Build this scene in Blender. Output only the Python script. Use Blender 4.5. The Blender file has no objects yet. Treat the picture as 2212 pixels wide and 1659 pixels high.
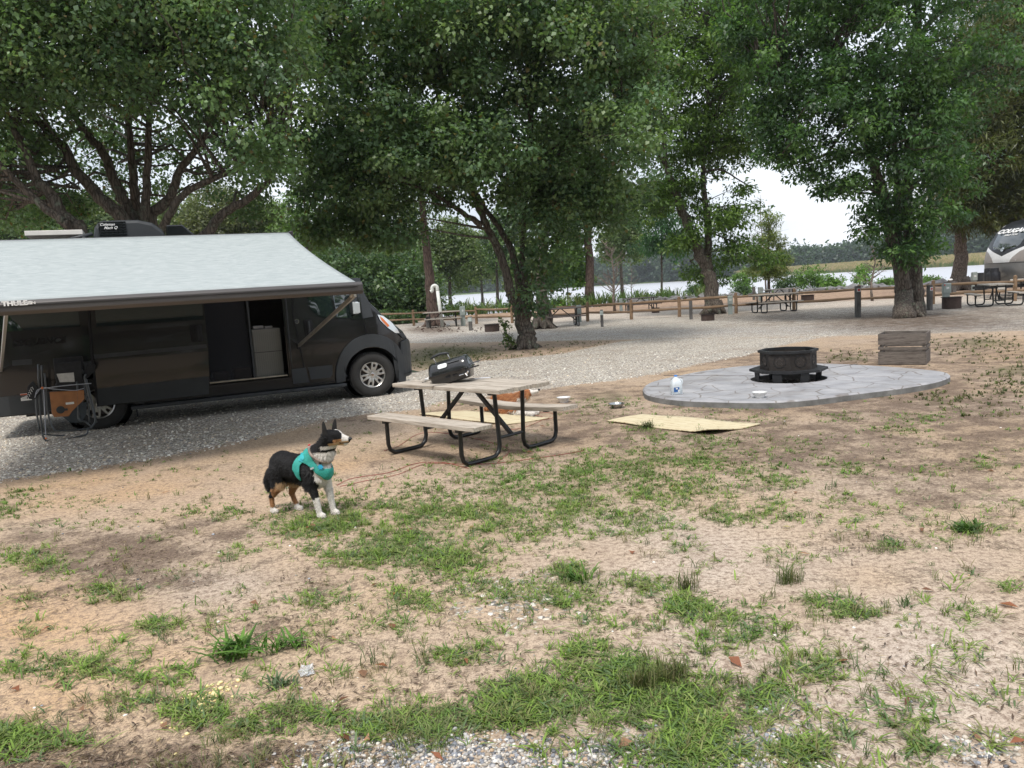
import bpy, bmesh, math, random
import numpy as np
from mathutils import Vector, Matrix, geometry
# ---------------------------------------------------------------- camera, sky, sun, exposure
F=1661.; H=1.65; ROLL=math.atan(.064)
PITCH=math.atan((829.5-623.)*math.cos(ROLL)/F)
sc=bpy.context.scene
C=sc.collection
cam_d=bpy.data.cameras.new('camera'); cam=bpy.data.objects.new('camera',cam_d); C.objects.link(cam)
cam_d.sensor_width=36; cam_d.lens=36*F/2212; cam_d.clip_start=.05; cam_d.clip_end=4000
cam.matrix_world=Matrix.Translation((0,0,H))@Matrix.Rotation(math.pi/2-PITCH,4,'X')@Matrix.Rotation(-ROLL,4,'Z')
sc.camera=cam
SUN_EL,SUN_AZ=math.radians(62),math.radians(200)     # azimuth clockwise from +Y
w=bpy.data.worlds.new('World'); sc.world=w; w.use_nodes=True
nt=w.node_tree; nt.nodes.clear()
out=nt.nodes.new('ShaderNodeOutputWorld'); bg=nt.nodes.new('ShaderNodeBackground'); bg2=nt.nodes.new('ShaderNodeBackground')
sky=nt.nodes.new('ShaderNodeTexSky'); sky.sky_type='NISHITA'; sky.sun_disc=False
sky.sun_elevation=SUN_EL; sky.sun_rotation=SUN_AZ; sky.dust_density=4; sky.air_density=1.2
bg.inputs[1].default_value=.12
tc=nt.nodes.new('ShaderNodeTexCoord'); mp=nt.nodes.new('ShaderNodeMapping'); mp.inputs['Scale'].default_value=(1,1,3.2)
nz=nt.nodes.new('ShaderNodeTexNoise'); nz.inputs['Scale'].default_value=2.6; nz.inputs['Detail'].default_value=6; nz.inputs['Roughness'].default_value=.55
cr=nt.nodes.new('ShaderNodeValToRGB')
cr.color_ramp.elements[0].position=.35; cr.color_ramp.elements[0].color=(.46,.51,.58,1)
cr.color_ramp.elements[1].position=.68; cr.color_ramp.elements[1].color=(.92,.95,1,1)
bg2.inputs[1].default_value=.74
mx=nt.nodes.new('ShaderNodeMixShader'); mx.inputs[0].default_value=.88
L=nt.links.new
L(tc.outputs['Generated'],mp.inputs[0]);L(mp.outputs[0],nz.inputs['Vector']);L(nz.outputs['Fac'],cr.inputs[0]);L(cr.outputs[0],bg2.inputs[0])
L(sky.outputs[0],bg.inputs[0]);L(bg.outputs[0],mx.inputs[1]);L(bg2.outputs[0],mx.inputs[2]);L(mx.outputs[0],out.inputs[0])
sl=bpy.data.lights.new('sun','SUN'); sl.energy=1.5; sl.angle=math.radians(15); sl.color=(1,.95,.88)
so=bpy.data.objects.new('sun',sl); C.objects.link(so)
sd=Vector((math.sin(SUN_AZ)*math.cos(SUN_EL),math.cos(SUN_AZ)*math.cos(SUN_EL),math.sin(SUN_EL)))
so.rotation_euler=sd.to_track_quat('Z','Y').to_euler(); so.location=(0,-20,40)
sc.view_settings.view_transform='Standard'; sc.view_settings.look='None'; sc.view_settings.exposure=1.12; sc.view_settings.gamma=1
sc.cycles.max_bounces=6; sc.cycles.transparent_max_bounces=6; sc.cycles.diffuse_bounces=3; sc.cycles.glossy_bounces=3; sc.cycles.transmission_bounces=4
rng=np.random.default_rng(7); random.seed(5)
# ---------------------------------------------------------------- where a spot of the ground is
def ray(px,py):
    x=(px-1106)/F; y=-(py-829.5)/F
    c,s=math.cos(-ROLL),math.sin(-ROLL); x,y=c*x-s*y,s*x+c*y
    a=math.pi/2-PITCH; ca,sa=math.cos(a),math.sin(a)
    return np.array([x,ca*y+sa,sa*y-ca])
def G(px,py,z=0.):
    d=ray(px,py); t=(z-H)/d[2]; return np.array([0,0,H])+t*d
def A(px,py,Y):
    d=ray(px,py); return np.array([0,0,H])+d*(Y/d[1])
# ---------------------------------------------------------------- object helpers
def tag(o,label=None,cat=None,group=None,kind=None):
    if label:o['label']=label
    if cat:o['category']=cat
    if group:o['group']=group
    if kind:o['kind']=kind
    return o
def empty(name,loc=(0,0,0),rz=0,label=None,cat=None,group=None):
    o=bpy.data.objects.new(name,None); C.objects.link(o); o.location=Vector([float(v) for v in loc]); o.rotation_euler=(0,0,rz); o.empty_display_size=.2
    return tag(o,label,cat,group)
def link(name,me,mat=None,parent=None,smooth=False):
    if mat is not None: me.materials.append(mat)
    if smooth: me.shade_smooth()
    o=bpy.data.objects.new(name,me); C.objects.link(o)
    if parent: o.parent=parent
    return o
def np_mesh(name,V,Fq,mat,parent=None,cols=None,smooth=False):
    """V (n,3), Fq (m,k) index array; cols: per-face colour (m,3) or per-vertex dict"""
    V=np.asarray(V,np.float32); Fq=np.asarray(Fq,np.int32)
    me=bpy.data.meshes.new(name); m,k=Fq.shape
    me.vertices.add(len(V)); me.vertices.foreach_set('co',V.ravel())
    me.loops.add(m*k); me.loops.foreach_set('vertex_index',Fq.ravel())
    me.polygons.add(m); me.polygons.foreach_set('loop_start',np.arange(0,m*k,k,dtype=np.int32)); me.polygons.foreach_set('loop_total',np.full(m,k,np.int32))
    me.update(calc_edges=True)
    if cols is not None:
        for nme,(dom,arr) in cols.items():
            a=me.attributes.new(nme,'FLOAT_COLOR',dom)
            arr=np.asarray(arr,np.float32)
            if arr.shape[1]==3: arr=np.c_[arr,np.ones(len(arr),np.float32)]
            a.data.foreach_set('color',arr.ravel())
    return link(name,me,mat,parent,smooth)
class MB:
    def __init__(s): s.bm=bmesh.new()
    def box(s,c,size,rot=None,bev=0):
        M=Matrix.Translation(c)@(rot.to_4x4() if rot else Matrix())@Matrix.Diagonal((*size,1))
        r=bmesh.ops.create_cube(s.bm,size=1,matrix=M)
        if bev:
            es=list({e for v in r['verts'] for e in v.link_edges})
            bmesh.ops.bevel(s.bm,geom=es,offset=bev,segments=2,affect='EDGES',profile=.5)
        return s
    def bar(s,a,b,wd,th,up=(0,0,1),bev=0):
        a,b=Vector(a),Vector(b); d=b-a; L_=d.length; x=d.normalized(); u=Vector(up); y=u.cross(x)
        if y.length<1e-4: y=Vector((0,1,0)).cross(x)
        y.normalize(); z=x.cross(y)
        return s.box((a+b)/2,(L_,wd,th),Matrix((x,y,z)).transposed(),bev)
    def tube(s,pts,r,n=8,cap=True,closed=False):
        pts=[Vector([float(q) for q in p]) for p in pts]; k=len(pts)
        rs=r if hasattr(r,'__len__') else [r]*k
        rings=[]; ref=None
        for i,p in enumerate(pts):
            if closed: t=(pts[(i+1)%k]-pts[i-1])
            else: t=(pts[min(i+1,k-1)]-pts[max(i-1,0)])
            if t.length<1e-9: t=Vector((0,0,1))
            t.normalize()
            if ref is None:
                ref=t.orthogonal().normalized()
            else:
                ref=(ref-t*ref.dot(t))
                if ref.length<1e-5: ref=t.orthogonal()
                ref.normalize()
            b=t.cross(ref)
            rings.append([s.bm.verts.new(p+(ref*math.cos(2*math.pi*j/n)+b*math.sin(2*math.pi*j/n))*rs[i]) for j in range(n)])
        for i in range(k if closed else k-1):
            A_,B_=rings[i],rings[(i+1)%k]
            for j in range(n):
                try: s.bm.faces.new((A_[j],A_[(j+1)%n],B_[(j+1)%n],B_[j]))
                except ValueError: pass
        if cap and not closed:
            s.bm.faces.new(rings[0][::-1]); s.bm.faces.new(rings[-1])
        return s
    def lathe(s,prof,n=24,M=None,ang=2*math.pi,caps=False):
        """prof list (r,z) about z axis"""
        M=M or Matrix(); rings=[]
        full=abs(ang-2*math.pi)<1e-6
        for (r,z) in prof:
            rings.append([s.bm.verts.new(M@Vector((r*math.cos(ang*j/n),r*math.sin(ang*j/n),z))) for j in range(n if full else n+1)])
        for i in range(len(prof)-1):
            for j in range(n):
                a,b=rings[i],rings[i+1]; j2=(j+1)%len(a)
                q=[a[j],a[j2],b[j2],b[j]]
                try: s.bm.faces.new(q)
                except ValueError: pass
        for rg,(r,z) in ((rings[0],prof[0]),(rings[-1],prof[-1])):
            if caps and r>1e-6 and full:
                try: s.bm.faces.new(rg)
                except ValueError: pass
        return s
    def prism(s,poly,z0,z1,M=None):
        M=M or Matrix()
        a=[s.bm.verts.new(M@Vector((x,y,z0))) for x,y in poly]; b=[s.bm.verts.new(M@Vector((x,y,z1))) for x,y in poly]
        s.bm.faces.new(a[::-1]); s.bm.faces.new(b)
        n=len(poly)
        for i in range(n): s.bm.faces.new((a[i],a[(i+1)%n],b[(i+1)%n],b[i]))
        return s
    def ico(s,c,r,sub=1,sc_=(1,1,1),rot=None):
        M=Matrix.Translation(c)@(rot.to_4x4() if rot else Matrix())@Matrix.Diagonal((*sc_,1))
        bmesh.ops.create_icosphere(s.bm,subdivisions=sub,radius=r,matrix=M); return s
    def build(s,name,mat,parent=None,smooth=False,bevel=0,auto=0):
        bmesh.ops.recalc_face_normals(s.bm,faces=s.bm.faces[:])
        me=bpy.data.meshes.new(name); s.bm.to_mesh(me); s.bm.free()
        o=link(name,me,mat,parent,smooth)
        if auto: 
            try: me.set_sharp_from_angle(angle=math.radians(auto))
            except Exception: pass
        if bevel:
            m=o.modifiers.new('b','BEVEL'); m.width=bevel; m.segments=2; m.limit_method='ANGLE'
        return o
def text_mesh(name,s,size,mat,parent,M,extrude=.002,shear=0,bold=0,xs=1):
    cu=bpy.data.curves.new(name,'FONT'); cu.body=s; cu.size=size; cu.extrude=extrude; cu.shear=shear; cu.offset=bold; cu.align_x='CENTER'; cu.align_y='CENTER'
    o=bpy.data.objects.new(name,cu); C.objects.link(o)
    dg=bpy.context.evaluated_depsgraph_get(); me=bpy.data.meshes.new_from_object(o.evaluated_get(dg)); bpy.data.objects.remove(o)
    me.transform(M@Matrix.Diagonal((xs,1,1,1)))
    me.materials.clear()
    return link(name,me,mat,parent)
def smoothstep(a,b,x):
    t=np.clip((x-a)/(b-a),0,1); return t*t*(3-2*t)
def spline(pts,n=6):
    P=[np.array(p,float) for p in pts]; P=[2*P[0]-P[1]]+P+[2*P[-1]-P[-2]]; o=[]
    for i in range(1,len(P)-2):
        for t in np.linspace(0,1,n,endpoint=False):
            a,b,c,d=P[i-1],P[i],P[i+1],P[i+2]
            o.append(.5*((2*b)+(-a+c)*t+(2*a-5*b+4*c-d)*t*t+(-a+3*b-3*c+d)*t**3))
    o.append(P[-2]); return o
# ---------------------------------------------------------------- materials
MATS={}
class N:
    def __init__(s,name):
        s.m=bpy.data.materials.new(name); s.m.use_nodes=True; s.t=s.m.node_tree; s.t.nodes.clear()
        s.o=s.t.nodes.new('ShaderNodeOutputMaterial'); s.p=s.t.nodes.new('ShaderNodeBsdfPrincipled'); s.t.links.new(s.p.outputs[0],s.o.inputs[0])
    def n(s,typ,**k):
        nd=s.t.nodes.new('ShaderNode'+typ)
        for a,b in k.items():
            if a.startswith('i_'):
                key=a[2:]; key=int(key) if key.isdigit() else key.replace('_',' ')
                s.set(nd.inputs[key],b)
            else: setattr(nd,a,b)
        return nd
    def set(s,inp,v):
        if isinstance(v,bpy.types.NodeSocket): s.t.links.new(v,inp)
        elif isinstance(v,(tuple,list)) and len(v)==3 and inp.type=='RGBA': inp.default_value=(*v,1)
        else: inp.default_value=v
    def P(s,**k):
        for a,b in k.items(): s.set(s.p.inputs[a.replace('_',' ')],b)
    def coord(s,kind='Object',scale=(1,1,1),rot=(0,0,0)):
        tc=s.n('TexCoord'); mp=s.n('Mapping',i_0=tc.outputs[kind]); mp.inputs['Scale'].default_value=scale; mp.inputs['Rotation'].default_value=rot; return mp.outputs[0]
    def noise(s,vec,scale,detail=4,rough=.6,out='Fac'):
        return s.n('TexNoise',i_Vector=vec,i_Scale=scale,i_Detail=detail,i_Roughness=rough).outputs[out]
    def ramp(s,fac,stops):
        r=s.n('ValToRGB',i_0=fac); e=r.color_ramp.elements
        while len(e)<len(stops): e.new(.5)
        for el,(p,c) in zip(e,stops): el.position=p; el.color=(*c,1) if len(c)==3 else c
        return r.outputs[0]
    def mix(s,f,a,b,mode='MIX'):
        m=s.n('Mix',data_type='RGBA',blend_type=mode); s.set(m.inputs[0],f); s.set(m.inputs[6],a); s.set(m.inputs[7],b); return m.outputs[2]
    def math(s,op,a,b=0.,c=0.):
        m=s.n('Math',operation=op); s.set(m.inputs[0],a); s.set(m.inputs[1],b); s.set(m.inputs[2],c); return m.outputs[0]
    def bump(s,h,st=.3,dist=.01,nrm=None):
        b=s.n('Bump',i_Height=h,i_Strength=st,i_Distance=dist)
        if nrm is not None: s.set(b.inputs['Normal'],nrm)
        return b.outputs[0]
def mat(name,col,rough=.6,metal=0,var=.25,scale=8,bump=0,bscale=40,spec=.5,coat=0,coord='Object',stretch=(1,1,1),col2=None,dist=.005):
    if name in MATS: return MATS[name]
    n=N(name); v=n.coord(coord,stretch)
    f=n.noise(v,scale,5)
    c2=col2 or tuple(c*(1-var) for c in col); c1=col if col2 else tuple(min(1,c*(1+var*.6)) for c in col)
    n.P(Base_Color=n.ramp(f,[(.3,c2),(.7,c1)]),Metallic=float(metal),Specular_IOR_Level=spec,Coat_Weight=float(coat))
    n.set(n.p.inputs['Roughness'],n.ramp(n.noise(v,scale*2.3,3),[(.3,(rough*.85,)*3),(.7,(min(1,rough*1.15),)*3)]))
    if bump: n.P(Normal=n.bump(n.noise(v,bscale,4),bump,dist))
    MATS[name]=n.m; return n.m
# ---------------------------------------------------------------- ground, water, far bank
def sdf(P,poly):
    """signed distance (positive inside) of points P (n,2) to polygon"""
    poly=np.array([p[:2] for p in poly],float); n=len(poly); d=np.full(len(P),1e9); ins=np.zeros(len(P),bool)
    for i in range(n):
        a,b=poly[i],poly[(i+1)%n]; e=b-a; w_=P-a
        t=np.clip((w_@e)/max(1e-12,e@e),0,1); q=w_-t[:,None]*e; d=np.minimum(d,(q**2).sum(1))
        c1=P[:,1]>=a[1]; c2=P[:,1]<b[1]; c3=e[0]*w_[:,1]>e[1]*w_[:,0]
        ins^=((c1&c2&c3)|(~c1&~c2&~c3))
    d=np.sqrt(d); return np.where(ins,d,-d)
def gp(l,z=0): return [G(x,y,z)[:2] for x,y in l]
PADPOLY=gp([(-400,1140),(0,1038),(200,1010),(400,978),(560,945),(700,908),(800,893),(905,885),(960,866),(1085,852),(1155,844),(1218,834),(1325,822),(1417,808),(1524,783),(1609,768),(1694,745),(1780,728),(1400,733),(1338,738),(1213,764),(1080,777),(983,785),(887,806),(700,810),(300,800),(-500,830)])
_l=gp([(860,742),(1400,733),(1780,727),(2212,714)])
FARPOLY=[(-60,26)]+[tuple(p) for p in _l]+[(30,12),(95,4),(95,52),(34,53),(28,56),(22.4,61.7),(15.3,62.9),(11,58),(6.5,53.5),(0,53),(-7,53),(-60,60)]
ROADPOLY=[(-60,30)]+[tuple(p) for p in gp([(860,735),(1400,728),(1780,722),(2212,709)])]+[(30,11),(95,3),(95,10)]+[tuple(p) for p in gp([(2212,694),(1780,703),(1400,712),(1160,716),(870,722)])]+[(-60,36)]
BANK=[(-900,90),(-60,60),(-7,54),(0,54),(6.5,54.5),(11,57),(15.3,59),(22.4,57),(28,52.5),(34,50),(95,42),(900,36)]
def FX(px,Y): return ((px-1106)/F*Y,Y)
SHORE=[(-1500,560),FX(300,520),FX(900,540),FX(1278,560),FX(1482,470),FX(1560,440),FX(1700,400),FX(1775,360),FX(1984,300),FX(2131,268),FX(2400,245),(600,230),(1600,210)]
def yline(x,line):
    a=np.array(line); return np.interp(x,a[:,0],a[:,1])
WATER_Z=-.6
def ground_z(X,Y):
    nb=yline(X,BANK); fb=yline(X,SHORE)
    z=-1.8*smoothstep(0,5,Y-nb)
    far=smoothstep(-8,12,Y-fb)*1.35+smoothstep(0,70,Y-fb)*1.6
    return z+far
def axis(segs):
    o=[]
    for a,b,s in segs: o+=list(np.arange(a,b,s))
    return np.array(o+[segs[-1][1]])
gx=axis([(-1600,-200,100),(-200,-60,14),(-60,-16,2),(-16,-9,.3),(-9,10,.11),(10,20,.3),(20,40,1),(40,100,5),(100,500,25),(500,1600,110)])
gy=axis([(-30,1,3),(1,13,.11),(13,24,.2),(24,42,.5),(42,70,.8),(70,150,8),(150,340,6),(340,620,12),(620,1600,90)])
X,Y=np.meshgrid(gx,gy); P=np.c_[X.ravel(),Y.ravel()]
Z=ground_z(P[:,0],P[:,1])
def blobs(P,lst):
    o=np.zeros(len(P))
    for (cx,cy,rx,ry,a) in lst:
        c=G(cx,cy)[:2]; ex=G(cx+rx,cy)[:2]-c; ey=G(cx,cy-ry)[:2]-c
        M=np.linalg.inv(np.array([ex,ey]).T); q=(P-c)@M.T; o=np.maximum(o,a*np.exp(-(q**2).sum(1)**1.3*.9))
    return o
def sm(d,w_): return smoothstep(-w_,w_,d)
grav=np.maximum(sm(sdf(P,PADPOLY),.22),sm(sdf(P,FARPOLY),.5))
grav=np.maximum(grav,blobs(P,[(1050,1640,420,75,.95),(1650,1640,140,70,.8),(1700,1530,110,40,.55),(1120,1300,190,70,.42),(2100,1610,120,60,.45),(900,1240,100,40,.25),(2000,1520,80,30,.4)]))
grav*=1-blobs(P,[(1200,1570,110,45,.9),(1000,1600,60,20,.4)])
LIT=[(1760,775,360,26,.75),(1250,848,300,16,.6),(2120,780,220,45,.65),(1300,900,160,20,.6),(1050,760,250,18,.5),(1950,850,300,60,.85),(2120,900,180,80,.8),(1720,955,440,55,.75),(1150,880,220,26,.65),(1500,925,280,34,.7),(2000,1010,240,50,.65),(1150,960,220,40,.5),(2050,745,240,22,.6),(1300,850,120,20,.5),(480,1560,200,40,.45),(150,1290,160,30,.4),(1650,760,120,14,.5),(1420,800,60,14,.5),(1480,760,60,12,.35),(300,1010,260,12,.2),(1000,770,160,16,.35),(250,1200,210,60,.9),(420,1150,150,30,.6),(200,1650,330,45,1),(560,1640,160,40,.8),(60,1170,80,30,.7),(660,1250,120,25,.5),(620,1360,90,30,.5),(1250,920,120,45,.75),(1330,945,110,35,.6),(1400,960,200,35,.5),(1850,930,160,30,.6),(1960,960,160,30,.6),(1980,1080,130,30,.65),(1650,880,260,18,.85),(2050,845,120,25,.6),(2140,790,120,30,.5),(1830,770,170,16,.7),(1500,785,140,12,.4),(1000,930,120,35,.45),(900,990,200,25,.3),(1010,960,160,30,.4),(2050,750,200,15,.7),(1020,770,170,18,.55),(1250,745,120,12,.5),(1170,750,90,14,.5),
 (1130,1500,60,18,.6),(1880,1170,90,22,.6),(1650,1350,60,14,.5),(740,905,90,10,.6),(1200,800,60,8,.5),(850,1120,60,18,.35),(420,1250,180,16,.3)]
litter=blobs(P,LIT)
warm=blobs(P,[(120,1330,260,90,1),(100,1480,200,80,.7),(700,1190,160,60,.2),(300,1060,300,45,.8),(700,1010,160,25,.6),(1850,1240,110,30,.7),(1330,1190,120,35,.5),(350,1420,200,70,.5),(2190,750,80,20,.5)])
pale=blobs(P,[(1450,1200,280,90,.9),(2000,1450,330,190,1),(1550,1400,260,110,.8),(1300,1560,160,40,.5),(1850,1600,400,80,.9),(1750,1240,200,50,.8),(480,1270,170,40,.5)])
moss=blobs(P,[(980,760,110,14,.9),(1000,790,90,10,.8),(930,775,80,20,.8),(1300,745,60,6,.3),(1830,775,60,6,.6),(2120,740,90,12,.6),(2180,800,60,14,.6),(2020,870,60,12,.4),(1320,860,70,20,.5),(600,1130,80,12,.3),(1350,1000,200,40,.4),(1200,1060,200,50,.4),(1000,1150,250,40,.4)])
road=sm(sdf(P,ROADPOLY),1.2)
# fallen leaves under the far trees
brown=blobs(P,[(1960,690,330,22,1),(1700,685,160,16,.7),(1550,680,130,12,.7),(1180,712,90,7,.5),(930,712,70,8,1),(1010,703,120,5,.6),(1330,700,120,8,.3),(2150,672,120,12,.8),(1640,700,120,8,.5)])
fl=[(-30,46),(-5,41),(0,37.5),(2,34.8),(5,33.5),(10,32.8),(17,30),(24,26.5),(60,10)]
beyond=sm(P[:,1]-yline(P[:,0],fl),.8)*(P[:,1]<70)
bankd=beyond*sm(P[:,1]-yline(P[:,0],[(-60,50),(0,46),(4,43),(12,43),(17,38),(26,33),(60,28)]),3)
farland=sm(P[:,1]-yline(P[:,0],SHORE),6)
ny,nx=X.shape; idx=np.arange(nx*ny).reshape(ny,nx)
Fq=np.c_[idx[:-1,:-1].ravel(),idx[:-1,1:].ravel(),idx[1:,1:].ravel(),idx[1:,:-1].ravel()]
g=N('ground_mat'); v=g.coord('Object')
at=g.n('Attribute',attribute_name='zone1').outputs['Color']; s1=g.n('SeparateColor',i_0=at)
at2=g.n('Attribute',attribute_name='zone2').outputs['Color']; s2=g.n('SeparateColor',i_0=at2)
at3=g.n('Attribute',attribute_name='zone3').outputs['Color']; s3=g.n('SeparateColor',i_0=at3)
nL=g.noise(v,.55,3); nM=g.noise(v,3.2,6,.68); nH=g.noise(v,28,5,.7); nF=g.noise(v,110,3,.7)
sand=g.ramp(nM,[(.3,(.36,.265,.18)),(.5,(.49,.37,.255)),(.72,(.60,.47,.33))])
sand=g.mix(g.ramp(s3.outputs[2],[(.5,(0,0,0)),(1.,(.75,.75,.75))]),sand,g.mix(1.,sand,(1.12,.92,.66),'MULTIPLY'))
sand=g.mix(g.ramp(s3.outputs[2],[(0.,(.85,.85,.85)),(.5,(0,0,0))]),sand,g.ramp(nM,[(.3,(.40,.335,.28)),(.55,(.52,.445,.38)),(.75,(.63,.55,.475))]))
sand=g.mix(g.ramp(nL,[(.42,(0,0,0)),(.62,(.7,.7,.7))]),sand,g.mix(.6,sand,(.43,.36,.305)))
sand=g.mix(g.ramp(nH,[(.38,(.8,.8,.8)),(.54,(0,0,0))]),sand,(.19,.135,.1))
sand=g.mix(g.ramp(nF,[(.36,(.8,.8,.8)),(.48,(0,0,0))]),sand,(.15,.11,.085))
sand=g.mix(g.ramp(nF,[(.62,(0,0,0)),(.72,(.55,.55,.55))]),sand,(.68,.58,.48))
# shredded leaf litter: stretched noise in two directions
v2=g.coord('Object',(1,3.5,1),(0,0,.5)); v3=g.coord('Object',(4,1,1),(0,0,.9))
lf=g.math('MAXIMUM',g.noise(v2,26,4,.75),g.noise(v3,24,4,.75))
litc=g.ramp(lf,[(.46,(.07,.048,.036)),(.56,(.15,.105,.078)),(.66,(.27,.195,.145)),(.76,(.42,.33,.25))])
lm=g.math('ADD',g.math('MULTIPLY',s1.outputs[1],.70),g.math('MULTIPLY',g.math('SUBTRACT',nM,.5),2.7))
lm=g.math('ADD',lm,g.math('MULTIPLY',g.math('SUBTRACT',lf,.6),2.4))
lm=g.math('SUBTRACT',lm,g.math('MULTIPLY',g.math('MAXIMUM',g.math('SUBTRACT',.5,s3.outputs[2]),0.),.4))
# litter also drifts thinly everywhere
lmask=g.ramp(lm,[(.06,(0,0,0)),(.5,(.9,.9,.9))])
c=g.mix(lmask,sand,litc)
mossc=g.ramp(nH,[(.35,(.05,.052,.026)),(.55,(.1,.115,.045)),(.7,(.16,.17,.075))])
mm=g.ramp(g.math('ADD',s1.outputs[2],g.math('MULTIPLY',g.math('SUBTRACT',nH,.5),1.8)),[(.35,(0,0,0)),(.8,(.8,.8,.8))])
c=g.mix(mm,c,mossc)
# gravel
vo=g.n('TexVoronoi',i_Vector=v,i_Scale=40.,feature='F1'); vs=g.n('SeparateColor',i_0=vo.outputs['Color'])
ve=g.n('TexVoronoi',i_Vector=v,i_Scale=40.,feature='DISTANCE_TO_EDGE')
stone=g.ramp(vs.outputs[0],[(0,(.24,.225,.21)),(.12,(.38,.355,.33)),(.28,(.54,.49,.43)),(.45,(.70,.65,.58)),(.62,(.88,.85,.79)),(.82,(.60,.57,.53)),(.92,(.76,.68,.56))])
stone.node.color_ramp.interpolation='CONSTANT'
stoneB=g.mix(.6,stone,g.mix(1.,stone,(.78,.80,.86),'MULTIPLY'))
stone=g.mix(s2.outputs[0],stone,stoneB)
stone=g.mix(g.math('MULTIPLY',g.ramp(g.math('ADD',g.math('MULTIPLY',s2.outputs[1],.75),g.math('MULTIPLY',g.math('SUBTRACT',nM,.5),1.3)),[(.2,(0,0,0)),(.75,(.9,.9,.9))]),1.),stone,litc)
stone=g.mix(g.math('MULTIPLY',s2.outputs[2],.6),stone,g.ramp(nM,[(.4,(.55,.46,.38)),(.6,(.8,.72,.64))]))
edge=g.ramp(ve.outputs[0],[(0,(.36,.35,.34)),(.09,(1,1,1))])
stone=g.mix(1.,stone,edge,'MULTIPLY'); stone=g.mix(1.,stone,(.84,.825,.80),'MULTIPLY')
stone=g.mix(g.ramp(g.noise(v,1.1,5,.65),[(.46,(0,0,0)),(.72,(.5,.5,.5))]),stone,g.mix(.5,sand,(.18,.15,.13)))
gm=g.math('ADD',s1.outputs[0],g.math('MULTIPLY',g.math('SUBTRACT',nM,.5),.9))
gm=g.math('ADD',gm,g.math('MULTIPLY',g.math('SUBTRACT',vs.outputs[1],.5),.55))
gmask=g.ramp(gm,[(.46,(0,0,0)),(.54,(1,1,1))])
c=g.mix(gmask,c,stone)
bk=g.ramp(nM,[(.35,(.17,.11,.075)),(.55,(.36,.24,.16)),(.7,(.5,.37,.25))])
c=g.mix(g.math('MULTIPLY',s3.outputs[0],.92),c,bk)
c=g.mix(s3.outputs[1],c,g.ramp(g.noise(v,.12,4),[(.4,(.06,.09,.03)),(.6,(.13,.19,.06))]))
g.P(Base_Color=c,Roughness=.95,Specular_IOR_Level=.2)
h=g.math('ADD',g.math('MULTIPLY',nH,.5),g.math('MULTIPLY',nM,.9))
h=g.math('ADD',h,g.math('MULTIPLY',gmask,g.math('MULTIPLY',g.math('MINIMUM',ve.outputs[0],.25),2.6)))
h=g.math('ADD',h,g.math('MULTIPLY',lmask,g.math('MULTIPLY',lf,1.2)))
g.P(Normal=g.bump(h,.55,.024))
NG=np_mesh('ground',np.c_[P,Z],Fq,g.m,None,{'zone1':('POINT',np.c_[grav,litter,moss]),'zone2':('POINT',np.c_[road,brown,beyond]),'zone3':('POINT',np.c_[bankd,farland,.5+.5*warm-.5*pale])},True)
tag(NG,kind='structure')
wm=N('water_mat'); v=wm.coord('Object',(1,.25,1)); 
wm.P(Base_Color=(.50,.50,.53),Roughness=.28,Specular_IOR_Level=.7,Metallic=.25,Normal=wm.bump(wm.noise(v,.5,5,.6),.12,.05))
b=MB(); vs_=[b.bm.verts.new(p) for p in ((-1500,40,WATER_Z),(1500,30,WATER_Z),(1500,620,WATER_Z),(-1500,620,WATER_Z))]; b.bm.faces.new(vs_)
tag(b.build('water',wm.m),kind='structure')

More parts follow.
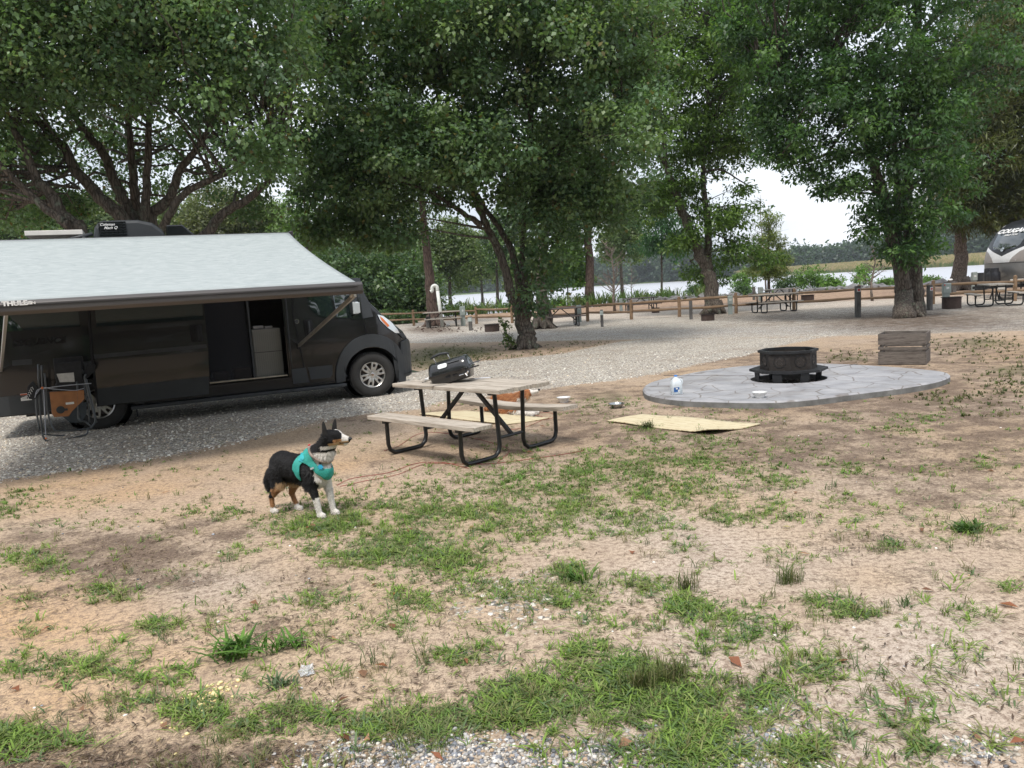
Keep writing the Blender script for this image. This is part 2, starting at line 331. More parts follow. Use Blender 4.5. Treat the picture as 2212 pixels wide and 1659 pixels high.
# ---------------------------------------------------------------- scattered small growth on the ground
GR=[(1180,1020,230,40,.7),(1420,1050,200,40,.6),(1000,1080,200,40,.6),(700,1130,120,30,1),(850,1180,160,35,1),(790,1090,120,22,.8),(960,1110,150,30,.9),(950,1200,110,40,.8),(1080,1060,130,25,.8),(1230,1040,140,28,1),(1330,1010,160,28,1),(1280,1100,160,25,.75),(1450,1000,150,25,.95),(1560,1010,120,22,.6),(1500,950,150,25,.5),(1140,1110,150,35,.8),(1300,1130,130,22,.6),(1600,1110,60,18,.8),(1700,1110,50,14,.5),(1640,1080,60,12,.4),
 (1230,1240,45,22,.8),(1080,1270,120,25,.55),(1380,1270,60,25,.4),(1250,1290,90,28,.5),(1490,1310,50,22,1),(1560,1330,90,22,.5),(1830,1320,50,16,.9),(1760,1310,60,20,.5),(1850,1330,40,12,.7),(1340,1350,90,22,.4),(1590,1380,90,30,.4),
 (1180,1510,140,40,1),(1330,1460,110,40,1),(1420,1520,130,45,1),(1290,1410,80,22,.6),(1100,1540,120,30,.8),(960,1560,110,28,.9),(850,1570,90,22,.7),(1650,1520,60,40,.75),(1500,1600,110,45,1),(1600,1560,90,30,.7),(1720,1620,60,30,.6),(1750,1430,70,22,.5),(1780,1460,50,16,.4),(1830,1400,60,18,.25),
 (100,1215,50,20,.85),(60,1200,60,15,.5),(210,1275,40,15,.6),(110,1430,50,22,.7),(60,1450,70,20,.5),(160,1460,70,18,.5),(190,1440,40,16,.5),(30,1600,50,30,.8),(110,1600,70,20,.5),(340,1350,40,15,.5),(270,1460,70,20,.45),(280,1520,60,18,.35),(440,1540,80,30,.6),(380,1460,60,20,.35),(640,1540,70,22,.6),(700,1560,60,22,.6),(560,1570,80,25,.5),(840,1350,60,20,.4),(700,1290,60,20,.4),(730,1300,50,15,.4),(60,1360,40,18,.4),(520,1190,30,12,.6),(490,1200,30,10,.4),(230,1290,60,14,.3),
 (480,1110,80,12,.5),(400,1100,60,10,.4),(150,1090,90,12,.35),(0,1100,60,15,.6),(30,1070,60,12,.5),(250,1140,60,10,.25),
 (1980,905,60,14,.6),(1820,900,50,10,.5),(1700,960,60,14,.5),(1930,930,60,12,.5),(2080,1145,25,8,1),(2010,1015,60,12,.35),(1620,905,60,10,.4),(1290,870,70,25,.6),(1340,850,80,14,.7),(1240,845,50,10,.4),(2120,1000,60,14,.35),(1840,1010,90,16,.45),(1660,1040,80,18,.5),(1790,1080,60,14,.4),(1500,885,90,14,.35),(1390,925,40,12,.8),(2060,800,80,14,.3),(1830,765,50,8,.6),(1980,735,80,8,.4),(2150,730,70,8,.5),(2100,1330,60,18,.3),(2190,1270,40,15,.3),(2170,1090,50,14,.3),(1950,1180,50,12,.3),(1480,1180,30,16,.4),(1550,1210,30,12,.25),(1650,1300,30,10,.2),(1030,1390,40,16,.4),(980,1420,60,18,.5),(900,1300,60,20,.45),(830,1260,40,16,.4),(1900,1560,60,20,.3),(2000,1620,60,20,.3),(1830,1580,50,18,.35),(1000,1000,60,10,.3),(1130,960,40,8,.4)]
def in_any(P,keep): return keep
PATIO_PX=[(1388,838),(1394,847),(1412,853),(1450,859),(1523.5,863.5),(1694.4,864.2),(1865,845),(1960,833),(2028,820),(2053,808),(2030,800),(1975,794.5),(1908,789.5),(1820,785),(1737,783.5),(1620,788),(1523.5,799),(1455,812),(1412,822),(1393,831)]
PATIO=[p for p in spline([G(x,y,.1)[:2] for x,y in PATIO_PX]+[G(*PATIO_PX[0],.1)[:2]],6)][:-1]
def scatter(n,px0,px1,py0,py1,dens,pw=1.):
    """random ground points roughly even in the view, kept with probability dens"""
    pts=[]
    q=rng.random((n,2)); X_=px0+(px1-px0)*q[:,0]; Y_=py0+(py1-py0)*q[:,1]
    W=np.array([G(a,b_)[:2] for a,b_ in zip(X_,Y_)])
    return W[rng.random(n)<dens(W)]
def patchnoise(W,s,seed):
    r=np.random.default_rng(seed); o=np.zeros(len(W))
    for k in range(10):
        a=r.random()*6.28; f=s*(.6+1.6*r.random()); o+=np.sin((W[:,0]*math.cos(a)+W[:,1]*math.sin(a))*f+r.random()*6.28)
    return o/10**.5/.75
def offobj(W):
    k=(sdf(W,PATIO)<-.02)
    k&=(sdf(W,PADPOLY)<.05)
    return k
def blades(W,nb,hgt,wid,lean,name,m,cols,seed=1,parent=None,hv=.5):
    """tufts of curved tapering blades, 3 segments each"""
    r=np.random.default_rng(seed); n=len(W)
    cnt=np.maximum(2,(nb*(.5+r.random(n))).astype(int)); ti=np.repeat(np.arange(n),cnt); m_=len(ti)
    tsz=(.45+.9*r.random(n)**1.3)[ti]
    a=r.random(m_)*6.283; ln=lean*(.35+.9*r.random(m_)); h=hgt*tsz*(1-hv+hv*2*r.random(m_)*.75)
    W=np.c_[W[:,:2],W[:,2] if W.shape[1]>2 else np.zeros(n)]
    base=W[ti]+np.c_[r.normal(size=(m_,2))*.012*tsz[:,None],np.zeros(m_)]
    d=np.c_[np.cos(a),np.sin(a),np.zeros(m_)]; s=np.c_[-np.sin(a),np.cos(a),np.zeros(m_)]
    wv=(wid*tsz*(.6+.8*r.random(m_)))[:,None]
    V=[]
    for k,(t,ww) in enumerate(((0,.6),(.4,1.),(.78,.7),(1.,.05))):
        up=h*np.sin(t*(1.45-.5*ln))*(1 if True else 1)
        fw=h*ln*t**1.6*1.3
        c_=base+d*fw[:,None]+np.c_[0*up,0*up,up*(1-.35*ln*t)]
        V+=[c_-s*wv*ww*.5,c_+s*wv*ww*.5]
    V=np.stack(V,1).reshape(-1,3); i=np.arange(m_)*8
    Fq=np.concatenate([np.c_[i+2*k,i+2*k+1,i+2*k+3,i+2*k+2] for k in range(3)])
    cc=np.array(cols)[r.integers(0,len(cols),n)][ti]*(.75+.5*r.random((m_,1)))
    return np_mesh(name,V,Fq,m,parent,{'tint':('FACE',np.tile(cc,(3,1)))})
def leafmat(name,trans=.35,rough=.5,gloss=.3,hue=None):
    n=N(name); a=n.n('Attribute',attribute_name='tint').outputs['Color']
    n.P(Base_Color=a,Roughness=rough,Specular_IOR_Level=gloss)
    tr=n.n('BsdfTranslucent'); n.set(tr.inputs[0],n.mix(1.,a,(1.15,1.3,.6),'MULTIPLY'))
    mx_=n.n('MixShader'); mx_.inputs[0].default_value=trans
    n.t.links.new(n.p.outputs[0],mx_.inputs[1]); n.t.links.new(tr.outputs[0],mx_.inputs[2]); n.t.links.new(mx_.outputs[0],n.o.inputs[0]); return n.m
LEAF=leafmat('leaf_mat',.42,.42,.5); GRASSM=leafmat('grass_mat',.3,.6,.15); DRYM=mat('dry_bits',(.2,.145,.105),.9,0,.5,30)
GC=[(.17,.26,.06),(.21,.31,.07),(.13,.21,.06),(.25,.31,.10),(.21,.23,.09),(.13,.19,.09),(.19,.29,.06)]
GR2=[(a,b_,c_*1.35,d_*1.35,e_) for a,b_,c_,d_,e_ in GR]
def blobs2(W): return .6*blobs(W,GR)+.4*blobs(W,GR2)
def gd(W): 
    return np.clip(blobs2(W)*1.15-.05,0,1)*np.clip(.42+.5*patchnoise(W,11,3),0.14,.9)+.05*np.clip(.4+patchnoise(W,4,5),0,1)
W1=scatter(170000,-60,2280,860,1700,lambda W:gd(W)*.62*np.clip(W[:,1]/5.5,.35,1.15)); W1=W1[offobj(W1)]
near=W1[W1[:,1]<6]; farw=W1[W1[:,1]>=6]
tag(blades(near,7,.042,.0055,1.15,'grass',GRASSM,GC,1),kind='stuff')
tag(blades(farw,6,.034,.0075,1.1,'grass',GRASSM,[(.13,.22,.055),(.17,.27,.065),(.11,.16,.05),(.19,.22,.08)],2),kind='stuff')
W1c=scatter(230000,-60,2280,860,1700,lambda W:np.clip(blobs2(W)*1.1-.12,0,1)**1.2*np.clip(.6+.4*patchnoise(W,7,33),.2,1)*.85*np.clip(W[:,1]/6,.3,1.)); W1c=W1c[offobj(W1c)]
tag(blades(W1c,5,.025,.0055,1.3,'grass',GRASSM,[(.13,.21,.055),(.17,.26,.07),(.11,.17,.06),(.2,.24,.1),(.15,.17,.08)],41),kind='stuff')
# thin wiry tufts, greyer and dryer
W2=scatter(9000,-60,2280,880,1700,lambda W:(np.clip(.12+.25*patchnoise(W,5,9),0,1)*.5+gd(W)*.3)*(1-.6*blobs(W,[(2050,1500,300,200,1)]))); W2=W2[offobj(W2)]
tag(blades(W2,10,.06,.003,.7,'grass',GRASSM,[(.13,.14,.06),(.2,.18,.09),(.09,.13,.06),(.16,.2,.07)],4),kind='stuff')
# low grass of the island round the middle tree and beyond the patio
W3=np.r_[scatter(2600,880,1420,738,800,lambda W:np.clip(blobs(W,[(980,775,130,22,1),(1300,745,90,8,.5),(1100,760,160,14,.35)]),0,1)),scatter(3000,1780,2260,715,900,lambda W:blobs(W,[(2120,745,140,20,.8),(2180,820,90,40,.7),(1830,770,70,12,.9),(2060,860,120,18,.4)]))]
W3=W3[offobj(W3)]
tag(blades(W3,6,.05,.012,.9,'grass',GRASSM,[(.07,.09,.035),(.1,.13,.04),(.14,.13,.07)],6),kind='stuff')
# twigs and shredded leaf bits
def flat_bits(W,ln,wd,name,m,cols,seed,zr=.008):
    r=np.random.default_rng(seed); n=len(W); a=r.random(n)*6.283; l=ln*(.4+1.2*r.random(n)); w_=wd*(.5+r.random(n))
    d=np.c_[np.cos(a),np.sin(a),(r.random(n)-.3)*.35]; s=np.c_[-np.sin(a),np.cos(a),(r.random(n)-.5)*.6]
    c0=np.c_[W,.004+zr*r.random(n)]; u=np.c_[0*l,0*l,w_*.3]
    V=np.stack([c0-d*l[:,None]/2,c0+s*w_[:,None]/2+u,c0+d*l[:,None]/2,c0-s*w_[:,None]/2+u],1).reshape(-1,3); V[:,2]=np.maximum(V[:,2],.002)
    i=np.arange(n)*4; cc=np.array(cols)[r.integers(0,len(cols),n)]*(.6+.7*r.random((n,1)))
    return np_mesh(name,V,np.c_[i,i+1,i+2,i+3],m,None,{'tint':('FACE',cc)})
W4=scatter(60000,-60,2280,860,1700,lambda W:np.clip(blobs(W,LIT)*.9+.16+.2*patchnoise(W,4,12),.03,1)*.75*(1-.75*blobs(W,[(2000,1480,380,220,1),(1450,1200,280,80,.9),(1700,1400,200,80,.8)]))); W4=W4[offobj(W4)]
tag(flat_bits(W4,.035,.006,'leaf_litter',LEAF,[(.15,.10,.075),(.09,.06,.045),(.28,.21,.15),(.40,.32,.24),(.2,.15,.12)],3),kind='stuff')
W5=scatter(120,-60,2280,900,1700,lambda W:.5+0*W[:,0]); W5=W5[offobj(W5)]
tag(flat_bits(W5,.055,.03,'fallen_leaves',LEAF,[(.33,.13,.07),(.4,.22,.13),(.5,.42,.34),(.22,.1,.06)],8,.012),kind='stuff')
# pebbles
def pebbles(W,sz,name,seed,pal=None):
    r=np.random.default_rng(seed); n=len(W)
    bm=bmesh.new(); bmesh.ops.create_icosphere(bm,subdivisions=1,radius=1); v0=np.array([v.co for v in bm.verts]); f0=np.array([[v.index for v in f.verts] for f in bm.faces]); bm.free()
    s=sz*(.35+1.1*r.random(n)**2.2); sc_=np.c_[.8+.6*r.random(n),.7+.5*r.random(n),.45+.35*r.random(n)]*s[:,None]
    a=r.random(n)*6.283; ca,sa=np.cos(a),np.sin(a)
    jit=1+.22*(r.random((n,len(v0),1))-.5)
    q=v0[None]*jit*sc_[:,None,:]; q=np.stack([q[...,0]*ca[:,None]-q[...,1]*sa[:,None],q[...,0]*sa[:,None]+q[...,1]*ca[:,None],q[...,2]],-1)
    q[...,0]+=W[:,0:1]; q[...,1]+=W[:,1:2]; q[...,2]+=sc_[:,2:3]*.45
    Fq=(f0[None]+(np.arange(n)*len(v0))[:,None,None]).reshape(-1,3)
    if pal is None: pal=np.array([(.72,.69,.64),(.5,.5,.5),(.24,.25,.28),(.45,.36,.26),(.8,.77,.7),(.14,.15,.17),(.55,.4,.26),(.34,.36,.4)])
    pal=np.array(pal); cc=pal[r.integers(0,len(pal),n)]*(.8+.4*r.random((n,1)))
    return np_mesh(name,q.reshape(-1,3),Fq,PEB,None,{'tint':('FACE',np.repeat(cc,len(f0),0))},True)
_n=N('pebble_mat'); _n.P(Base_Color=_n.n('Attribute',attribute_name='tint').outputs['Color'],Roughness=.7); PEB=_n.m
gb=lambda W:np.clip(blobs(W,[(1060,1655,430,75,1),(1660,1640,150,60,.9),(1700,1535,100,30,.4),(1800,1560,80,20,.3),(2120,1620,110,50,.4)])*1.3-.25,0,1)*(1-blobs(W,[(1200,1570,120,50,1)]))
W6=scatter(36000,500,2280,1470,1700,gb); W6=W6[np.r_[:len(W6)]]
tag(pebbles(W6,.0075,'gravel_stones',5,[(.52,.49,.45),(.36,.35,.35),(.17,.175,.19),(.36,.29,.22),(.66,.63,.58),(.11,.115,.13),(.42,.31,.21),(.24,.25,.28),(.45,.40,.34)]),kind='stuff')
W7=scatter(1700,-60,2280,870,1600,lambda W:.14+.35*blobs(W,[(1120,1300,190,70,1),(1700,1530,110,40,1)])); W7=W7[offobj(W7)]
tag(pebbles(W7,.007,'gravel_stones',6),kind='stuff')
# coarse loose stones on the drive
def pd(W): return (sdf(W,PADPOLY)>-.15)*.9
W8=scatter(26000,-60,1700,760,1060,pd)
tag(pebbles(W8,.013,'gravel_stones',9,[(.8,.77,.7),(.62,.57,.5),(.88,.86,.8),(.4,.37,.34),(.7,.66,.6),(.25,.24,.24),(.72,.62,.48)]),kind='stuff')
# ---- three wiry tufts that stand alone, crabgrass rosettes
def tuft(px,py,label,n,h,wd,cols,lean,seed,spread):
    c=G(px,py); r=np.random.default_rng(seed)
    W=np.c_[r.normal(size=(n,2))*spread*np.array([1.2,.7]),np.zeros(n)]
    o=blades(W,6,h,wd,lean,'grass_tuft',GRASSM,cols,seed,hv=.35); o.location=c; tag(o,label,'grass tuft','grass tufts standing alone on the bare soil'); return o
WC=[(.11,.14,.05),(.16,.17,.07),(.2,.18,.1),(.09,.12,.05)]
tuft(1483,1275,'wiry upright grass tuft on sand, left of the two side by side',34,.10,.0028,WC,.45,21,.022)
tuft(1703,1260,'wiry upright grass tuft on sand, right of the two side by side',34,.10,.0028,WC,.5,22,.024)
tuft(1385,1490,'large wiry grass tuft near the foreground gravel, left half of a pair',46,.12,.003,WC,.4,23,.02)
tuft(1445,1470,'large wiry grass tuft near the foreground gravel, right half of a pair',46,.11,.003,WC,.5,24,.026)
tuft(1396,926,'dark grass tuft growing against the near edge of the right cream mat',26,.10,.006,[(.07,.1,.04),(.1,.12,.05)],.5,25,.03)
RC=[(.10,.2,.04),(.13,.24,.05),(.08,.16,.04)]
tuft(500,1415,'broad bladed crabgrass clump at lower left, larger of two',16,.13,.012,RC,.95,31,.06)
tuft(615,1400,'broad bladed crabgrass clump right of the largest clump',11,.11,.012,RC,.9,32,.04)
tuft(1238,1255,'broad bladed crabgrass clump in the middle of the bare ground',12,.10,.010,RC,.8,33,.035)
tuft(2078,1148,'flat dark green weed rosette alone on the bare soil at right',14,.07,.012,[(.06,.12,.035),(.08,.15,.04)],.9,34,.03)
tuft(605,1480,'round grey green weed near the crumpled clear wrapper',16,.05,.008,[(.09,.14,.08),(.12,.17,.09)],.8,35,.025)
# ---------------------------------------------------------------- trees
def barkmat(name,c1,c2,scale=9,lich=0):
    n=N(name); v=n.coord('Object',(1,1,.22)); f=n.noise(v,scale*2.2,6,.7); vo=n.n('TexVoronoi',i_Vector=v,i_Scale=scale*1.6,feature='DISTANCE_TO_EDGE').outputs[0]
    c=n.ramp(f,[(.3,c2),(.65,c1)]); c=n.mix(n.ramp(vo,[(0,(.75,.75,.75)),(.16,(0,0,0))]),c,tuple(x*.35 for x in c2))
    if lich: c=n.mix(n.ramp(n.noise(n.coord('Object'),5,4,.7),[(.56,(0,0,0)),(.68,(lich,)*3)]),c,(.22,.27,.2))
    n.P(Base_Color=c,Roughness=.95,Specular_IOR_Level=.15,Normal=n.bump(n.math('ADD',vo,f),1.,.03)); return n.m
BARK=barkmat('bark_grey',(.19,.16,.135),(.075,.062,.052),9,.5); BARKP=barkmat('bark_pine',(.16,.115,.095),(.065,.045,.038),7)
BARKC=barkmat('bark_cedar',(.27,.23,.2),(.12,.095,.08),10); BARKB=barkmat('bark_pale',(.3,.25,.21),(.17,.14,.12),10)
def leaves(cent,n_per,rc,size,asp,seed,cols,droop=.35,flat=.6,ycol=None,spray=0):
    r=np.random.default_rng(seed); m=len(cent); cnt=np.maximum(1,r.poisson(n_per,m)); ti=np.repeat(np.arange(m),cnt); k=len(ti)
    rr=(rc*(.6+.8*r.random(m)))[ti]
    o=r.normal(size=(k,3)); o/=np.linalg.norm(o,axis=1)[:,None]; rad=r.random(k)**.45
    off=o*(rad*rr)[:,None]*np.array([1,1,flat]); p=cent[ti]+off
    # axis of the leaf points outward and down; its face up and outward
    ax=r.normal(size=(k,3))*.8+o*.7; ax[:,2]-=droop*1.6; ax/=np.linalg.norm(ax,axis=1)[:,None]
    up=r.normal(size=(k,3))*.4+o*.6+np.array([0,0,.9]); sd_=np.cross(ax,up); sd_/=np.maximum(1e-6,np.linalg.norm(sd_,axis=1))[:,None]; nn=np.cross(sd_,ax)
    s=size*(.65+.7*r.random(k)); s=s[:,None]
    V=np.stack([p,p+ax*s*.45+sd_*s*asp*.5+nn*s*.1,p+ax*s,p+ax*s*.45-sd_*s*asp*.5+nn*s*.1],1).reshape(-1,3)
    ct=(np.array(cols)[r.integers(0,len(cols),m)]*(.7+.6*r.random((m,1))))[ti]*(.86+.28*r.random((k,1)))
    if ycol is not None:
        q=r.random(k)<ycol[1]; ct[q]=np.array(ycol[0])*(.7+.5*r.random((q.sum(),1)))
    i=np.arange(k)*4
    return V,np.c_[i,i+1,i+2,i+3],ct
def blob_pts(blobs_,ncl,seed,shell=.42):
    """cluster centres inside ellipsoids; blobs in metres (centre, radii)"""
    r=np.random.default_rng(seed); vol=np.array([b[1][0]*b[1][2]+b[1][0]*b[1][1] for b in blobs_]); pr=vol/vol.sum(); o=[]
    for (c,rd),q in zip(blobs_,pr):
        k=max(1,int(ncl*q)); d=r.normal(size=(k,3)); d/=np.linalg.norm(d,axis=1)[:,None]
        o.append(np.array(c)+d*(r.random((k,1))**shell)*np.array(rd))
    return np.concatenate(o)
def pxblob(px,py,Y,rx,ry,ry_d):
    s=Y/F; c=A(px,py,Y); return (c,(rx*s,ry_d,ry*s))
def branches(mb,src,cent,n,r0,seed,jit=.12,r1=.006,sides=4):
    r=np.random.default_rng(seed); S=np.array(src); 
    for t in cent[r.choice(len(cent),min(n,len(cent)),replace=False)]:
        d=np.linalg.norm(S-t,axis=1)+ (S[:,2]>t[2])*1.2; i=np.argmin(d); a=S[i]; L_=np.linalg.norm(t-a)
        if L_<.15: continue
        m1=a+(t-a)*.35+r.normal(size=3)*jit*L_*.5+np.array([0,0,.06*L_]); m2=a+(t-a)*.7+r.normal(size=3)*jit*L_*.5+np.array([0,0,.08*L_])
        rr=r0*min(1,L_/3+.25); mb.tube([a,m1,m2,t],[rr,rr*.65,rr*.4,r1],sides,False)
def tree(name,label,cat,group,base,limbs,blobs_,ncl,nper,rc,size,cols,bark=BARK,asp=.8,droop=.35,seed=1,nbr=90,rbr=.045,flat=.6,ycol=None,flare=1.35,shell=.42,sides=12,leafm=None):
    base=np.array([base[0],base[1],0.]); root=empty(name,base,0,label,cat,group)
    mb=MB(); src=[]
    for li,(pts,r0,r1) in enumerate(limbs):
        P_=spline([np.array(p)-base for p in pts],5); k=len(P_); rs=[r0+(r1-r0)*(i/(k-1))**.8 for i in range(k)]
        if li==0 and flare: rs=[rs[i]*(1+(flare-1)*math.exp(-max(0,P_[i][2])/.25)) for i in range(k)]
        rr=np.random.default_rng(seed*13+li); P_=[p+rr.normal(size=3)*rs[i]*.12*(i>0) for i,p in enumerate(P_)]
        mb.tube(P_,rs,sides,True)
        if li==0 and flare:
            for q in range(7):
                a=q*.9+rr.random()*.5; l=rs[0]*(.9+.6*rr.random()); mb.tube([np.array([math.cos(a)*rs[0]*.35,math.sin(a)*rs[0]*.35,rs[0]*1.1]),np.array([math.cos(a)*rs[0]*.8,math.sin(a)*rs[0]*.8,rs[0]*.28]),np.array([math.cos(a)*l*1.15,math.sin(a)*l*1.15,-.02])],[rs[0]*.5,rs[0]*.34,rs[0]*.12],7,False)
        if not(li>=2 and r0<.066): src+=[p for i,p in enumerate(P_) if p[2]>1.2 and i>k*.25]
    cent=blob_pts([(np.array(c)-base,rd) for c,rd in blobs_],ncl,seed,shell)
    if nbr and src: branches(mb,src,cent,nbr,rbr,seed+1)
    mb.build('trunk',bark,root,True)
    if nper>0:
        V,Fq,ct=leaves(cent,nper,rc,size,asp,seed+2,cols,droop,flat,ycol)
        np_mesh('crown',V,Fq,leafm or LEAF,root,{'tint':('FACE',ct)})
    return root
def pl(Y,*pts): return [A(x,y,Y) for x,y in pts]
DK=[(.11,.18,.075),(.14,.225,.095),(.08,.145,.068),(.17,.245,.105),(.12,.195,.105)]
MAPLE=[(.06,.125,.045),(.085,.165,.055),(.05,.105,.042),(.12,.215,.065)]
LOC=[(.09,.16,.035),(.12,.20,.045),(.07,.13,.03),(.14,.22,.05)]
CED=[(.085,.105,.03),(.11,.13,.038),(.065,.08,.025),(.12,.115,.045)]
b1=A(340,600,17); b1=(b1[0],17)
tree('pear_tree','large multi-stemmed tree fanning out behind the van roof','tree',None,b1,
 [([(*b1,0),(b1[0]-.05,17,1.2),A(325,560,17)],.36,.3)]+[([A(325,560,17)]+pl(Y,*p),r,.05) for Y,r,p in [
  (16.5,.17,[(262,470),(219,427),(164,368),(139,321),(91,270),(36,211),(0,171)]),(17,.16,[(281,463),(255,408),(233,350),(204,306),(164,255),(146,219)]),
  (17.5,.15,[(299,470),(288,383),(281,310),(277,219)]),(16.8,.13,[(315,470),(317,401),(321,292),(324,219)]),(17,.15,[(328,470),(365,430),(386,372),(419,328),(452,281)]),
  (16.3,.1,[(357,481),(394,423),(474,379),(525,365)]),(16.5,.15,[(400,540),(448,503),(485,459),(540,427),(583,386),(602,350)])]],
 [pxblob(*q) for q in [(330,60,15.5,330,170,3.2),(560,180,15,110,190,2.2),(100,130,15.5,190,130,2.6),(480,40,15,180,120,2.4),(70,60,15,200,150,2.6),(-80,150,15,160,220,2.4),(575,330,15.3,65,75,1.4),(480,210,15,100,60,1.2),(270,180,14.6,150,60,1.2),(180,-110,16,300,150,4),(480,-120,16,220,120,3),(30,330,18.4,90,100,1.4),(540,430,17.8,60,40,.8),(430,300,19.5,120,40,.8),(240,300,19.8,60,50,.6),(130,440,19,70,30,.7),(330,380,20,170,60,.5),(520,350,19,70,50,.6),(200,300,19.5,80,60,.5)]],
 1350,76,.48,.088,DK,seed=11,nbr=240,rbr=.045,ycol=((.16,.13,.05),.03))
b0=A(185,600,15.5); b0=(b0[0],15.5)
tree('pear_tree','leaning tree at far left edge behind the awning','tree',None,b0,
 [([(*b0,0)]+pl(15.5,(172,520),(160,492),(131,459),(109,419),(84,394),(66,354),(30,280)),.2,.06),(pl(15.2,(150,485),(124,470),(55,412),(0,354),(-60,300)),.1,.04)],
 [pxblob(*q) for q in [(20,250,16.5,110,110,1.6),(-90,330,16,120,140,1.8),(60,440,19,110,60,1),(-20,430,17,80,80,1),(150,440,19,70,45,.9)]],
 240,55,.42,.085,DK,seed=14,nbr=60,ycol=((.16,.12,.04),.04))
b2=G(1137,753)
tree('pear_tree','big three-stemmed tree with lichen bark in the middle of the picture','tree',None,b2,
 [([tuple(b2),A(1136,720,21.1),A(1131,680,21.1),A(1126,640,21.1)],.235,.22),
  (pl(21,(1128,690),(1104,633),(1092,583),(1075,537),(1050,483),(1029,437),(1008,400),(992,367),(960,270),(940,180)),.15,.05),
  (pl(20.6,(1042,487),(1009,467),(967,437),(925,412),(860,380),(780,372),(700,370)),.09,.02),
  (pl(21.5,(1130,650),(1113,575),(1100,529),(1075,487),(1050,454),(1010,390),(960,330)),.12,.05),
  (pl(21.4,(1140,660),(1133,600),(1129,562),(1131,500),(1133,437),(1137,387),(1150,250),(1160,100)),.11,.04),
  (pl(21.2,(1137,400),(1200,330),(1290,270),(1370,210)),.08,.02),(pl(21.2,(1010,400),(940,330),(850,260),(760,200)),.08,.02)],
 [pxblob(*q) for q in [(900,330,20,240,110,2.8),(1100,180,20.5,260,190,3.6),(1310,270,20.5,130,200,2.8),(760,190,19.5,150,190,2.6),(980,40,20,300,110,3.4),(1280,60,20.5,190,120,2.8),(740,430,19.5,120,85,1.8),(830,490,20.2,110,65,1.2),(1110,400,20.5,120,80,1.5),(1190,480,21,70,100,1.3),(1180,580,21.2,50,60,.7),(1150,640,20.8,36,34,.5),(1330,430,21,80,70,1.3),(690,330,19.3,80,120,1.6),(1230,400,21,90,80,1.4),(960,-130,21,420,120,4),(700,500,20,60,50,.9),(1000,330,18.6,160,70,1.),(640,60,21,90,120,1.6)]],
 2000,82,.52,.11,DK,flare=1.18,seed=21,nbr=330,rbr=.05,ycol=((.16,.14,.05),.03))
# sapling leaves at its foot
V,Fq,ct=leaves(blob_pts([((-.42,-.1,.35),(.18,.18,.33)),((-.55,0,.75),(.12,.12,.15))],26,5),9,.12,.085,.8,6,[(.12,.17,.045),(.08,.12,.04)])
o=empty('sapling',b2+np.array([0,0,0]),0,'small leafy sucker shoot at the foot of the middle tree','sapling')
np_mesh('leaves',V,Fq,LEAF,o,{'tint':('FACE',ct)}); mb=MB()
for k in range(4): mb.tube([(-.36-.03*k,-.1,0),(-.42-.05*k,-.08+.04*k,.3),(-.45-.09*k,-.1+.06*k,.7)],[.008,.006,.003],5)
mb.build('stem',BARK,o,True)
b6=G(1543,678)
tree('locust_tree','leaning forked tree with light feathery foliage right of centre','tree',None,b6,
 [([tuple(b6)]+pl(b6[1],(1533,604),(1517,562),(1492,508),(1471,450),(1458,412),(1442,367),(1435,312),(1420,200)),.33,.07),
  (pl(b6[1]+.2,(1531,600),(1529,560),(1529,500),(1523,437),(1519,375),(1521,333),(1530,200),(1560,80)),.2,.05),
  (pl(b6[1],(1519,372),(1558,367),(1608,396),(1642,412)),.06,.012),(pl(b6[1],(1440,360),(1400,300),(1370,240)),.08,.03)],
 [pxblob(*q) for q in [(1490,110,34,130,130,4),(1430,260,34,90,110,3),(1590,230,34,110,130,3),(1640,60,34,110,100,3),(1470,400,34,65,70,1.6),(1400,430,34,60,60,1.6),(1565,470,33.5,75,40,1.4),(1590,540,33.5,50,28,1.2),(1480,520,33.5,50,36,1.2),(1610,410,33,26,18,.6),(1540,320,34,90,60,2),(1480,-60,35,220,90,4),(1400,120,35,70,140,2.5),(1650,560,33.5,30,20,.8),(1530,590,34.5,50,30,1)]],
 1500,52,.6,.19,LOC,asp=.42,seed=31,nbr=230,rbr=.05,droop=.3,flat=.45)
b7=G(1968,684)
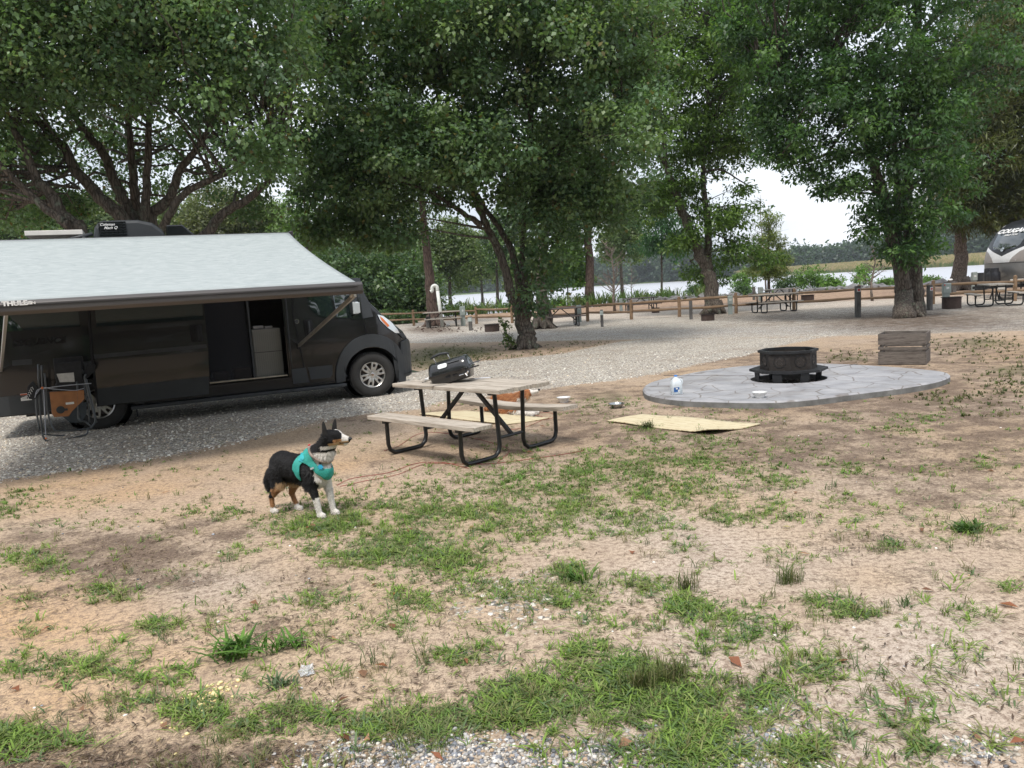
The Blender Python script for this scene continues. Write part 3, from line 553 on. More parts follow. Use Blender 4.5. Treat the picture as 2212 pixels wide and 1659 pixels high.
tree('maple_tree','stout twin-trunked maple with dark jagged leaves on the right','tree',None,b7,
 [([tuple(G(1954,687)-np.array([0,0,.12])),A(1952,640,24.2),A(1950,604,24.2),A(1929,521,24.2),A(1912,437,24.2),A(1887,354,24.2),A(1875,308,24),A(1850,220,24),A(1790,140,24)],.31,.06),
  ([tuple(G(1981,678)-np.array([0,0,.12])),A(1978,640,24.7),A(1975,583,24.7),A(1966,521,24.7),A(1958,375,24.7),A(1979,208,24.7),A(1983,0,24.7),A(1985,-120,24.7)],.28,.1),
  (pl(24.4,(1944,560),(1937,500),(1937,375),(1925,292),(1900,180)),.17,.05),(pl(24.6,(1980,100),(2008,50),(2054,12),(2116,4),(2200,-30)),.1,.04),
  (pl(24,(1880,330),(1800,330),(1740,350),(1690,345)),.07,.02),(pl(24,(1850,220),(1760,180),(1690,160),(1640,170)),.07,.02)],
 [pxblob(*q) for q in [(1860,110,24,190,140,3.2),(1780,260,23.6,130,100,2.4),(1940,320,23.6,110,130,2.4),(1990,470,23.8,80,70,1.4),(1900,455,23.5,50,40,1),(2080,140,24.5,110,130,2.4),(1690,140,24,90,90,2),(1665,250,24,60,60,1.2),(1690,330,23.7,50,28,.8),(1820,405,23.6,60,26,.9),(1960,540,23.7,70,26,1),(1870,500,23.5,36,16,.5),(1750,370,23.6,50,20,.6),(2060,350,24.2,60,90,1.4),(1850,-60,24,300,80,3.6),(1600,60,24,60,60,1.2),(1975,230,23,110,60,1.2)]],
 1300,56,.46,.15,MAPLE,flare=1.15,asp=.5,seed=41,nbr=240,rbr=.05,droop=.3,flat=.5)
b8=G(2072,627)
tree('cedar_tree','olive brown cedar with a pale gnarled trunk above the trailer','tree',None,b8,
 [([tuple(b8),A(2076,560,b8[1]),A(2073,520,b8[1]),A(2080,470,b8[1]),A(2100,380,b8[1]),A(2130,250,b8[1]),A(2150,120,b8[1])],.42,.1),
  (pl(b8[1],(2080,470),(2130,440),(2190,420)),.1,.03),(pl(b8[1],(2100,380),(2050,330),(2010,310)),.08,.03)],
 [pxblob(*q) for q in [(2180,200,41,120,130,4),(2110,330,41,100,110,3.4),(2200,400,41,100,80,3),(2060,420,41,55,60,2),(2040,290,41,55,50,2),(2100,470,41,60,30,1.6),(2150,100,41,110,80,3),(2280,300,41,90,200,3),(2190,480,41,50,22,1.4),(2250,-20,42,160,100,3)]],
 2300,56,.75,.34,CED,bark=BARKC,asp=.16,seed=51,nbr=160,rbr=.06,droop=.25,flat=.5)
# tall dark crown closing the picture top behind the middle tree
FAR1=[(.075,.13,.055),(.105,.175,.065),(.06,.11,.05),(.135,.20,.08)]
FAR2=[(.10,.15,.05),(.13,.18,.06),(.08,.12,.045),(.15,.19,.08)]
FAR3=[(.11,.13,.055),(.14,.16,.07),(.09,.11,.045)]
def straight(name,label,base,top,r0,blobs_,ncl,nper,rc,size,cols,seed,group='trees along the river bank',bark=BARKP,Y=None,**k):
    b=G(*base); Y=b[1]
    return tree(name,label,'tree',group,b,[([tuple(b)]+pl(Y,((base[0]*2+top[0])/3,(base[1]*2+top[1])/3),((base[0]+2*top[0])/3,(base[1]+2*top[1])/3),top),r0,r0*.35)],[pxblob(a,b_,Y+(e if len(q) else 0),c,d,e_) for (a,b_,c,d,e,e_) ,q in [((x[0],x[1],x[2],x[3],0,x[4]),x) for x in blobs_]],ncl,nper,rc,size,cols,bark=bark,seed=seed,nbr=k.pop('nbr',30),**k)
straight('pine_tree','thick reddish pine trunk beside the white hooked pipe',(938,704),(905,380),.33,[(900,380,110,90,3),(860,300,120,90,3)],260,40,.8,.3,FAR1,61,asp=.25)
straight('pine_tree','dark tall pine beyond the fence right of the middle tree',(1275,662),(1262,150),.36,[(1262,300,60,110,3),(1300,420,60,80,3),(1240,450,50,70,3),(1330,200,60,100,3)],380,34,.9,.3,FAR2,62,asp=.3)
snag=G(1172,710)
tree('pine_tree','split bark trunk standing right behind the middle tree','tree',None,snag,[([tuple(G(1175,708)),A(1172,660,30.3),A(1168,610,30.3),A(1170,560,30.3),A(1175,480,30.3),A(1180,400,30.3)],.3,.12)],[pxblob(1190,330,30.3,70,80,2),pxblob(1215,460,30.3,40,50,1.4)],160,40,.5,.16,DK,bark=BARK,seed=63,nbr=20)
straight('spreading_tree','layered pale green tree hanging over the river left of centre',(1043,662),(1035,520),.16,[(1010,600,65,26,3),(985,560,50,30,3),(1060,565,55,36,3),(1020,520,60,34,3)],330,34,.7,.24,FAR2,64,bark=BARK)
straight('spreading_tree','slim dark trunked tree on the bank beside the layered tree',(1076,664),(1070,500),.18,[(1085,540,50,50,3),(1100,480,60,50,3)],260,34,.7,.24,FAR1,65,bark=BARK)
straight('maple_tree','small bright green tree right of the middle tree behind the fence',(1227,664),(1225,560),.07,[(1225,570,44,34,2.2),(1235,535,40,30,2),(1205,600,26,16,1.5),(1255,600,28,16,1.5)],260,34,.55,.2,[(.13,.24,.045),(.16,.28,.06),(.10,.19,.04)],66,bark=BARK)
straight('walnut_tree','thin tree with drooping feathered leaves before the open river',(1430,648),(1428,430),.1,[(1430,470,55,60,2.4),(1405,530,40,26,1.6),(1455,530,30,30,1.6),(1430,410,50,50,2)],300,30,.6,.28,[(.06,.15,.06),(.08,.19,.07),(.05,.12,.05)],67,asp=.3,droop=.7,bark=BARK)
straight('cypress_tree','young yellow green layered conifer by the river',(1661,636),(1660,470),.12,[(1661,480,24,28,1),(1661,520,36,22,1.4),(1661,555,44,20,1.6),(1661,585,46,18,1.7),(1635,540,20,10,.8),(1690,565,18,10,.8)],300,34,.42,.2,[(.13,.17,.035),(.17,.21,.05),(.10,.13,.03)],68,asp=.3,flat=.35)
LEFTT=[(-30,700,-30,440,120,60,46,FAR1,'dark bushy tree at the left picture edge behind the van'),(100,700,100,455,80,50,48,FAR1,'dark tree left of the fanning trunks behind the van'),(215,690,215,455,60,40,52,FAR2,'green tree filling the gap between the fanning trunks'),
 (480,680,478,440,75,60,58,FAR3,'olive pine crown seen under the branches above the van roof'),(395,690,395,470,70,60,60,FAR2,'pale green tree low behind the roof vents'),(575,680,575,470,70,60,60,FAR2,'light green tree behind the front end of the awning'),(655,680,655,480,75,80,58,[(.12,.2,.055),(.15,.24,.07)],'yellow green pine right of the awning corner'),
 (735,697,735,570,70,80,50,FAR1,'dark low tree behind the van windshield'),(815,697,815,580,70,75,50,FAR1,'dark ivy covered tree above the van hood'),(890,694,890,580,60,80,52,FAR1,'dark round bush tree left of the pine trunk'),(770,690,770,500,90,70,62,FAR2,'mid green tall tree behind the dark ivy tree'),(860,685,860,480,90,80,66,FAR2,'pale tall tree behind the pine trunk'),(975,672,975,520,60,60,68,FAR2,'rounded tree right of the pine trunk'),(1150,668,1150,560,50,50,66,FAR2,'shrubby tree showing between the stems of the middle tree'),
 (1345,650,1345,470,50,70,75,FAR2,'slim tree left of the drooping tree on the bank')]
for i,(bx,by,tx,ty,rx,ry,Y_,cols,lab) in enumerate(LEFTT):
    b=A(bx,by,Y_); b[2]=0
    bl=[pxblob(tx,ty+ry*.2,Y_,rx*.8,ry,3.5),pxblob(tx-rx*.5,ty+ry*.8,Y_-1,rx*.6,ry*.7,3),pxblob(tx+rx*.5,ty+ry*.7,Y_-.5,rx*.6,ry*.7,3)]
    if bx<930: bl.append(pxblob(tx,ty+ry*1.5,Y_-1,rx*.9,ry*.5,2.5))
    tree('bank_tree',lab,'tree','trees along the river bank',b,[([tuple(b),A(bx-4,(by+ty)/2,Y_),A(tx,ty,Y_)],.2,.06)],bl,460,34,.75,.21,cols,seed=100+i,nbr=26,rbr=.06,sides=7)
def bush(px,base,top,rx,cols,lab,seed,Y=None,size=.2,nper=22,ncl=60,asp=.5,droop=.2):
    b=G(px,base); Y=Y or b[1]; b=A(px,base,Y); b[2]=ground_z(b[0],b[1]); h=(base-top)
    root=empty('bush',b,0,lab,'bush','bushes on the river bank')
    c=blob_pts([(np.array(q[0])-b,q[1]) for q in [pxblob(px,top+h*.55,Y,rx,h*.45,rx*Y/F),pxblob(px-rx*.5,base-h*.3,Y,rx*.5,h*.3,.8),pxblob(px+rx*.4,base-h*.3,Y,rx*.5,h*.3,.8)]],ncl,seed,.6)
    mb=MB(); rr=np.random.default_rng(seed)
    for t in c[:14]: mb.tube([(rr.normal()*.1,rr.normal()*.1,-.1),t*.5+np.array([0,0,.1]),t],[.03,.02,.008],4,False)
    mb.build('stem',BARK,root,True)
    V,Fq,ct=leaves(c,nper,.34,size,asp,seed,cols,droop); np_mesh('leaves',V,Fq,LEAF,root,{'tint':('FACE',ct)})
BR=[(.12,.22,.045),(.16,.28,.06),(.1,.18,.04)]; BD=[(.06,.11,.04),(.08,.14,.05)]
for i,(px,ba,tp,rx,cols,lab,n_) in enumerate([(1610,632,565,32,BR,'tall bright shrub left of the young conifer',80),(1700,628,578,30,BD,'darker shrub at the right foot of the young conifer',70),(1750,626,566,34,BR,'tallest bright green bush right of the young conifer',110),(1800,624,592,26,BR,'lower bright bush trailing right from the tallest one',60),(1864,618,562,24,BR,'small tree-like bush left of the bare sapling',60),(1918,617,597,18,BR,'low bush just left of the twin trunk',34),(2010,616,594,22,BR,'low bush just right of the twin trunk',40),(1252,664,634,14,BD,'dark pointed shrub at the foot of the tall pine',40),(1500,640,600,18,BD,'shrub behind the leaning tree base, left side',36),(1530,640,590,24,BD,'green shrub behind the leaning tree trunk',50),(1450,646,628,14,BD,'small tufted shrub right of the drooping tree',24),(1400,648,632,14,BD,'small tufted shrub left of the drooping tree',24),(1600,636,610,24,BD,'low shrub on the rocks behind the grey picnic table',36),(1030,676,655,24,BD,'low shrub under the layered tree',34),(1100,674,650,24,BD,'low shrub behind the fence by the slim trunk',34),(930,684,650,30,BD,'low shrub behind the fence by the pine trunk',40),(985,680,650,26,BD,'low shrub left of the layered tree trunk',40),(1205,668,640,22,BR,'low bright shrub left of the small green tree',40),(860,700,660,50,BD,'shrub mass behind the fence above the van nose',70)]):
    bush(px,ba,tp,rx,cols,lab,200+i,ncl=n_)
def bare(px,base,top,spread,lab,seed,r=.05,Y=None,n=26):
    b=G(px,base); Y=Y or b[1]; b=A(px,base,Y); b[2]=0; s=Y/F; h=(base-top)*s; mb=MB(); rr=np.random.default_rng(seed)
    P_=[np.array([rr.normal()*.04*h*t,rr.normal()*.02,h*t]) for t in np.linspace(0,1,7)]; mb.tube(P_,[r*(1-.85*i/6) for i in range(7)],8)
    for k in range(n):
        t=.25+.7*rr.random(); p=P_[0]+np.array([0,0,h*t]); i=int(t*6); p=P_[i]+(P_[min(6,i+1)]-P_[i])*(t*6-i); a=rr.random()*6.28; l=spread*s*(1.1-t)*(.6+.6*rr.random())
        d=np.array([math.cos(a),math.sin(a),.6]); e=p+d*l; m_=p+d*l*.5-np.array([0,0,.05*l]); mb.tube([p,m_,e],[r*.35,r*.22,r*.08],4,False)
        for q in range(4):
            s0=p+(e-p)*(.3+.6*rr.random()); e2=s0+(d+rr.normal(size=3)*.6)*l*.4; mb.tube([s0,e2],[r*.13,r*.05],3,False)
    o=empty('bare_tree',b,0,lab,'tree','leafless young trees'); mb.build('trunk',BARKB,o,True)
bare(1328,672,520,60,'pale leafless young tree beyond the fence, left of the open river',301,.09,n=30)
bare(1884,650,525,50,'thin leafless sapling left of the twin trunk',302,.07,n=22)
bare(1655,636,430,60,'leafless grey tree top sticking up behind the young conifer',303,.08,Y=64,n=34)
bare(1365,648,560,26,'small leafless tree left of the drooping tree',304,.05,n=14)
# ---- far woods, reeds, rocks
def line_pts(line,n,seed,back):
    r=np.random.default_rng(seed); a=np.array(line); seg=np.linalg.norm(np.diff(a,axis=0),axis=1); t=r.random(n)*seg.sum(); cs=np.r_[0,np.cumsum(seg)]
    i=np.searchsorted(cs,t)-1; i=np.clip(i,0,len(seg)-1); u=((t-cs[i])/seg[i])[:,None]; p=a[i]*(1-u)+a[i+1]*u; p[:,1]+=back[0]+(back[1]-back[0])*r.random(n); return p
WF=[(.035,.07,.035),(.05,.09,.045),(.06,.105,.04),(.03,.06,.035)]
def wood(line,n,hh,back,seed,size,wid):
    r=np.random.default_rng(seed); p=line_pts(line,n,seed,back); z=ground_z(p[:,0],p[:,1]); h=hh*(.55+.75*r.random(n)**1.5); C_=[];
    for (x,y),zz,h_ in zip(p,z,h):
        w_=wid*(.7+.6*r.random()); k=14; d=r.normal(size=(k,3)); d/=np.linalg.norm(d,axis=1)[:,None]
        C_.append(np.array([x,y,zz+h_*.5])+d*np.array([w_,w_,h_*.5])*(.5+.5*r.random((k,1)))); C_.append(np.c_[x+r.normal(size=5)*w_*.8,y-r.random(5)*3,zz+r.random(5)*h_*.3])
    C_=np.concatenate(C_); V,Fq,ct=leaves(C_,16,wid*.5,size,.8,seed,WF,.2,.8)
    return tag(np_mesh('far_woods',V,Fq,LEAF,None,{'tint':('FACE',ct)}),kind='stuff')
wood([FX(600,560),FX(1278,570),FX(1482,480),FX(1580,450)],230,21,(4,90),401,2.2,7)
wood([FX(1570,460),FX(1720,450),FX(1900,430),FX(2300,410)],220,20,(0,60),402,1.8,6)
wood([FX(1680,410),FX(1790,400)],26,13,(6,30),403,1.4,4.5)
wood([FX(2020,385),FX(2240,350),FX(2500,340)],90,22,(0,50),404,1.5,5)
def reeds():
    p=line_pts([FX(1640,420),FX(1700,400),FX(1775,360),FX(1984,300),FX(2131,268),FX(2400,245)],34000,405,(1,62)); r=np.random.default_rng(406); n=len(p); z=ground_z(p[:,0],p[:,1])-.1
    h=2.7*(.8+.35*r.random(n)); wdt=.26+.24*r.random(n); a=r.normal(size=n)*.25; c0=np.c_[p,z]; s=np.c_[wdt,0*wdt,0*wdt]
    top=c0+np.c_[a,a*.3,h]; mid=c0+np.c_[a*.4,0*a,h*.72]
    V=np.stack([c0-s,c0+s,mid+s*1.2,mid-s*1.2,top+s*.5,top-s*.5],1).reshape(-1,3); i=np.arange(n)*6
    Fq=np.r_[np.c_[i,i+1,i+2,i+3],np.c_[i+3,i+2,i+4,i+5]]
    g1=np.array([(.16,.22,.08),(.2,.24,.1),(.26,.25,.12),(.13,.19,.07)])[r.integers(0,4,n)]; g2=np.array([(.42,.33,.2),(.3,.28,.14),(.46,.36,.25)])[r.integers(0,3,n)]
    return tag(np_mesh('reeds',V,Fq,LEAF,None,{'tint':('FACE',np.r_[g1,g2])}),kind='stuff')
reeds()
# tall grass on the near bank
Wb=line_pts([(-30,54),(-7,54),(.5,54),(6.5,54.3),(11,56.5),(15.3,58.5)],700,407,(-1.2,1.6)); tag(blades(Wb,9,.9,.05,.45,'bank_grass',GRASSM,[(.09,.15,.05),(.12,.19,.06),(.16,.2,.08)],408),kind='stuff')
Wb=line_pts([(15,58.5),(22,56.8),(28,52),(34,49.5),(60,46)],160,409,(-1,2)); tag(blades(Wb,8,.5,.05,.5,'bank_grass',GRASSM,[(.1,.17,.05),(.14,.2,.07)],410),kind='stuff')
rp=line_pts([(8,55),(11,56.6),(15.3,58.5),(22.4,56.5),(28,52),(34,49.5),(60,46)],420,411,(-1.4,1.8)); r_=np.random.default_rng(412)
bm=bmesh.new()
for (x,y) in rp:
    s=.18+.3*r_.random()**2; M=Matrix.Translation((x,y,ground_z(x,y)+s*.25))@Matrix.Rotation(r_.random()*6,4,'Z')@Matrix.Diagonal((s*1.3,s,s*.7,1)); k=bmesh.ops.create_icosphere(bm,subdivisions=1,radius=1,matrix=M)
    for v in k['verts']: v.co+=Vector(r_.normal(size=3)*s*.13)
me=bpy.data.meshes.new('rocks'); bm.to_mesh(me); bm.free(); tag(link('rocks',me,mat('rock',(.17,.165,.165),.9,0,.5,2)),kind='stuff')
# ---------------------------------------------------------------- the camper van
VO=G(805,857); _r=G(215,927); VYAW=math.atan2(VO[1]-_r[1],VO[0]-_r[0]); WB=float(np.linalg.norm(VO-_r))
ux=np.array([math.cos(VYAW),math.sin(VYAW),0]); uy=np.array([-math.sin(VYAW),math.cos(VYAW),0])
def VP(px,py,y=0.):
    """point of the van's local plane y seen at a spot"""
    d=ray(px,py); o=np.array([0,0,H]); t=np.dot(VO+uy*y-o,uy)/np.dot(d,uy); p=o+t*d-VO; return np.array([p@ux,y,p[2]])
van=empty('camper_van',VO,VYAW,'dark grey high-roof camper van with its awning out and side door open','van')
def pmat(name,col,rough,metal=0,coat=0,**k): return mat(name,col,rough,metal,k.pop('var',.12),k.pop('scale',3),coat=coat,**k)
n=N('van_paint'); v=n.coord('Object'); n.P(Base_Color=n.ramp(n.noise(v,2,4),[(.3,(.016,.016,.018)),(.7,(.024,.023,.023))]),Metallic=.45,Roughness=.24,Coat_Weight=.45,Coat_Roughness=.06)
n.P(Normal=n.bump(n.noise(n.coord('Object',(.5,.5,2.5)),1.3,2),.08,.03)); PAINT=n.m
PLAST=pmat('black_plastic',(.028,.032,.036),.55,bump=.15,bscale=150); GLOSSB=pmat('gloss_black',(.008,.009,.011),.12,coat=.5); DARK=pmat('dark_void',(.006,.006,.007),.8)
RUB=pmat('tyre_rubber',(.024,.023,.022),.8,bump=.4,bscale=70); ALU=pmat('alloy',(.5,.49,.47),.32,.85); CHR=pmat('chrome',(.75,.76,.78),.12,1.); WHT=pmat('white_print',(.75,.75,.74),.6,var=.04)
n=N('tinted_glass'); n.P(Base_Color=(.012,.02,.02),Roughness=.03,Specular_IOR_Level=.9,Coat_Weight=1.,Coat_Roughness=.02); GLASS=n.m
n=N('lamp_glass'); n.P(Base_Color=(.75,.8,.82),Roughness=.08,Specular_IOR_Level=.8,Metallic=.4); LAMPG=n.m
AMB=pmat('amber_lens',(.75,.17,.02),.15,coat=.6); GREYC=pmat('cabinet_grey',(.19,.185,.165),.5,var=.08)
T_=np.array([(-5.42,2.35),(-5.32,2.58),(-5.1,2.66),(-1.5,2.68),(-1.1,2.60),(-.83,2.46),(-.49,2.15),(-.11,1.80),(.12,1.56),(.3,1.36),(.5,1.19),(.7,1.05),(.85,.88),(.93,.7),(.95,.3)])
def top(u): return np.interp(u,T_[:,0],T_[:,1])
W_=np.array([(-5.45,.10),(-5.3,.0),(.2,0),(.35,.035),(.5,.10),(.62,.19),(.75,.34),(.85,.55),(.95,.85)])
def ys(u,z):
    y=np.interp(u,W_[:,0],W_[:,1])
    y=y-.018*math.sin(min(1,max(0,(z-.3)/1.1))*math.pi)
    if z>1.25: y+=.075*((z-1.25)/1.4)**1.4
    if u>-1.1 and z>1.35: y+=.10*min(1,(u+1.1)/.9)*(z-1.35)    # the cab leans in
    return y
def zs(u): return top(u)-.16*min(1,max(.3,(top(u)-.7)/1.2))
def panel(mb,poly,off=0.,far=False,cuts=(.16,.2)):
    """a polygon of the side elevation (u,z) laid on the curved flank"""
    bm=bmesh.new(); vs=[bm.verts.new((p[0],0,p[1])) for p in poly]; bm.faces.new(vs)
    bmesh.ops.triangulate(bm,faces=bm.faces[:])
    us=[p[0] for p in poly]; zz=[p[1] for p in poly]
    for a,b_,st,ax in ((min(us),max(us),cuts[0],(1,0,0)),(min(zz),max(zz),cuts[1],(0,0,1))):
        k=math.ceil(a/st)*st
        while k<b_-1e-6:
            if ax[0]==0 or k>-1.3 or abs((k/st)%4)<.5:
                bmesh.ops.bisect_plane(bm,geom=bm.verts[:]+bm.edges[:]+bm.faces[:],dist=1e-5,plane_co=Vector(ax)*k,plane_no=ax)
            k+=st
    mp_={}
    for v_ in bm.verts:
        y=ys(v_.co.x,v_.co.z)-off
        mp_[v_]=mb.bm.verts.new((v_.co.x,(2.06-y) if far else y,v_.co.z))
    for f_ in bm.faces:
        try: mb.bm.faces.new([mp_[q] for q in f_.verts])
        except ValueError: pass
    bm.free()
def arc(cx,cz,r,a0,a1,n_=14,rz=None):
    return [(cx+r*math.cos(math.radians(a0+(a1-a0)*i/n_)),cz+(rz or r)*math.sin(math.radians(a0+(a1-a0)*i/n_))) for i in range(n_+1)]
FW=(.03,.37); RW=(-WB+.03,.37)
def thick(o,t): 
    m=o.modifiers.new('s','SOLIDIFY'); m.thickness=t; m.offset=0; return o
OPEN=(-2.52,-1.30,.47,2.22)
body=MB()
tops=[(u,zs(u)) for u in (.93,.85,.7,.5,.3,.12,-.11,-.3,-.49,-.66,-.83,-1.1,-1.3)]
panel(body,[(.94,.3)]+tops+[(OPEN[1],.3),(-.47,.3)]+arc(*FW,.46,188,-8,18)[0:]+[(.52,.3)])
panel(body,[(OPEN[0],OPEN[3]),(OPEN[1],OPEN[3]),(OPEN[1],zs(OPEN[1])),(-1.6,zs(-1.6)),(OPEN[0],zs(OPEN[0]))])
panel(body,[(OPEN[0],.3),(OPEN[1],.3),(OPEN[1],OPEN[2]),(OPEN[0],OPEN[2])])
panel(body,[(OPEN[0],.3),(OPEN[0],zs(-2.5)),(-5.1,zs(-5.1)),(-5.32,zs(-5.32)),(-5.42,2.1),(-5.42,.34),(RW[0]-.5,.3)]+arc(*RW,.46,188,-8,18)+[(RW[0]+.5,.3)])
panel(body,[(.94,.3)]+tops+[(-5.1,zs(-5.1)),(-5.32,zs(-5.32)),(-5.42,2.1),(-5.42,.34)],far=True)
rings=[]
for u in (.945,.93,.89,.85,.78,.7,.6,.5,.4,.3,.2,.12,0,-.11,-.3,-.49,-.66,-.83,-.97,-1.1,-1.3,-1.5,-2.5,-4,-5.1,-5.2,-5.32,-5.42):
    z0=zs(u); t=top(u); y0=ys(u,z0); rd=.2 if u<0 else .12
    h=[(y0+rd*(1-math.cos(a)),z0+(t-z0)*math.sin(a)) for a in np.linspace(0,math.pi/2,6)]
    rg=h+[(1.03,t+.012)]+[(2.06-a,b_) for a,b_ in h[::-1]]
    rings.append([body.bm.verts.new((u,a,b_)) for a,b_ in rg])
for a,b_ in zip(rings,rings[1:]):
    for j in range(len(a)-1): body.bm.faces.new((a[j],a[j+1],b_[j+1],b_[j]))
body.bm.faces.new([body.bm.verts.new(p) for p in ((.95,.85,.3),(.95,1.21,.3),(.95,1.21,.66),(.95,.85,.66))])
body.bm.faces.new([body.bm.verts.new(p) for p in ((-5.42,.09,.34),(-5.42,1.97,.34),(-5.42,1.97,2.2),(-5.42,.09,2.2))])
body.bm.faces.new([body.bm.verts.new(p) for p in ((-5.4,.05,.32),(-5.4,2.0,.32),(.9,1.95,.32),(.9,.1,.32))][::-1])
bmesh.ops.remove_doubles(body.bm,verts=body.bm.verts[:],dist=.004)
bo=body.build('body',PAINT,van,True,auto=38)
def side(name,poly,off,m,th=0,smooth=True,cuts=(.16,.2),parent=None):
    mb=MB(); panel(mb,poly,off,False,cuts); o=mb.build(name,m,parent or van,smooth and not th)
    if th: thick(o,th)
    return o
def seam(pts,off=.004,wd=.012,name='seam',m=None,parent=None):
    """thin dark line along the flank"""
    mb=MB()
    for a,b_ in zip(pts,pts[1:]):
        a=np.array(a);b_=np.array(b_); k=max(1,int(np.linalg.norm(b_-a)/.2))
        for i in range(k):
            p=a+(b_-a)*i/k; q=a+(b_-a)*(i+1)/k
            mb.bar((p[0],ys(*p)-off,p[1]),(q[0],ys(*q)-off,q[1]),.006,wd,(0,0,1) if abs(p[0]-q[0])>abs(p[1]-q[1]) else (1,0,0))
    return mb.build(name,m or DARK,parent or van)
# front wheel arch flare, rocker, cab door lower cladding
def ring(c,r0,r1,a0,a1,rz=1.): return arc(*c,r1,a0,a1,20,r1*rz)+arc(*c,r0,a1,a0,20,r0)
side('wheel_arch',ring(FW,.47,.62,186,-20,1.10),.028,PLAST,.05)
side('wheel_arch',ring(RW,.47,.60,186,-6,1.06),.022,PLAST,.04)
side('bumper',[(.48,.26),(.94,.26),(.945,.62),(.9,.80),(.78,.90),(.62,.86),(.60,.62),(.52,.4)],.03,PLAST,.04,cuts=(.06,.1))
side('front_panel',[(.56,1.02),(.7,1.0),(.84,.84),(.78,.91),(.66,.93)],.012,PLAST,.01,cuts=(.05,.1))
cab=side('cab_door',[(-1.06,.40),(-.98,.33),(-.62,.33),(-.60,.8),(-.42,1.02),(-.17,1.14),(-.10,1.45),(-.2,1.78),(-.6,2.1),(-1.08,2.1),(-1.16,1.5)],.006,PAINT)
seam([(-.62,.33),(-.98,.33),(-1.06,.42),(-1.17,1.5),(-1.1,2.1)],.009,.014,'door_gap',parent=cab)
seam([(-.02,1.05),(-.06,1.4),(-.12,1.78)],.009,.013,'door_gap',parent=cab)
seam([(-.62,.33),(-.2,.33)],.009,.010,'door_gap',parent=cab)
def vpoly(*pts): return [tuple(VP(x,y)[[0,2]]) for x,y in pts]
side('lower_cladding',[(-.99,.40),(-.68,.40),(-.64,.44),(-.63,.60),(-1.02,.60)],.02,PLAST,.02,parent=cab)
side('lower_cladding',[(-1.27,.36),(-1.02,.36),(-1.05,.60),(-1.28,.60)],.018,PLAST,.02)
seam([(-1.27,1.0),(-1.06,1.0),(-.72,1.01),(-.5,1.03)],.010,.008,'crease',m=PAINT)
frame=side('window_frame',vpoly((662,636),(664,655),(668,668),(682,683),(700,687),(764,689),(790,689),(790,640),(780,600),(660,600)),.010,GLOSSB,parent=cab)
side('side_window',vpoly((665,636),(667,655),(671,666),(684,680),(700,684),(722,686),(718,660),(712,632),(705,605),(664,605)),.014,GLASS,parent=cab)
side('quarter_window',vpoly((728,686),(762,686),(758,640),(748,615),(714,605),(722,650)),.014,GLASS,parent=cab)
mbh=MB(); hp=VP(666,708); mbh.box((hp[0],ys(hp[0],hp[2])-.008,hp[2]),(.14,.03,.27),None,.02); dh=mbh.build('handle_recess',DARK,cab,True)
mbh=MB(); mbh.box((hp[0]+.005,ys(hp[0],hp[2])-.035,hp[2]),(.035,.035,.22),None,.012); mbh.build('door_handle',PLAST,dh,True)
ep=VP(641,694); mbh=MB(); mbh.lathe([(.036,0),(.036,.004),(0,.004)],20,Matrix.Translation((ep[0],ys(ep[0],ep[2])-.004,ep[2]))@Matrix.Rotation(math.pi/2,4,'X')); bd=mbh.build('badge',CHR,van)
mbh=MB(); mbh.lathe([(.030,0),(.030,.003),(0,.003)],20,Matrix.Translation((ep[0],ys(ep[0],ep[2])-.007,ep[2]))@Matrix.Rotation(math.pi/2,4,'X')); mbh.build('badge_face',PLAST,bd)
text_mesh('badge_print','EF',.03,WHT,bd,Matrix.Translation((ep[0],ys(ep[0],ep[2])-.0115,ep[2]))@Matrix.Rotation(math.pi/2,4,'X'),.0005) if False else None
# mirror
mp0=VP(770,658); mx0=mp0[0]-.02; mb=MB(); mb.box((mx0-.06,-.12,1.56),(.10,.20,.36),None,.04); mb.bar((mx0-.03,.10,1.44),(mx0-.06,-.06,1.45),.08,.09,bev=.02); mi=mb.build('side_mirror',PLAST,van,True)
mb=MB(); mb.box((mx0-.02,-.222,1.50),(.075,.012,.17),None,.005); mb.box((mx0-.05,-.215,1.50),(.09,.012,.19),None,.005); mb.build('mirror_lamp',LAMPG,mi)
side('corner_trim',vpoly((783,688),(806,684),(796,648),(786,630),(778,622)),.012,PLAST)
# headlight
hl=side('headlight',[(.20,1.36),(.30,1.33),(.44,1.22),(.56,1.08),(.60,1.01),(.50,1.03),(.36,1.13),(.24,1.26)],.012,LAMPG,cuts=(.05,.05))
side('turn_signal',[(.235,1.335),(.29,1.29),(.40,1.16),(.36,1.14),(.26,1.26)],.017,AMB,cuts=(.05,.05),parent=hl)
side('fog_lamp_recess',[(.74,.70),(.80,.78),(.86,.70),(.84,.6),(.79,.56)],.05,DARK,cuts=(.03,.05))
# windshield strip and wiper cowl
mb=MB(); rg=[]
for u in np.linspace(.10,-.93,9):
    z0=zs(u);t=top(u)+.012;y0=ys(u,z0)
    rg.append([mb.bm.verts.new((u,a,b_)) for a,b_ in [(y0+.13,t-.035),(y0+.3,t-.004),(1.03,t+.006),(1.76-y0,t-.004),(1.93-y0,t-.035)]])
for a,b_ in zip(rg,rg[1:]):
    for j in range(4): mb.bm.faces.new((a[j],a[j+1],b_[j+1],b_[j]))
mb.build('windshield',GLASS,van,True)
mb=MB(); mb.box((-1.0,.35,top(-1.0)+.03),(.12,.06,.035),None,.012); mb.build('clearance_light',WHT,van)
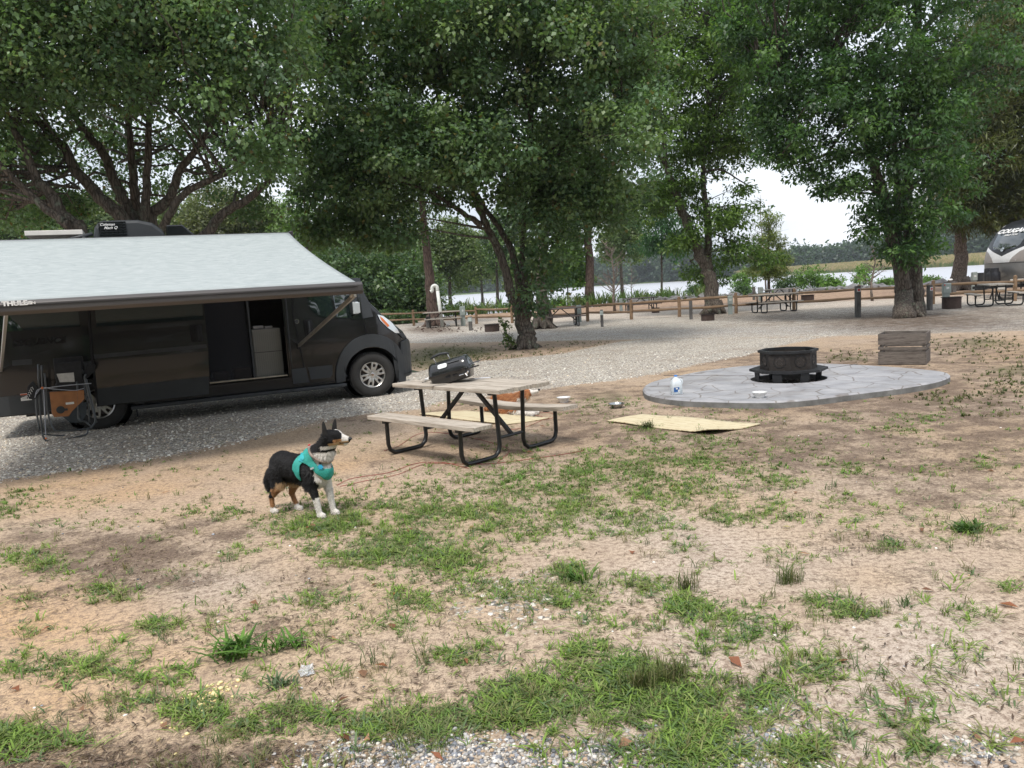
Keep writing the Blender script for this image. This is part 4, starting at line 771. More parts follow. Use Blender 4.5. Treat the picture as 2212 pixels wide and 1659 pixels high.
# wheels
def wheel(c,label=None):
    w_=empty('wheel',(c[0],0.0,c[1])); w_.parent=van
    M=Matrix.Rotation(math.pi/2,4,'X')   # lathe axis z -> -y
    mb=MB(); R=.372
    mb.lathe([(.215,-.02),(.225,.012),(.26,.028),(.31,.030),(.345,.018),(.362,.0),(.372,-.02),(.372,-.19),(.35,-.22),(.22,-.22)],56,M)
    for k in range(64):
        a=k*2*math.pi/64
        for (r_,z_,sz) in ((.365,.006,(.018,.022,.02)),(.372,-.05,(.022,.03,.012))):
            mb.box(M@Vector((r_*math.cos(a+(.05 if z_<0 else 0)),r_*math.sin(a+(.05 if z_<0 else 0)),z_)),(sz[0],sz[1],sz[2]),(M@Matrix.Rotation(a,4,'Z')).to_3x3())
    ty=mb.build('tyre',RUB,w_,True,auto=40)
    mb=MB(); mb.lathe([(.218,.004),(.212,.010),(.202,.002),(.196,-.05),(.19,-.18)],40,M)
    for k in range(6):
        a=k*math.pi/3+.26
        for s_ in (-1,1):
            p0=M@Vector((.055*math.cos(a)-s_*.022*math.sin(a),.055*math.sin(a)+s_*.022*math.cos(a),-.012)); aa=a+s_*.21
            p1=M@Vector((.20*math.cos(aa),.20*math.sin(aa),-.006)); mb.bar(p0,p1,.030,.022,(0,1,0),.004)
        pm=M@Vector((.20*math.cos(a),.20*math.sin(a),-.008)); 
        p0=M@Vector((.075*math.cos(a),.075*math.sin(a),-.012)); p1=M@Vector((.125*math.cos(a),.125*math.sin(a),-.012)); mb.bar(p0,p1,.075,.018,(0,1,0),.004)
        p0=M@Vector((.178*math.cos(a),.178*math.sin(a),-.010)); p1=M@Vector((.205*math.cos(a),.205*math.sin(a),-.008)); mb.bar(p0,p1,.09,.018,(0,1,0),.004)
    mb.lathe([(.075,-.03),(.07,-.006),(.03,-.002),(.03,.006),(.0,.008)],28,M)
    rim=mb.build('rim',ALU,w_,True,auto=30)
    mb=MB()
    for k in range(5):
        a=k*2*math.pi/5+.4; p=M@Vector((.052*math.cos(a),.052*math.sin(a),-.004)); mb.ico(p,.010,1)
    mb.lathe([(.030,.0065),(.024,.010),(0,.010)],20,M@Matrix.Translation((0,0,0.0))); mb.build('wheel_nut',CHR,rim)
    mb=MB(); mb.lathe([(.0,-.06),(.15,-.06),(.19,-.10),(.19,-.17)],30,M); mb.build('brake_disc',mat('rusty_steel',(.12,.1,.09),.6,.5),rim)
    mb=MB(); mb.lathe([(.46,.25-.27),(.46,-.45),(.0,-.45)],28,M); mb.build('wheel_well',DARK,w_,True)
    return w_
for c_ in (FW,RW): wheel(c_)
for u in (FW[0],RW[0]):     # far side wheels seen under the van
    mb=MB(); mb.lathe([(.2,-.11),(.36,-.11),(.372,-.09),(.372,.09),(.36,.11),(.2,.11)],36,Matrix.Translation((u,1.93,.372))@Matrix.Rotation(math.pi/2,4,'X')); mb.build('far_wheel',RUB,van,True)
mb=MB(); mb.box((-2.2,1.0,.30),(5.6,1.2,.10)); mb.tube([(-5.2,1.3,.3),(-1,1.3,.3)],.04,8); mb.box((RW[0],1.0,.36),(.12,1.5,.12)); mb.build('chassis',DARK,van)
# running board
mb=MB()
mb.prism([(-3.62,-.10),(-1.35,-.10),(-1.28,-.13),(-.50,-.13),(-.43,-.08),(-.43,.12),(-3.62,.12)],.235,.285); rb=mb.build('running_board',PLAST,van,bevel=.012)
mb=MB(); 
for u in (-3.5,-2.4,-1.1,-.6): mb=MB(); mb.bar((u,.2,.30),(u,-.02,.25),.05,.03); mb.build('board_bracket',DARK,rb)
mb=MB(); mb.tube([(-3.55,-.02,.25),(-3.55,-.02,.12)],.012,6); mb.build('board_bracket',DARK,rb)
# sliding door, slid back
sdo=side('sliding_door',[(-4.04,.34),(-2.53,.34),(-2.48,1.0),(-2.46,2.22),(-3.96,2.22),(-4.0,1.3)],.075,PAINT,.012)
side('door_cladding',[(-4.03,.35),(-2.54,.35),(-2.52,.62),(-4.02,.60)],.094,PLAST,.012,parent=sdo)
side('door_groove',[(-4.01,1.03),(-2.50,1.05),(-2.50,1.11),(-4.01,1.09)],.083,PLAST,.004,parent=sdo)
side('door_window',[(-3.93,1.48),(-2.50,1.48),(-2.49,2.15),(-3.91,2.15)],.084,GLASS,parent=sdo)
seam([(-4.04,.34),(-4.03,1.3),(-3.98,2.2)],.082,.03,'door_edge',parent=sdo)
hp=VP(424,720,-.08); mb=MB(); mb.box((hp[0],ys(hp[0],hp[2])-.085,hp[2]),(.17,.03,.26),None,.02); mb.box((hp[0]+.01,ys(hp[0],hp[2])-.11,hp[2]),(.04,.04,.21),None,.012); mb.build('door_handle',DARK,sdo,True)
# rear flank
side('rear_window',[(-5.35,1.50),(-4.12,1.50),(-4.12,2.2),(-5.35,2.2)],.008,GLASS)
side('rear_cladding',[(-5.42,.34),(RW[0]-.56,.34),(RW[0]-.58,.42),(RW[0]-.55,.62),(-5.42,.60)],.015,PLAST,.015)
side('pillar_trim',[(-4.14,.95),(-4.05,.95),(-4.0,1.5),(-3.98,2.25),(-4.14,2.25)],.012,GLOSSB)
side('fuel_flap',vpoly((27,778),(70,775),(70,787),(27,790)),.010,PLAST)
c_=(VP(32,742)+VP(136,737))/2; text_mesh('lettering','SEQUENCE',.115,mat('letter_black',(.004,.004,.004),.9),van,Matrix.Translation((c_[0],ys(c_[0],c_[2])-.010,c_[2]+.01))@Matrix.Rotation(math.pi/2,4,'X'),.003,.25,.006,1.12)
p_=VP(57,857); mb=MB(); mb.box((p_[0],ys(p_[0],p_[2])-.018,p_[2]),(.13,.004,.10)); lb=mb.build('warning_label',WHT,van)
mb=MB(); mb.box((p_[0],ys(p_[0],p_[2])-.0215,p_[2]+.037),(.125,.002,.018)); 
mb.build('label_stripe',mat('label_orange',(.6,.12,.04),.6),lb)
mb=MB(); [mb.box((p_[0],ys(p_[0],p_[2])-.0215,p_[2]+.018-.014*k),(.11,.002,.004)) for k in range(4)]; mb.build('label_lines',mat('letter_grey',(.3,.3,.3),.6),lb)
# open doorway: interior
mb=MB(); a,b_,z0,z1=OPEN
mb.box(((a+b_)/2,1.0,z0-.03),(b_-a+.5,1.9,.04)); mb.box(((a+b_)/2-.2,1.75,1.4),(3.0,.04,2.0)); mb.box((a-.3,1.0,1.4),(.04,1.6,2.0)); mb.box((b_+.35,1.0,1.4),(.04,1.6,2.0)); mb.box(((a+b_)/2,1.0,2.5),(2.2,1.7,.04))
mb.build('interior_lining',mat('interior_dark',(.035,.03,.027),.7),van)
cl=VP(556,672,.28);cr_=VP(621,668,.28)
mb=MB(); x0=-1.80; x1=-1.36; mb.box(((x0+x1)/2,.42,.88),(x1-x0,.46,.76)); ca=mb.build('cabinet',GREYC,van,bevel=.008)
mb=MB(); mb.box(((x0+x1)/2,.187,.895),(x1-x0-.01,.006,.008)); mb.build('cabinet_gap',DARK,ca)
mb=MB()
for k in range(14): mb.box((x0+.015+k*(x1-x0-.03)/13,.186,.88),(.004,.004,.74))
mb.build('cabinet_ribs',mat('cabinet_rib',(.13,.128,.115),.5),ca)
mb=MB(); mb.box((-1.68,.35,1.29),(.16,.14,.05),None,.01); mb.box((-1.52,.33,1.28),(.12,.1,.04),None,.01); mb.build('counter_items',mat('paper_grey',(.35,.33,.33),.7),ca)
mb=MB(); mb.box((-1.98,.5,.56),(.28,.3,.2),None,.03); mb.box((-2.3,.6,.54),(.25,.3,.16),None,.03); mb.build('bag',mat('bag_tan',(.12,.075,.035),.8),ca)
n=N('screen_mesh'); n.P(Base_Color=(.012,.013,.018),Roughness=.6); tr=n.n('BsdfTransparent'); mx_=n.n('MixShader'); mx_.inputs[0].default_value=.22; n.t.links.new(n.p.outputs[0],mx_.inputs[1]); n.t.links.new(tr.outputs[0],mx_.inputs[2]); n.t.links.new(mx_.outputs[0],n.o.inputs[0])
mb=MB(); k=44; pv=[]
for i in range(k+1):
    u=-2.50+(.66)*i/k; pv.append((mb.bm.verts.new((u,.10+.012*(i%2),.50)),mb.bm.verts.new((u+.03,.12+.012*(i%2),2.2))))
for p,q in zip(pv,pv[1:]): mb.bm.faces.new((p[0],q[0],q[1],p[1]))
mb.build('screen_door',n.m,van)
mb=MB(); mb.box((-1.83,.10,1.35),(.03,.04,1.7)); mb.tube([(-1.85,.06,1.12),(-1.85,.045,1.14),(-1.85,.045,1.22),(-1.85,.06,1.24)],.006,6); mb.build('screen_post',PLAST,van)
mb=MB(); mb.box((-1.92,.06,.505),(1.16,.10,.018)); mb.build('sill_strip',mat('sill_alu',(.45,.42,.36),.35,.7),van)
mb=MB(); mb.box((-1.91,.04,.42),(1.22,.07,.08)); mb.box((-1.29,.06,1.3),(.05,.08,1.8)); mb.build('door_frame',GLOSSB,van,bevel=.01)
mb=MB(); mb.tube([(-1.26,.0,.5),(-1.27,-.02,1.1),(-1.26,.0,1.5),(-1.25,.03,2.1)],.012,6); mb.build('door_seal',PLAST,van)
# awning: case on the roof edge, cloth, lead rail, two arms
AX0,AX1=-5.75,-1.12
c_=np.array([-1.12,-.06,2.68])
# outward reach from where the lead rail's right end shows
def on_u(px,py,u):
    d=ray(px,py); o=np.array([0,0,H]); p0=VO+ux*u; t=np.dot(p0-o,ux)/np.dot(d,ux); p=o+t*d-VO; return np.array([u,p@uy,p[2]])
RE=on_u(780,618,AX1+.05); print('rail end',RE)
lt=VP(0,640,RE[1]); lb=VP(0,662,RE[1]); print('rail left at x0',lt,lb)
mb=MB(); mb.prism([(.06,2.60),(-.06,2.60),(-.10,2.64),(-.10,2.71),(-.05,2.745),(.06,2.75)],0,1,Matrix.Translation((AX0,0,0))@Matrix.Diagonal((AX1-AX0,1,1,1))@Matrix(((0,0,1,0),(1,0,0,0),(0,1,0,0),(0,0,0,1)))); mb.box((AX1+.03,-.02,2.675),(.06,.20,.17),None,.02)
awc=mb.build('awning_case',pmat('case_dark',(.05,.045,.05),.35,.3),van)
ry,rz=float(RE[1]),float(RE[2])
mb=MB(); NXA,NYA=60,14; gv=[]
for i in range(NXA+1):
    row=[]
    for j in range(NYA+1):
        t=j/NYA; u=AX0+(AX1-AX0)*i/NXA; u+= (0.0)
        sag=-.05*math.sin(math.pi*t)*(.6+.4*math.sin(math.pi*i/NXA)); wr=.006*math.sin(u*7+t*5)*math.sin(math.pi*t)
        row.append(mb.bm.verts.new((u-.03*(i==NXA)*math.sin(math.pi*t),-.06+(ry+.03+.06)*t,2.735+(rz+.05-2.735)*t+sag+wr)))
    gv.append(row)
for i in range(NXA):
    for j in range(NYA): mb.bm.faces.new((gv[i][j],gv[i+1][j],gv[i+1][j+1],gv[i][j+1]))
n=N('awning_cloth'); v=n.coord('Object',(.6,22,22)); v2=n.coord('Object',(1,1,1))
st=n.noise(v,9,5,.7); c=n.ramp(st,[(.38,(.22,.26,.265)),(.5,(.34,.375,.38)),(.62,(.50,.525,.52))])
n.P(Base_Color=c,Roughness=.75,Specular_IOR_Level=.2)
n.P(Normal=n.bump(n.noise(n.coord('Object',(1.2,.35,1)),1.6,3,.55),.45,.06)); CLOTH=n.m
thick(mb.build('awning_cloth',CLOTH,van,True),.003)
mb=MB(); mb.prism([(ry+.05,rz+.045),(ry-.015,rz+.05),(ry-.045,rz+.02),(ry-.05,rz-.05),(ry-.02,rz-.085),(ry+.03,rz-.07),(ry+.05,rz-.02)],0,1,Matrix.Translation((AX0,0,0))@Matrix.Diagonal((AX1+.06-AX0,1,1,1))@Matrix(((0,0,1,0),(1,0,0,0),(0,1,0,0),(0,0,0,1))))
rail=mb.build('lead_rail',pmat('rail_dark',(.075,.068,.066),.4,.4,coat=.2,stretch=(.2,5,5)),van,bevel=.006)
mb=MB(); mb.box(((AX0+AX1)/2,ry-.052,rz-.0),(AX1-AX0,.006,.004)); mb.build('rail_groove',DARK,rail)
tp=VP(39,648,ry-.052); text_mesh('lettering','THULE',.058,WHT,rail,Matrix.Translation((VP(31,648.5,ry-.05)[0],ry-.056,VP(31,648.5,ry-.05)[2]-.03))@Matrix.Rotation(math.pi/2,4,'X'),.001,0,.003,1.15)
text_mesh('lettering','CROWN',.036,WHT,rail,Matrix.Translation((VP(53,647.5,ry-.05)[0],ry-.056,VP(53,647.5,ry-.05)[2]-.034))@Matrix.Rotation(math.pi/2,4,'X'),.001,0,.0005,1.2)
mb=MB(); q=VP(63.5,646.8,ry-.05); mb.box((q[0],ry-.055,q[2]-.03),(.03,.004,.03)); mb.build('emblem',WHT,rail)
for (u1,u0,px_) in ((AX1-.02,None,(645,748)),(None,None,None)):
    if px_:
        e=VP(*px_,-.03); mb=MB(); mb.bar((AX1-.03,ry-.02,rz-.09),(e[0],-.05,e[2]+.01),.028,.045); 
        mb.tube([(AX1-.03,ry+.01,rz-.08),(AX1-.06,ry+.06,rz-.11)],.02,6); ar=mb.build('support_arm',pmat('arm_alu',(.36,.33,.28),.4,.5),van)
        mb=MB(); mb.box((e[0],-.03,e[2]),(.06,.06,.09),None,.015); mb.build('arm_hinge',DARK,ar)
    else:
        a0=VP(14,668,ry); a1=VP(2,800,-.03); mb=MB(); mb.bar(a0,a1,.028,.045); mb.build('support_arm',pmat('arm_alu',(.36,.33,.28),.4,.5),van)
# roof gear
ac=VP(196,500,.7); a1=VP(364,500,.7); mid=(ac[0]+a1[0])/2; L2=(a1[0]-ac[0]); ac0=ac[0]
print('ac',ac,a1,VP(300,475,.7))
zt=VP(300,476,.7)[2]; zb=2.66
mb=MB(); prof=[(ac0,zb),(ac0+.06,zt-.10),(ac0+.14,zt),(ac0+.62*L2,zt),(ac0+.8*L2,zt-.05),(ac0+.93*L2,zt-.17),(ac0+L2,zb)]
Mx=Matrix(((1,0,0,0),(0,0,1,0),(0,1,0,0),(0,0,0,1)))
mb.prism(prof,.60,1.42,Mx); acb=mb.build('roof_air_conditioner',PLAST,van,bevel=.05)
mb=MB()
for k in range(9): mb.box((ac0+.10+.19*L2,.592,zb+.06+k*(zt-zb-.09)/8),(.34*L2,.02,.012))
for k in range(6): mb.box((ac0+.12+k*.06*L2,.590,(zb+zt)/2),(.006,.01,(zt-zb-.07)))
mb.build('vent_slats',GLOSSB,acb)
gx0=ac0+.10+.18*L2
text_mesh('lettering','Coleman',.055,WHT,acb,Matrix.Translation((gx0-.06,.578,zt-.065))@Matrix.Rotation(math.pi/2,4,'X'),.001,.45,.001)
text_mesh('lettering','Mach Q',.055,WHT,acb,Matrix.Translation((gx0-.02,.578,zt-.115))@Matrix.Rotation(math.pi/2,4,'X'),.001,.45,.001)
s0=VP(52,498,.5); s1=VP(178,498,.5); zt_=s0[2]
mb=MB(); mb.box(((s0[0]+s1[0])/2,.75,max(2.74,zt_-.04)),(s1[0]-s0[0],.5,.07),None,.006); mb.build('roof_vent_cover',pmat('vent_white',(.7,.68,.64),.5),van)
v0=VP(372,500,.8); v1=VP(440,500,.8); zz=VP(380,488,.8)[2]
mb=MB(); mb.prism([(v0[0]-.1,2.66),(v0[0]-.08,zz),(v0[0]+.15,zz),(v1[0],2.66)],.6,1.2,Mx); mb.build('roof_fan_hood',GLOSSB,van,bevel=.02)
v0=VP(500,505,.8); v1=VP(545,505,.8); mb=MB(); mb.lathe([(0.0,.09),(.15,.09),(.22,.06),(.22,.02),(.16,0)],20,Matrix.Translation(((v0[0]+v1[0])/2,.95,2.68))); mb.build('roof_antenna',PLAST,van,True)
mb=MB(); q=VP(178,486,.45); mb.tube([(q[0]-.22,.45,2.76),(q[0]-.05,.45,2.80),(q[0]+.12,.45,2.84)],.028,10); mb.tube([(q[0],.45,2.66),(q[0],.45,2.80)],.035,10); mb.build('roof_light',PLAST,van,True)
# ---------------------------------------------------------------- folded camp chairs strapped together
CF=pmat('chair_tube',(.11,.12,.13),.35,.7); FAB=mat('chair_cloth',(.02,.021,.024),.9,bump=.3,bscale=200); CP=VP(142,925,-.62)
def CH(px,py,y=-.55): p=VP(px,py,y); return p
cyaw=VYAW
def chpt(px,py,y=-.55):
    p=VP(px,py,y); return tuple(p-CORG)
CORG=np.array([VP(135,945,-.55)[0],-.55,0])
def chair(label,dy,fr,parts):
    o=VO+ux*CORG[0]+uy*(CORG[1]+dy); o[2]=0
    root=empty('folded_chair',o,VYAW,label,'camp chair','folded camp chairs strapped against the van')
    mb=MB()
    for pts in fr: mb.tube(spline([chpt(x,y) for x,y in pts],4),.0125,8)
    mb.build('frame',CF,root,True)
    return root
E0=VP(95,945,-.55); print('chair bottom z',E0, VP(205,925,-.55))
c1=chair('front folded camp chair with an orange brown side table',-.05,[
 [(167,823),(169,880),(171,905),(185,910),(196,920),(320*0+340*0+198,924)],
 [(84,786),(85,850),(92,930),(97,937),(140,940)],
 [(78,830),(80,885),(86,930)],
 [(97,805),(100,840),(103,880),(108,905),(116,925),(130,929),(190,925),(201,918),(206,905),(196,870),(186,830),(183,815),(186,808)],
 [(92,937),(100,950),(120,952),(170,942),(188,936),(190,925)]],None)
mb=MB(); pg=[chpt(108,846),chpt(182,842),chpt(183,862),chpt(156,888),chpt(150,898),chpt(118,900),chpt(113,892)]
mb.prism([(p[0],p[2]) for p in pg],-.012,.012,Mx); tb=mb.build('side_table',mat('table_orange',(.36,.15,.055),.5),c1,bevel=.006)
mb=MB(); q=chpt(132,884); mb.lathe([(.05,0),(.05,.018),(.04,.024),(0,.024)],24,Matrix.Translation((q[0],-.012,q[2]))@Matrix.Rotation(math.pi/2,4,'X')); mb.bar((q[0],-.022,q[2]),(q[0]+.085,-.022,q[2]-.004),.012,.03); mb.build('cup_holder',PLAST,tb)
mb=MB(); q=chpt(152,870); mb.box((q[0],-.014,q[2]),(.10,.003,.03)); mb.build('label_sticker',WHT,tb)
mb=MB(); q=chpt(150,815); mb.box((q[0],.02,q[2]),(.32,.03,.42),None,.012); mb.build('seat_cloth',FAB,c1)
mb=MB(); pg=[chpt(123,807),chpt(160,804),chpt(162,824),chpt(130,825)]; mb.prism([(p[0],p[2]) for p in pg],-.006,0,Mx); mb.build('cloth_tag',mat('tag_white',(.55,.55,.54),.8),c1)
mb=MB(); pg=[chpt(60,835),chpt(72,822),chpt(92,845),chpt(76,862),chpt(60,860)]; mb.prism([(p[0],p[2]) for p in pg],-.03,.03,Mx); ap=mb.build('arm_pad',FAB,c1,bevel=.01)
mb=MB()
for k in range(5):
    q0=chpt(60+2.5*k,859-5*k); mb.tube([(q0[0]-.012,-.034,q0[2]+.01),(q0[0]+.012,-.034,q0[2]+.025),(q0[0]+.02,-.034,q0[2]-.01)],.004,4)
mb.build('pad_print',WHT,ap)
c2=chair('rear folded camp chair with a grey side table, half hidden',.10,[
 [(175,800),(182,812),(195,860),(208,915)],[(170,802),(178,830),(190,880),(192,915)],
 [(88,790),(90,840),(96,900)],[(150,838),(160,842),(165,870),(172,905)],[(158,815),(172,806),(186,808),(198,795)]],None)
mb=MB(); pg=[chpt(106,872),chpt(186,870),chpt(186,895),chpt(175,915),chpt(150,915),chpt(112,885)]; mb.prism([(p[0],p[2]) for p in pg],-.010,.010,Mx); mb.build('side_table',mat('table_slate',(.055,.07,.085),.5),c2,bevel=.006)
mb=MB(); q=chpt(150,812); mb.box((q[0],.03,q[2]),(.36,.03,.5),None,.012); mb.build('seat_cloth',FAB,c2)
mb=MB(); pg=[chpt(178,812),chpt(188,783),chpt(206,790),chpt(202,803),chpt(186,820)]; mb.prism([(p[0],p[2]) for p in pg],-.03,.03,Mx); mb.build('arm_pad',FAB,c2,bevel=.01)
o=VO+ux*CORG[0]+uy*(CORG[1]-.08); o[2]=0; bc=empty('bungee_cord',o,VYAW,'pale elastic cord wound round the folded camp chairs','cord')
mb=MB(); mb.tube(spline([chpt(77,858),chpt(82,842),chpt(96,838),chpt(140,832),chpt(198,827)],5),.006,6); mb.tube(spline([chpt(80,850),chpt(92,836),chpt(115,839),chpt(160,842),chpt(182,838)],5),.005,6); mb.tube(spline([chpt(96,840),chpt(98,880),chpt(100,930),chpt(103,950)],5),.006,6); mb.build('cord',mat('cord_grey',(.42,.44,.5),.7),bc,True)
mb=MB(); q=chpt(93,837); mb.ico(q,.02,1); q=chpt(101,945); mb.ico(q,.016,1); mb.build('hook',mat('hook_orange',(.7,.2,.06),.6),bc)
# ---------------------------------------------------------------- picnic table
WOODM=None
def wood(name,c1,c2,sx=(1.2,14,14),green=0):
    n=N(name); v=n.coord('Object',sx); f=n.noise(v,3.2,6,.65); f2=n.noise(n.coord('Object',(.6,5,5)),2,3)
    c=n.ramp(f,[(.32,c2),(.55,c1),(.75,tuple(min(1,x*1.25) for x in c1))]); c=n.mix(n.ramp(n.noise(n.coord('Object',(1,2,2)),3,3),[(.6,(0,0,0)),(.75,(.5,.5,.5))]),c,tuple(x*.6 for x in c2))
    n.P(Base_Color=c,Roughness=.8,Specular_IOR_Level=.2,Normal=n.bump(f,.3,.006)); return n.m
WT=wood('table_wood',(.45,.40,.34),(.24,.20,.16)); WG=wood('grey_wood',(.22,.185,.16),(.10,.08,.068)); TUBE=pmat('black_tube',(.012,.013,.014),.35,.2,bump=.1,bscale=60)
def picnic(loc,rz,label,group,L_=1.67,W2=.72,zt=.705,zb=.415,bx=.62,wood_=WT,detail=True,tilt=0):
    t=empty('picnic_table',loc,rz,label,'picnic table',group)
    mb=MB(); r=np.random.default_rng(int(abs(loc[0]*100))); k=3; w_=W2/k
    for i in range(k): mb.box(((r.random()-.5)*.11,-W2/2+w_*(i+.5),zt-.02),(L_-.02,w_-.03,.04),None,.003)
    tp=mb.build('tabletop',wood_,t)
    for s in (-1,1):
        mb=MB()
        if detail and s==1:      # far bench sags
            K=8; vs=[]
            for i in range(K):
                x0=-L_/2+L_*i/K; x1=x0+L_/K; z0=zb-.02-.035*math.sin(math.pi*i/K); z1=zb-.02-.035*math.sin(math.pi*(i+1)/K); mb.bar((x0-.001,s*bx,z0),(x1+.001,s*bx,z1),.24,.04)
        else: mb.box((0,s*bx,zb-.02),(L_-.03,.24,.04),None,.004)
        mb.build('bench',wood_,t)
    ex=L_/2*.68; R=.022 if detail else .026
    for e in (-1,1):
        mb=MB()
        for s in (-1,1):
            x=e*ex; yb=s*(bx+.06); yi=s*.17
            pts=[(x,yb,zb-.04),(x,yb,.12),(x,yb-s*.02,.06),(x,yb-s*.07,.026),(x,yb-s*.14,.022),(x,yi+s*.14,.022),(x,yi+s*.07,.028),(x,yi+s*.02,.065),(x,yi,.13),(x,s*.20,zt-.05)]
            mb.tube(pts,R,10 if detail else 6)
            mb.bar((x,s*(bx-.10),zb-.055),(x,s*(bx+.10),zb-.055),.05,.03)
        mb.bar((x,-.27,zt-.055),(x,.27,zt-.055),.05,.03); mb.tube([(x,-.17,.20),(x,.17,.20)],R*.75,8); 
        mb.build('leg_frame',TUBE,t,True,auto=40)
        mb=MB(); mb.bar((e*ex,0,.21),(e*.06,0,zt-.05),.035,.035); mb.build('brace',TUBE,t)
    return t
TA=math.atan2(-.70,.714)
pt=picnic((-.445,7.98,0),TA,'weathered wood picnic table with black tube legs and a black grill on top',None)
def TP(px,py,z=.705): return G(px,py,z)
# portable grill
g0=TP(936,829); g1=TP(1017,825); gc=(g0+g1)/2; gy=math.atan2(g1[1]-g0[1],g1[0]-g0[0]); gl=float(np.linalg.norm(g1-g0)); print('grill',gc,gl)
GRB=pmat('grill_enamel',(.012,.012,.013),.22,coat=.5)
gr=empty('portable_grill',(gc[0],gc[1]+.10,.705),gy-.05,'small black portable gas grill with its lid shut, tipped on the table','grill')
LX=.46; DY=.30
Rt=Matrix.Translation((0,0,.0))@Matrix.Rotation(math.radians(-13),4,'Y')
def gbuild(mb,name,m,parent,**k):
    bmesh.ops.transform(mb.bm,matrix=Matrix.Translation((0,0,.105))@Rt,verts=mb.bm.verts[:]); return mb.build(name,m,parent,**k)
# base stays near the table, lid tipped
mb=MB()
rows=[]
for (sx,sy,z) in ((.82,.78,-.10),(.9,.86,-.095),(.97,.95,-.02),(1.,1.,0)):
    ring_=[]
    for k in range(32):
        a=2*math.pi*k/32; ca,sa=math.cos(a),math.sin(a); e=.28
        ring_.append(mb.bm.verts.new((LX/2*sx*math.copysign(abs(ca)**e,ca),DY/2*sy*math.copysign(abs(sa)**e,sa),z)))
    rows.append(ring_)
for a,b_ in zip(rows,rows[1:]):
    for j in range(32): mb.bm.faces.new((a[j],a[(j+1)%32],b_[(j+1)%32],b_[j]))
mb.bm.faces.new(rows[0][::-1]); mb.bm.faces.new(rows[-1])
gb_=gbuild(mb,'firebox',GRB,gr,smooth=True,auto=35)
mb=MB(); rows=[]
for (sx,sy,z) in ((1.03,1.05,-.004),(1.03,1.05,.014),(1.,1.02,.016),(.97,.98,.06),(.93,.85,.10),(.88,.60,.13),(.80,.40,.142)):
    ring_=[]
    for k in range(40):
        a=2*math.pi*k/40; ca,sa=math.cos(a),math.sin(a); e=.26
        ring_.append(mb.bm.verts.new((LX/2*sx*math.copysign(abs(ca)**e,ca),DY/2*sy*math.copysign(abs(sa)**e,sa),z)))
    rows.append(ring_)
for a,b_ in zip(rows,rows[1:]):
    for j in range(40): mb.bm.faces.new((a[j],a[(j+1)%40],b_[(j+1)%40],b_[j]))
mb.bm.faces.new(rows[-1])
lid=gbuild(mb,'lid',GRB,gr,smooth=True,auto=30)
mb=MB(); mb.tube([(-.13,-.03,.13),(-.14,-.05,.205)],.004,6); mb.tube([(.03,-.03,.135),(.02,-.05,.205)],.004,6); gbuild(mb,'handle_post',CHR,lid)
mb=MB(); mb.tube([(-.17,-.055,.195),(-.12,-.055,.212),(-.06,-.055,.22),(0,-.055,.214),(.04,-.055,.20)],[.009,.013,.014,.013,.009],8); gbuild(mb,'handle',PLAST,lid,smooth=True)
mb=MB(); mb.prism([(-.05,-.018),(-.035,-.026),(.035,-.026),(.05,-.018),(.05,.018),(.03,.026),(-.03,.026),(-.05,.018)],0,.004,Matrix.Translation((-.045,-.139,.092))@Matrix.Rotation(math.radians(55),4,'X')); gbuild(mb,'badge',mat('badge_silver',(.62,.66,.64),.35,.4),lid)
mb=MB(); mb.prism([(-.12,-.006),(.12,-.006),(.12,.006),(-.12,.006)],0,.003,Matrix.Translation((.02,-.128,.108))@Matrix.Rotation(math.radians(50),4,'X')); gbuild(mb,'lid_rib',PLAST,lid)
mb=MB(); mb.box((.13,-.152,-.05),(.05,.012,.012),None,.004); mb.tube([(.18,-.155,-.06),(.215,-.165,-.03)],.009,8); mb.tube([(.175,-.155,-.045),(.19,-.165,-.075)],.009,8); mb.box((-.16,-.13,-.10),(.06,.01,.03)); gbuild(mb,'burner_valve',CHR,gb_)
mb=MB(); mb.box((-.02,-.149,-.035),(.05,.008,.014)); mb.box((.06,-.149,-.035),(.05,.008,.014)); gbuild(mb,'vent_slot',DARK,gb_)
mb=MB()
for k in range(7): mb.tube([(.23+.015*k,-.05,.03),(.23+.015*k,.10,.035)],.0022,5)
for y in (-.05,0,.05,.10): mb.tube([(.22,y,.032),(.335,y,.034)],.0028,5)
mb.tube([(.22,-.09,-.01),(.30,-.09,-.01),(.31,-.03,-.01),(.30,.03,-.01),(.22,.03,-.01)],.005,6); gbuild(mb,'side_rack',GLOSSB,gb_)
mb=MB(); mb.box((-.14,0,-.105),(.09,.24,.03),None,.01); gbuild(mb,'folding_leg',PLAST,gb_)
# lighter, paper, tongs on the table
q=TP(925,826); o=empty('lighter_gun',(q[0],q[1],.707),-.3,'silver gas lighter lying left of the grill on the table','lighter'); mb=MB(); mb.bar((-.04,0,.018),(.03,.01,.03),.03,.028,bev=.008); mb.tube([(-.04,0,.022),(-.11,-.005,.03)],.004,6); mb.build('lighter_body',ALU,o,True); mb=MB(); mb.tube([(-.01,.0,.012),(-.04,-.02,.006),(-.06,-.03,.004)],.004,6); mb.build('trigger',PLAST,o)
q=TP(934,818); mb=MB(); b2_=mb.bm; vs=[b2_.verts.new(p) for p in ((-.09,-.05,.002),(.06,-.06,.03),(.09,.05,.034),(-.06,.07,.006))]; b2_.faces.new(vs); o=thick(mb.build('paper_sheet',mat('paper_white',(.7,.7,.7),.8,var=.06)),.001); o.location=(q[0],q[1],.706); tag(o,'sheet of white paper tucked behind the lighter on the table','paper')
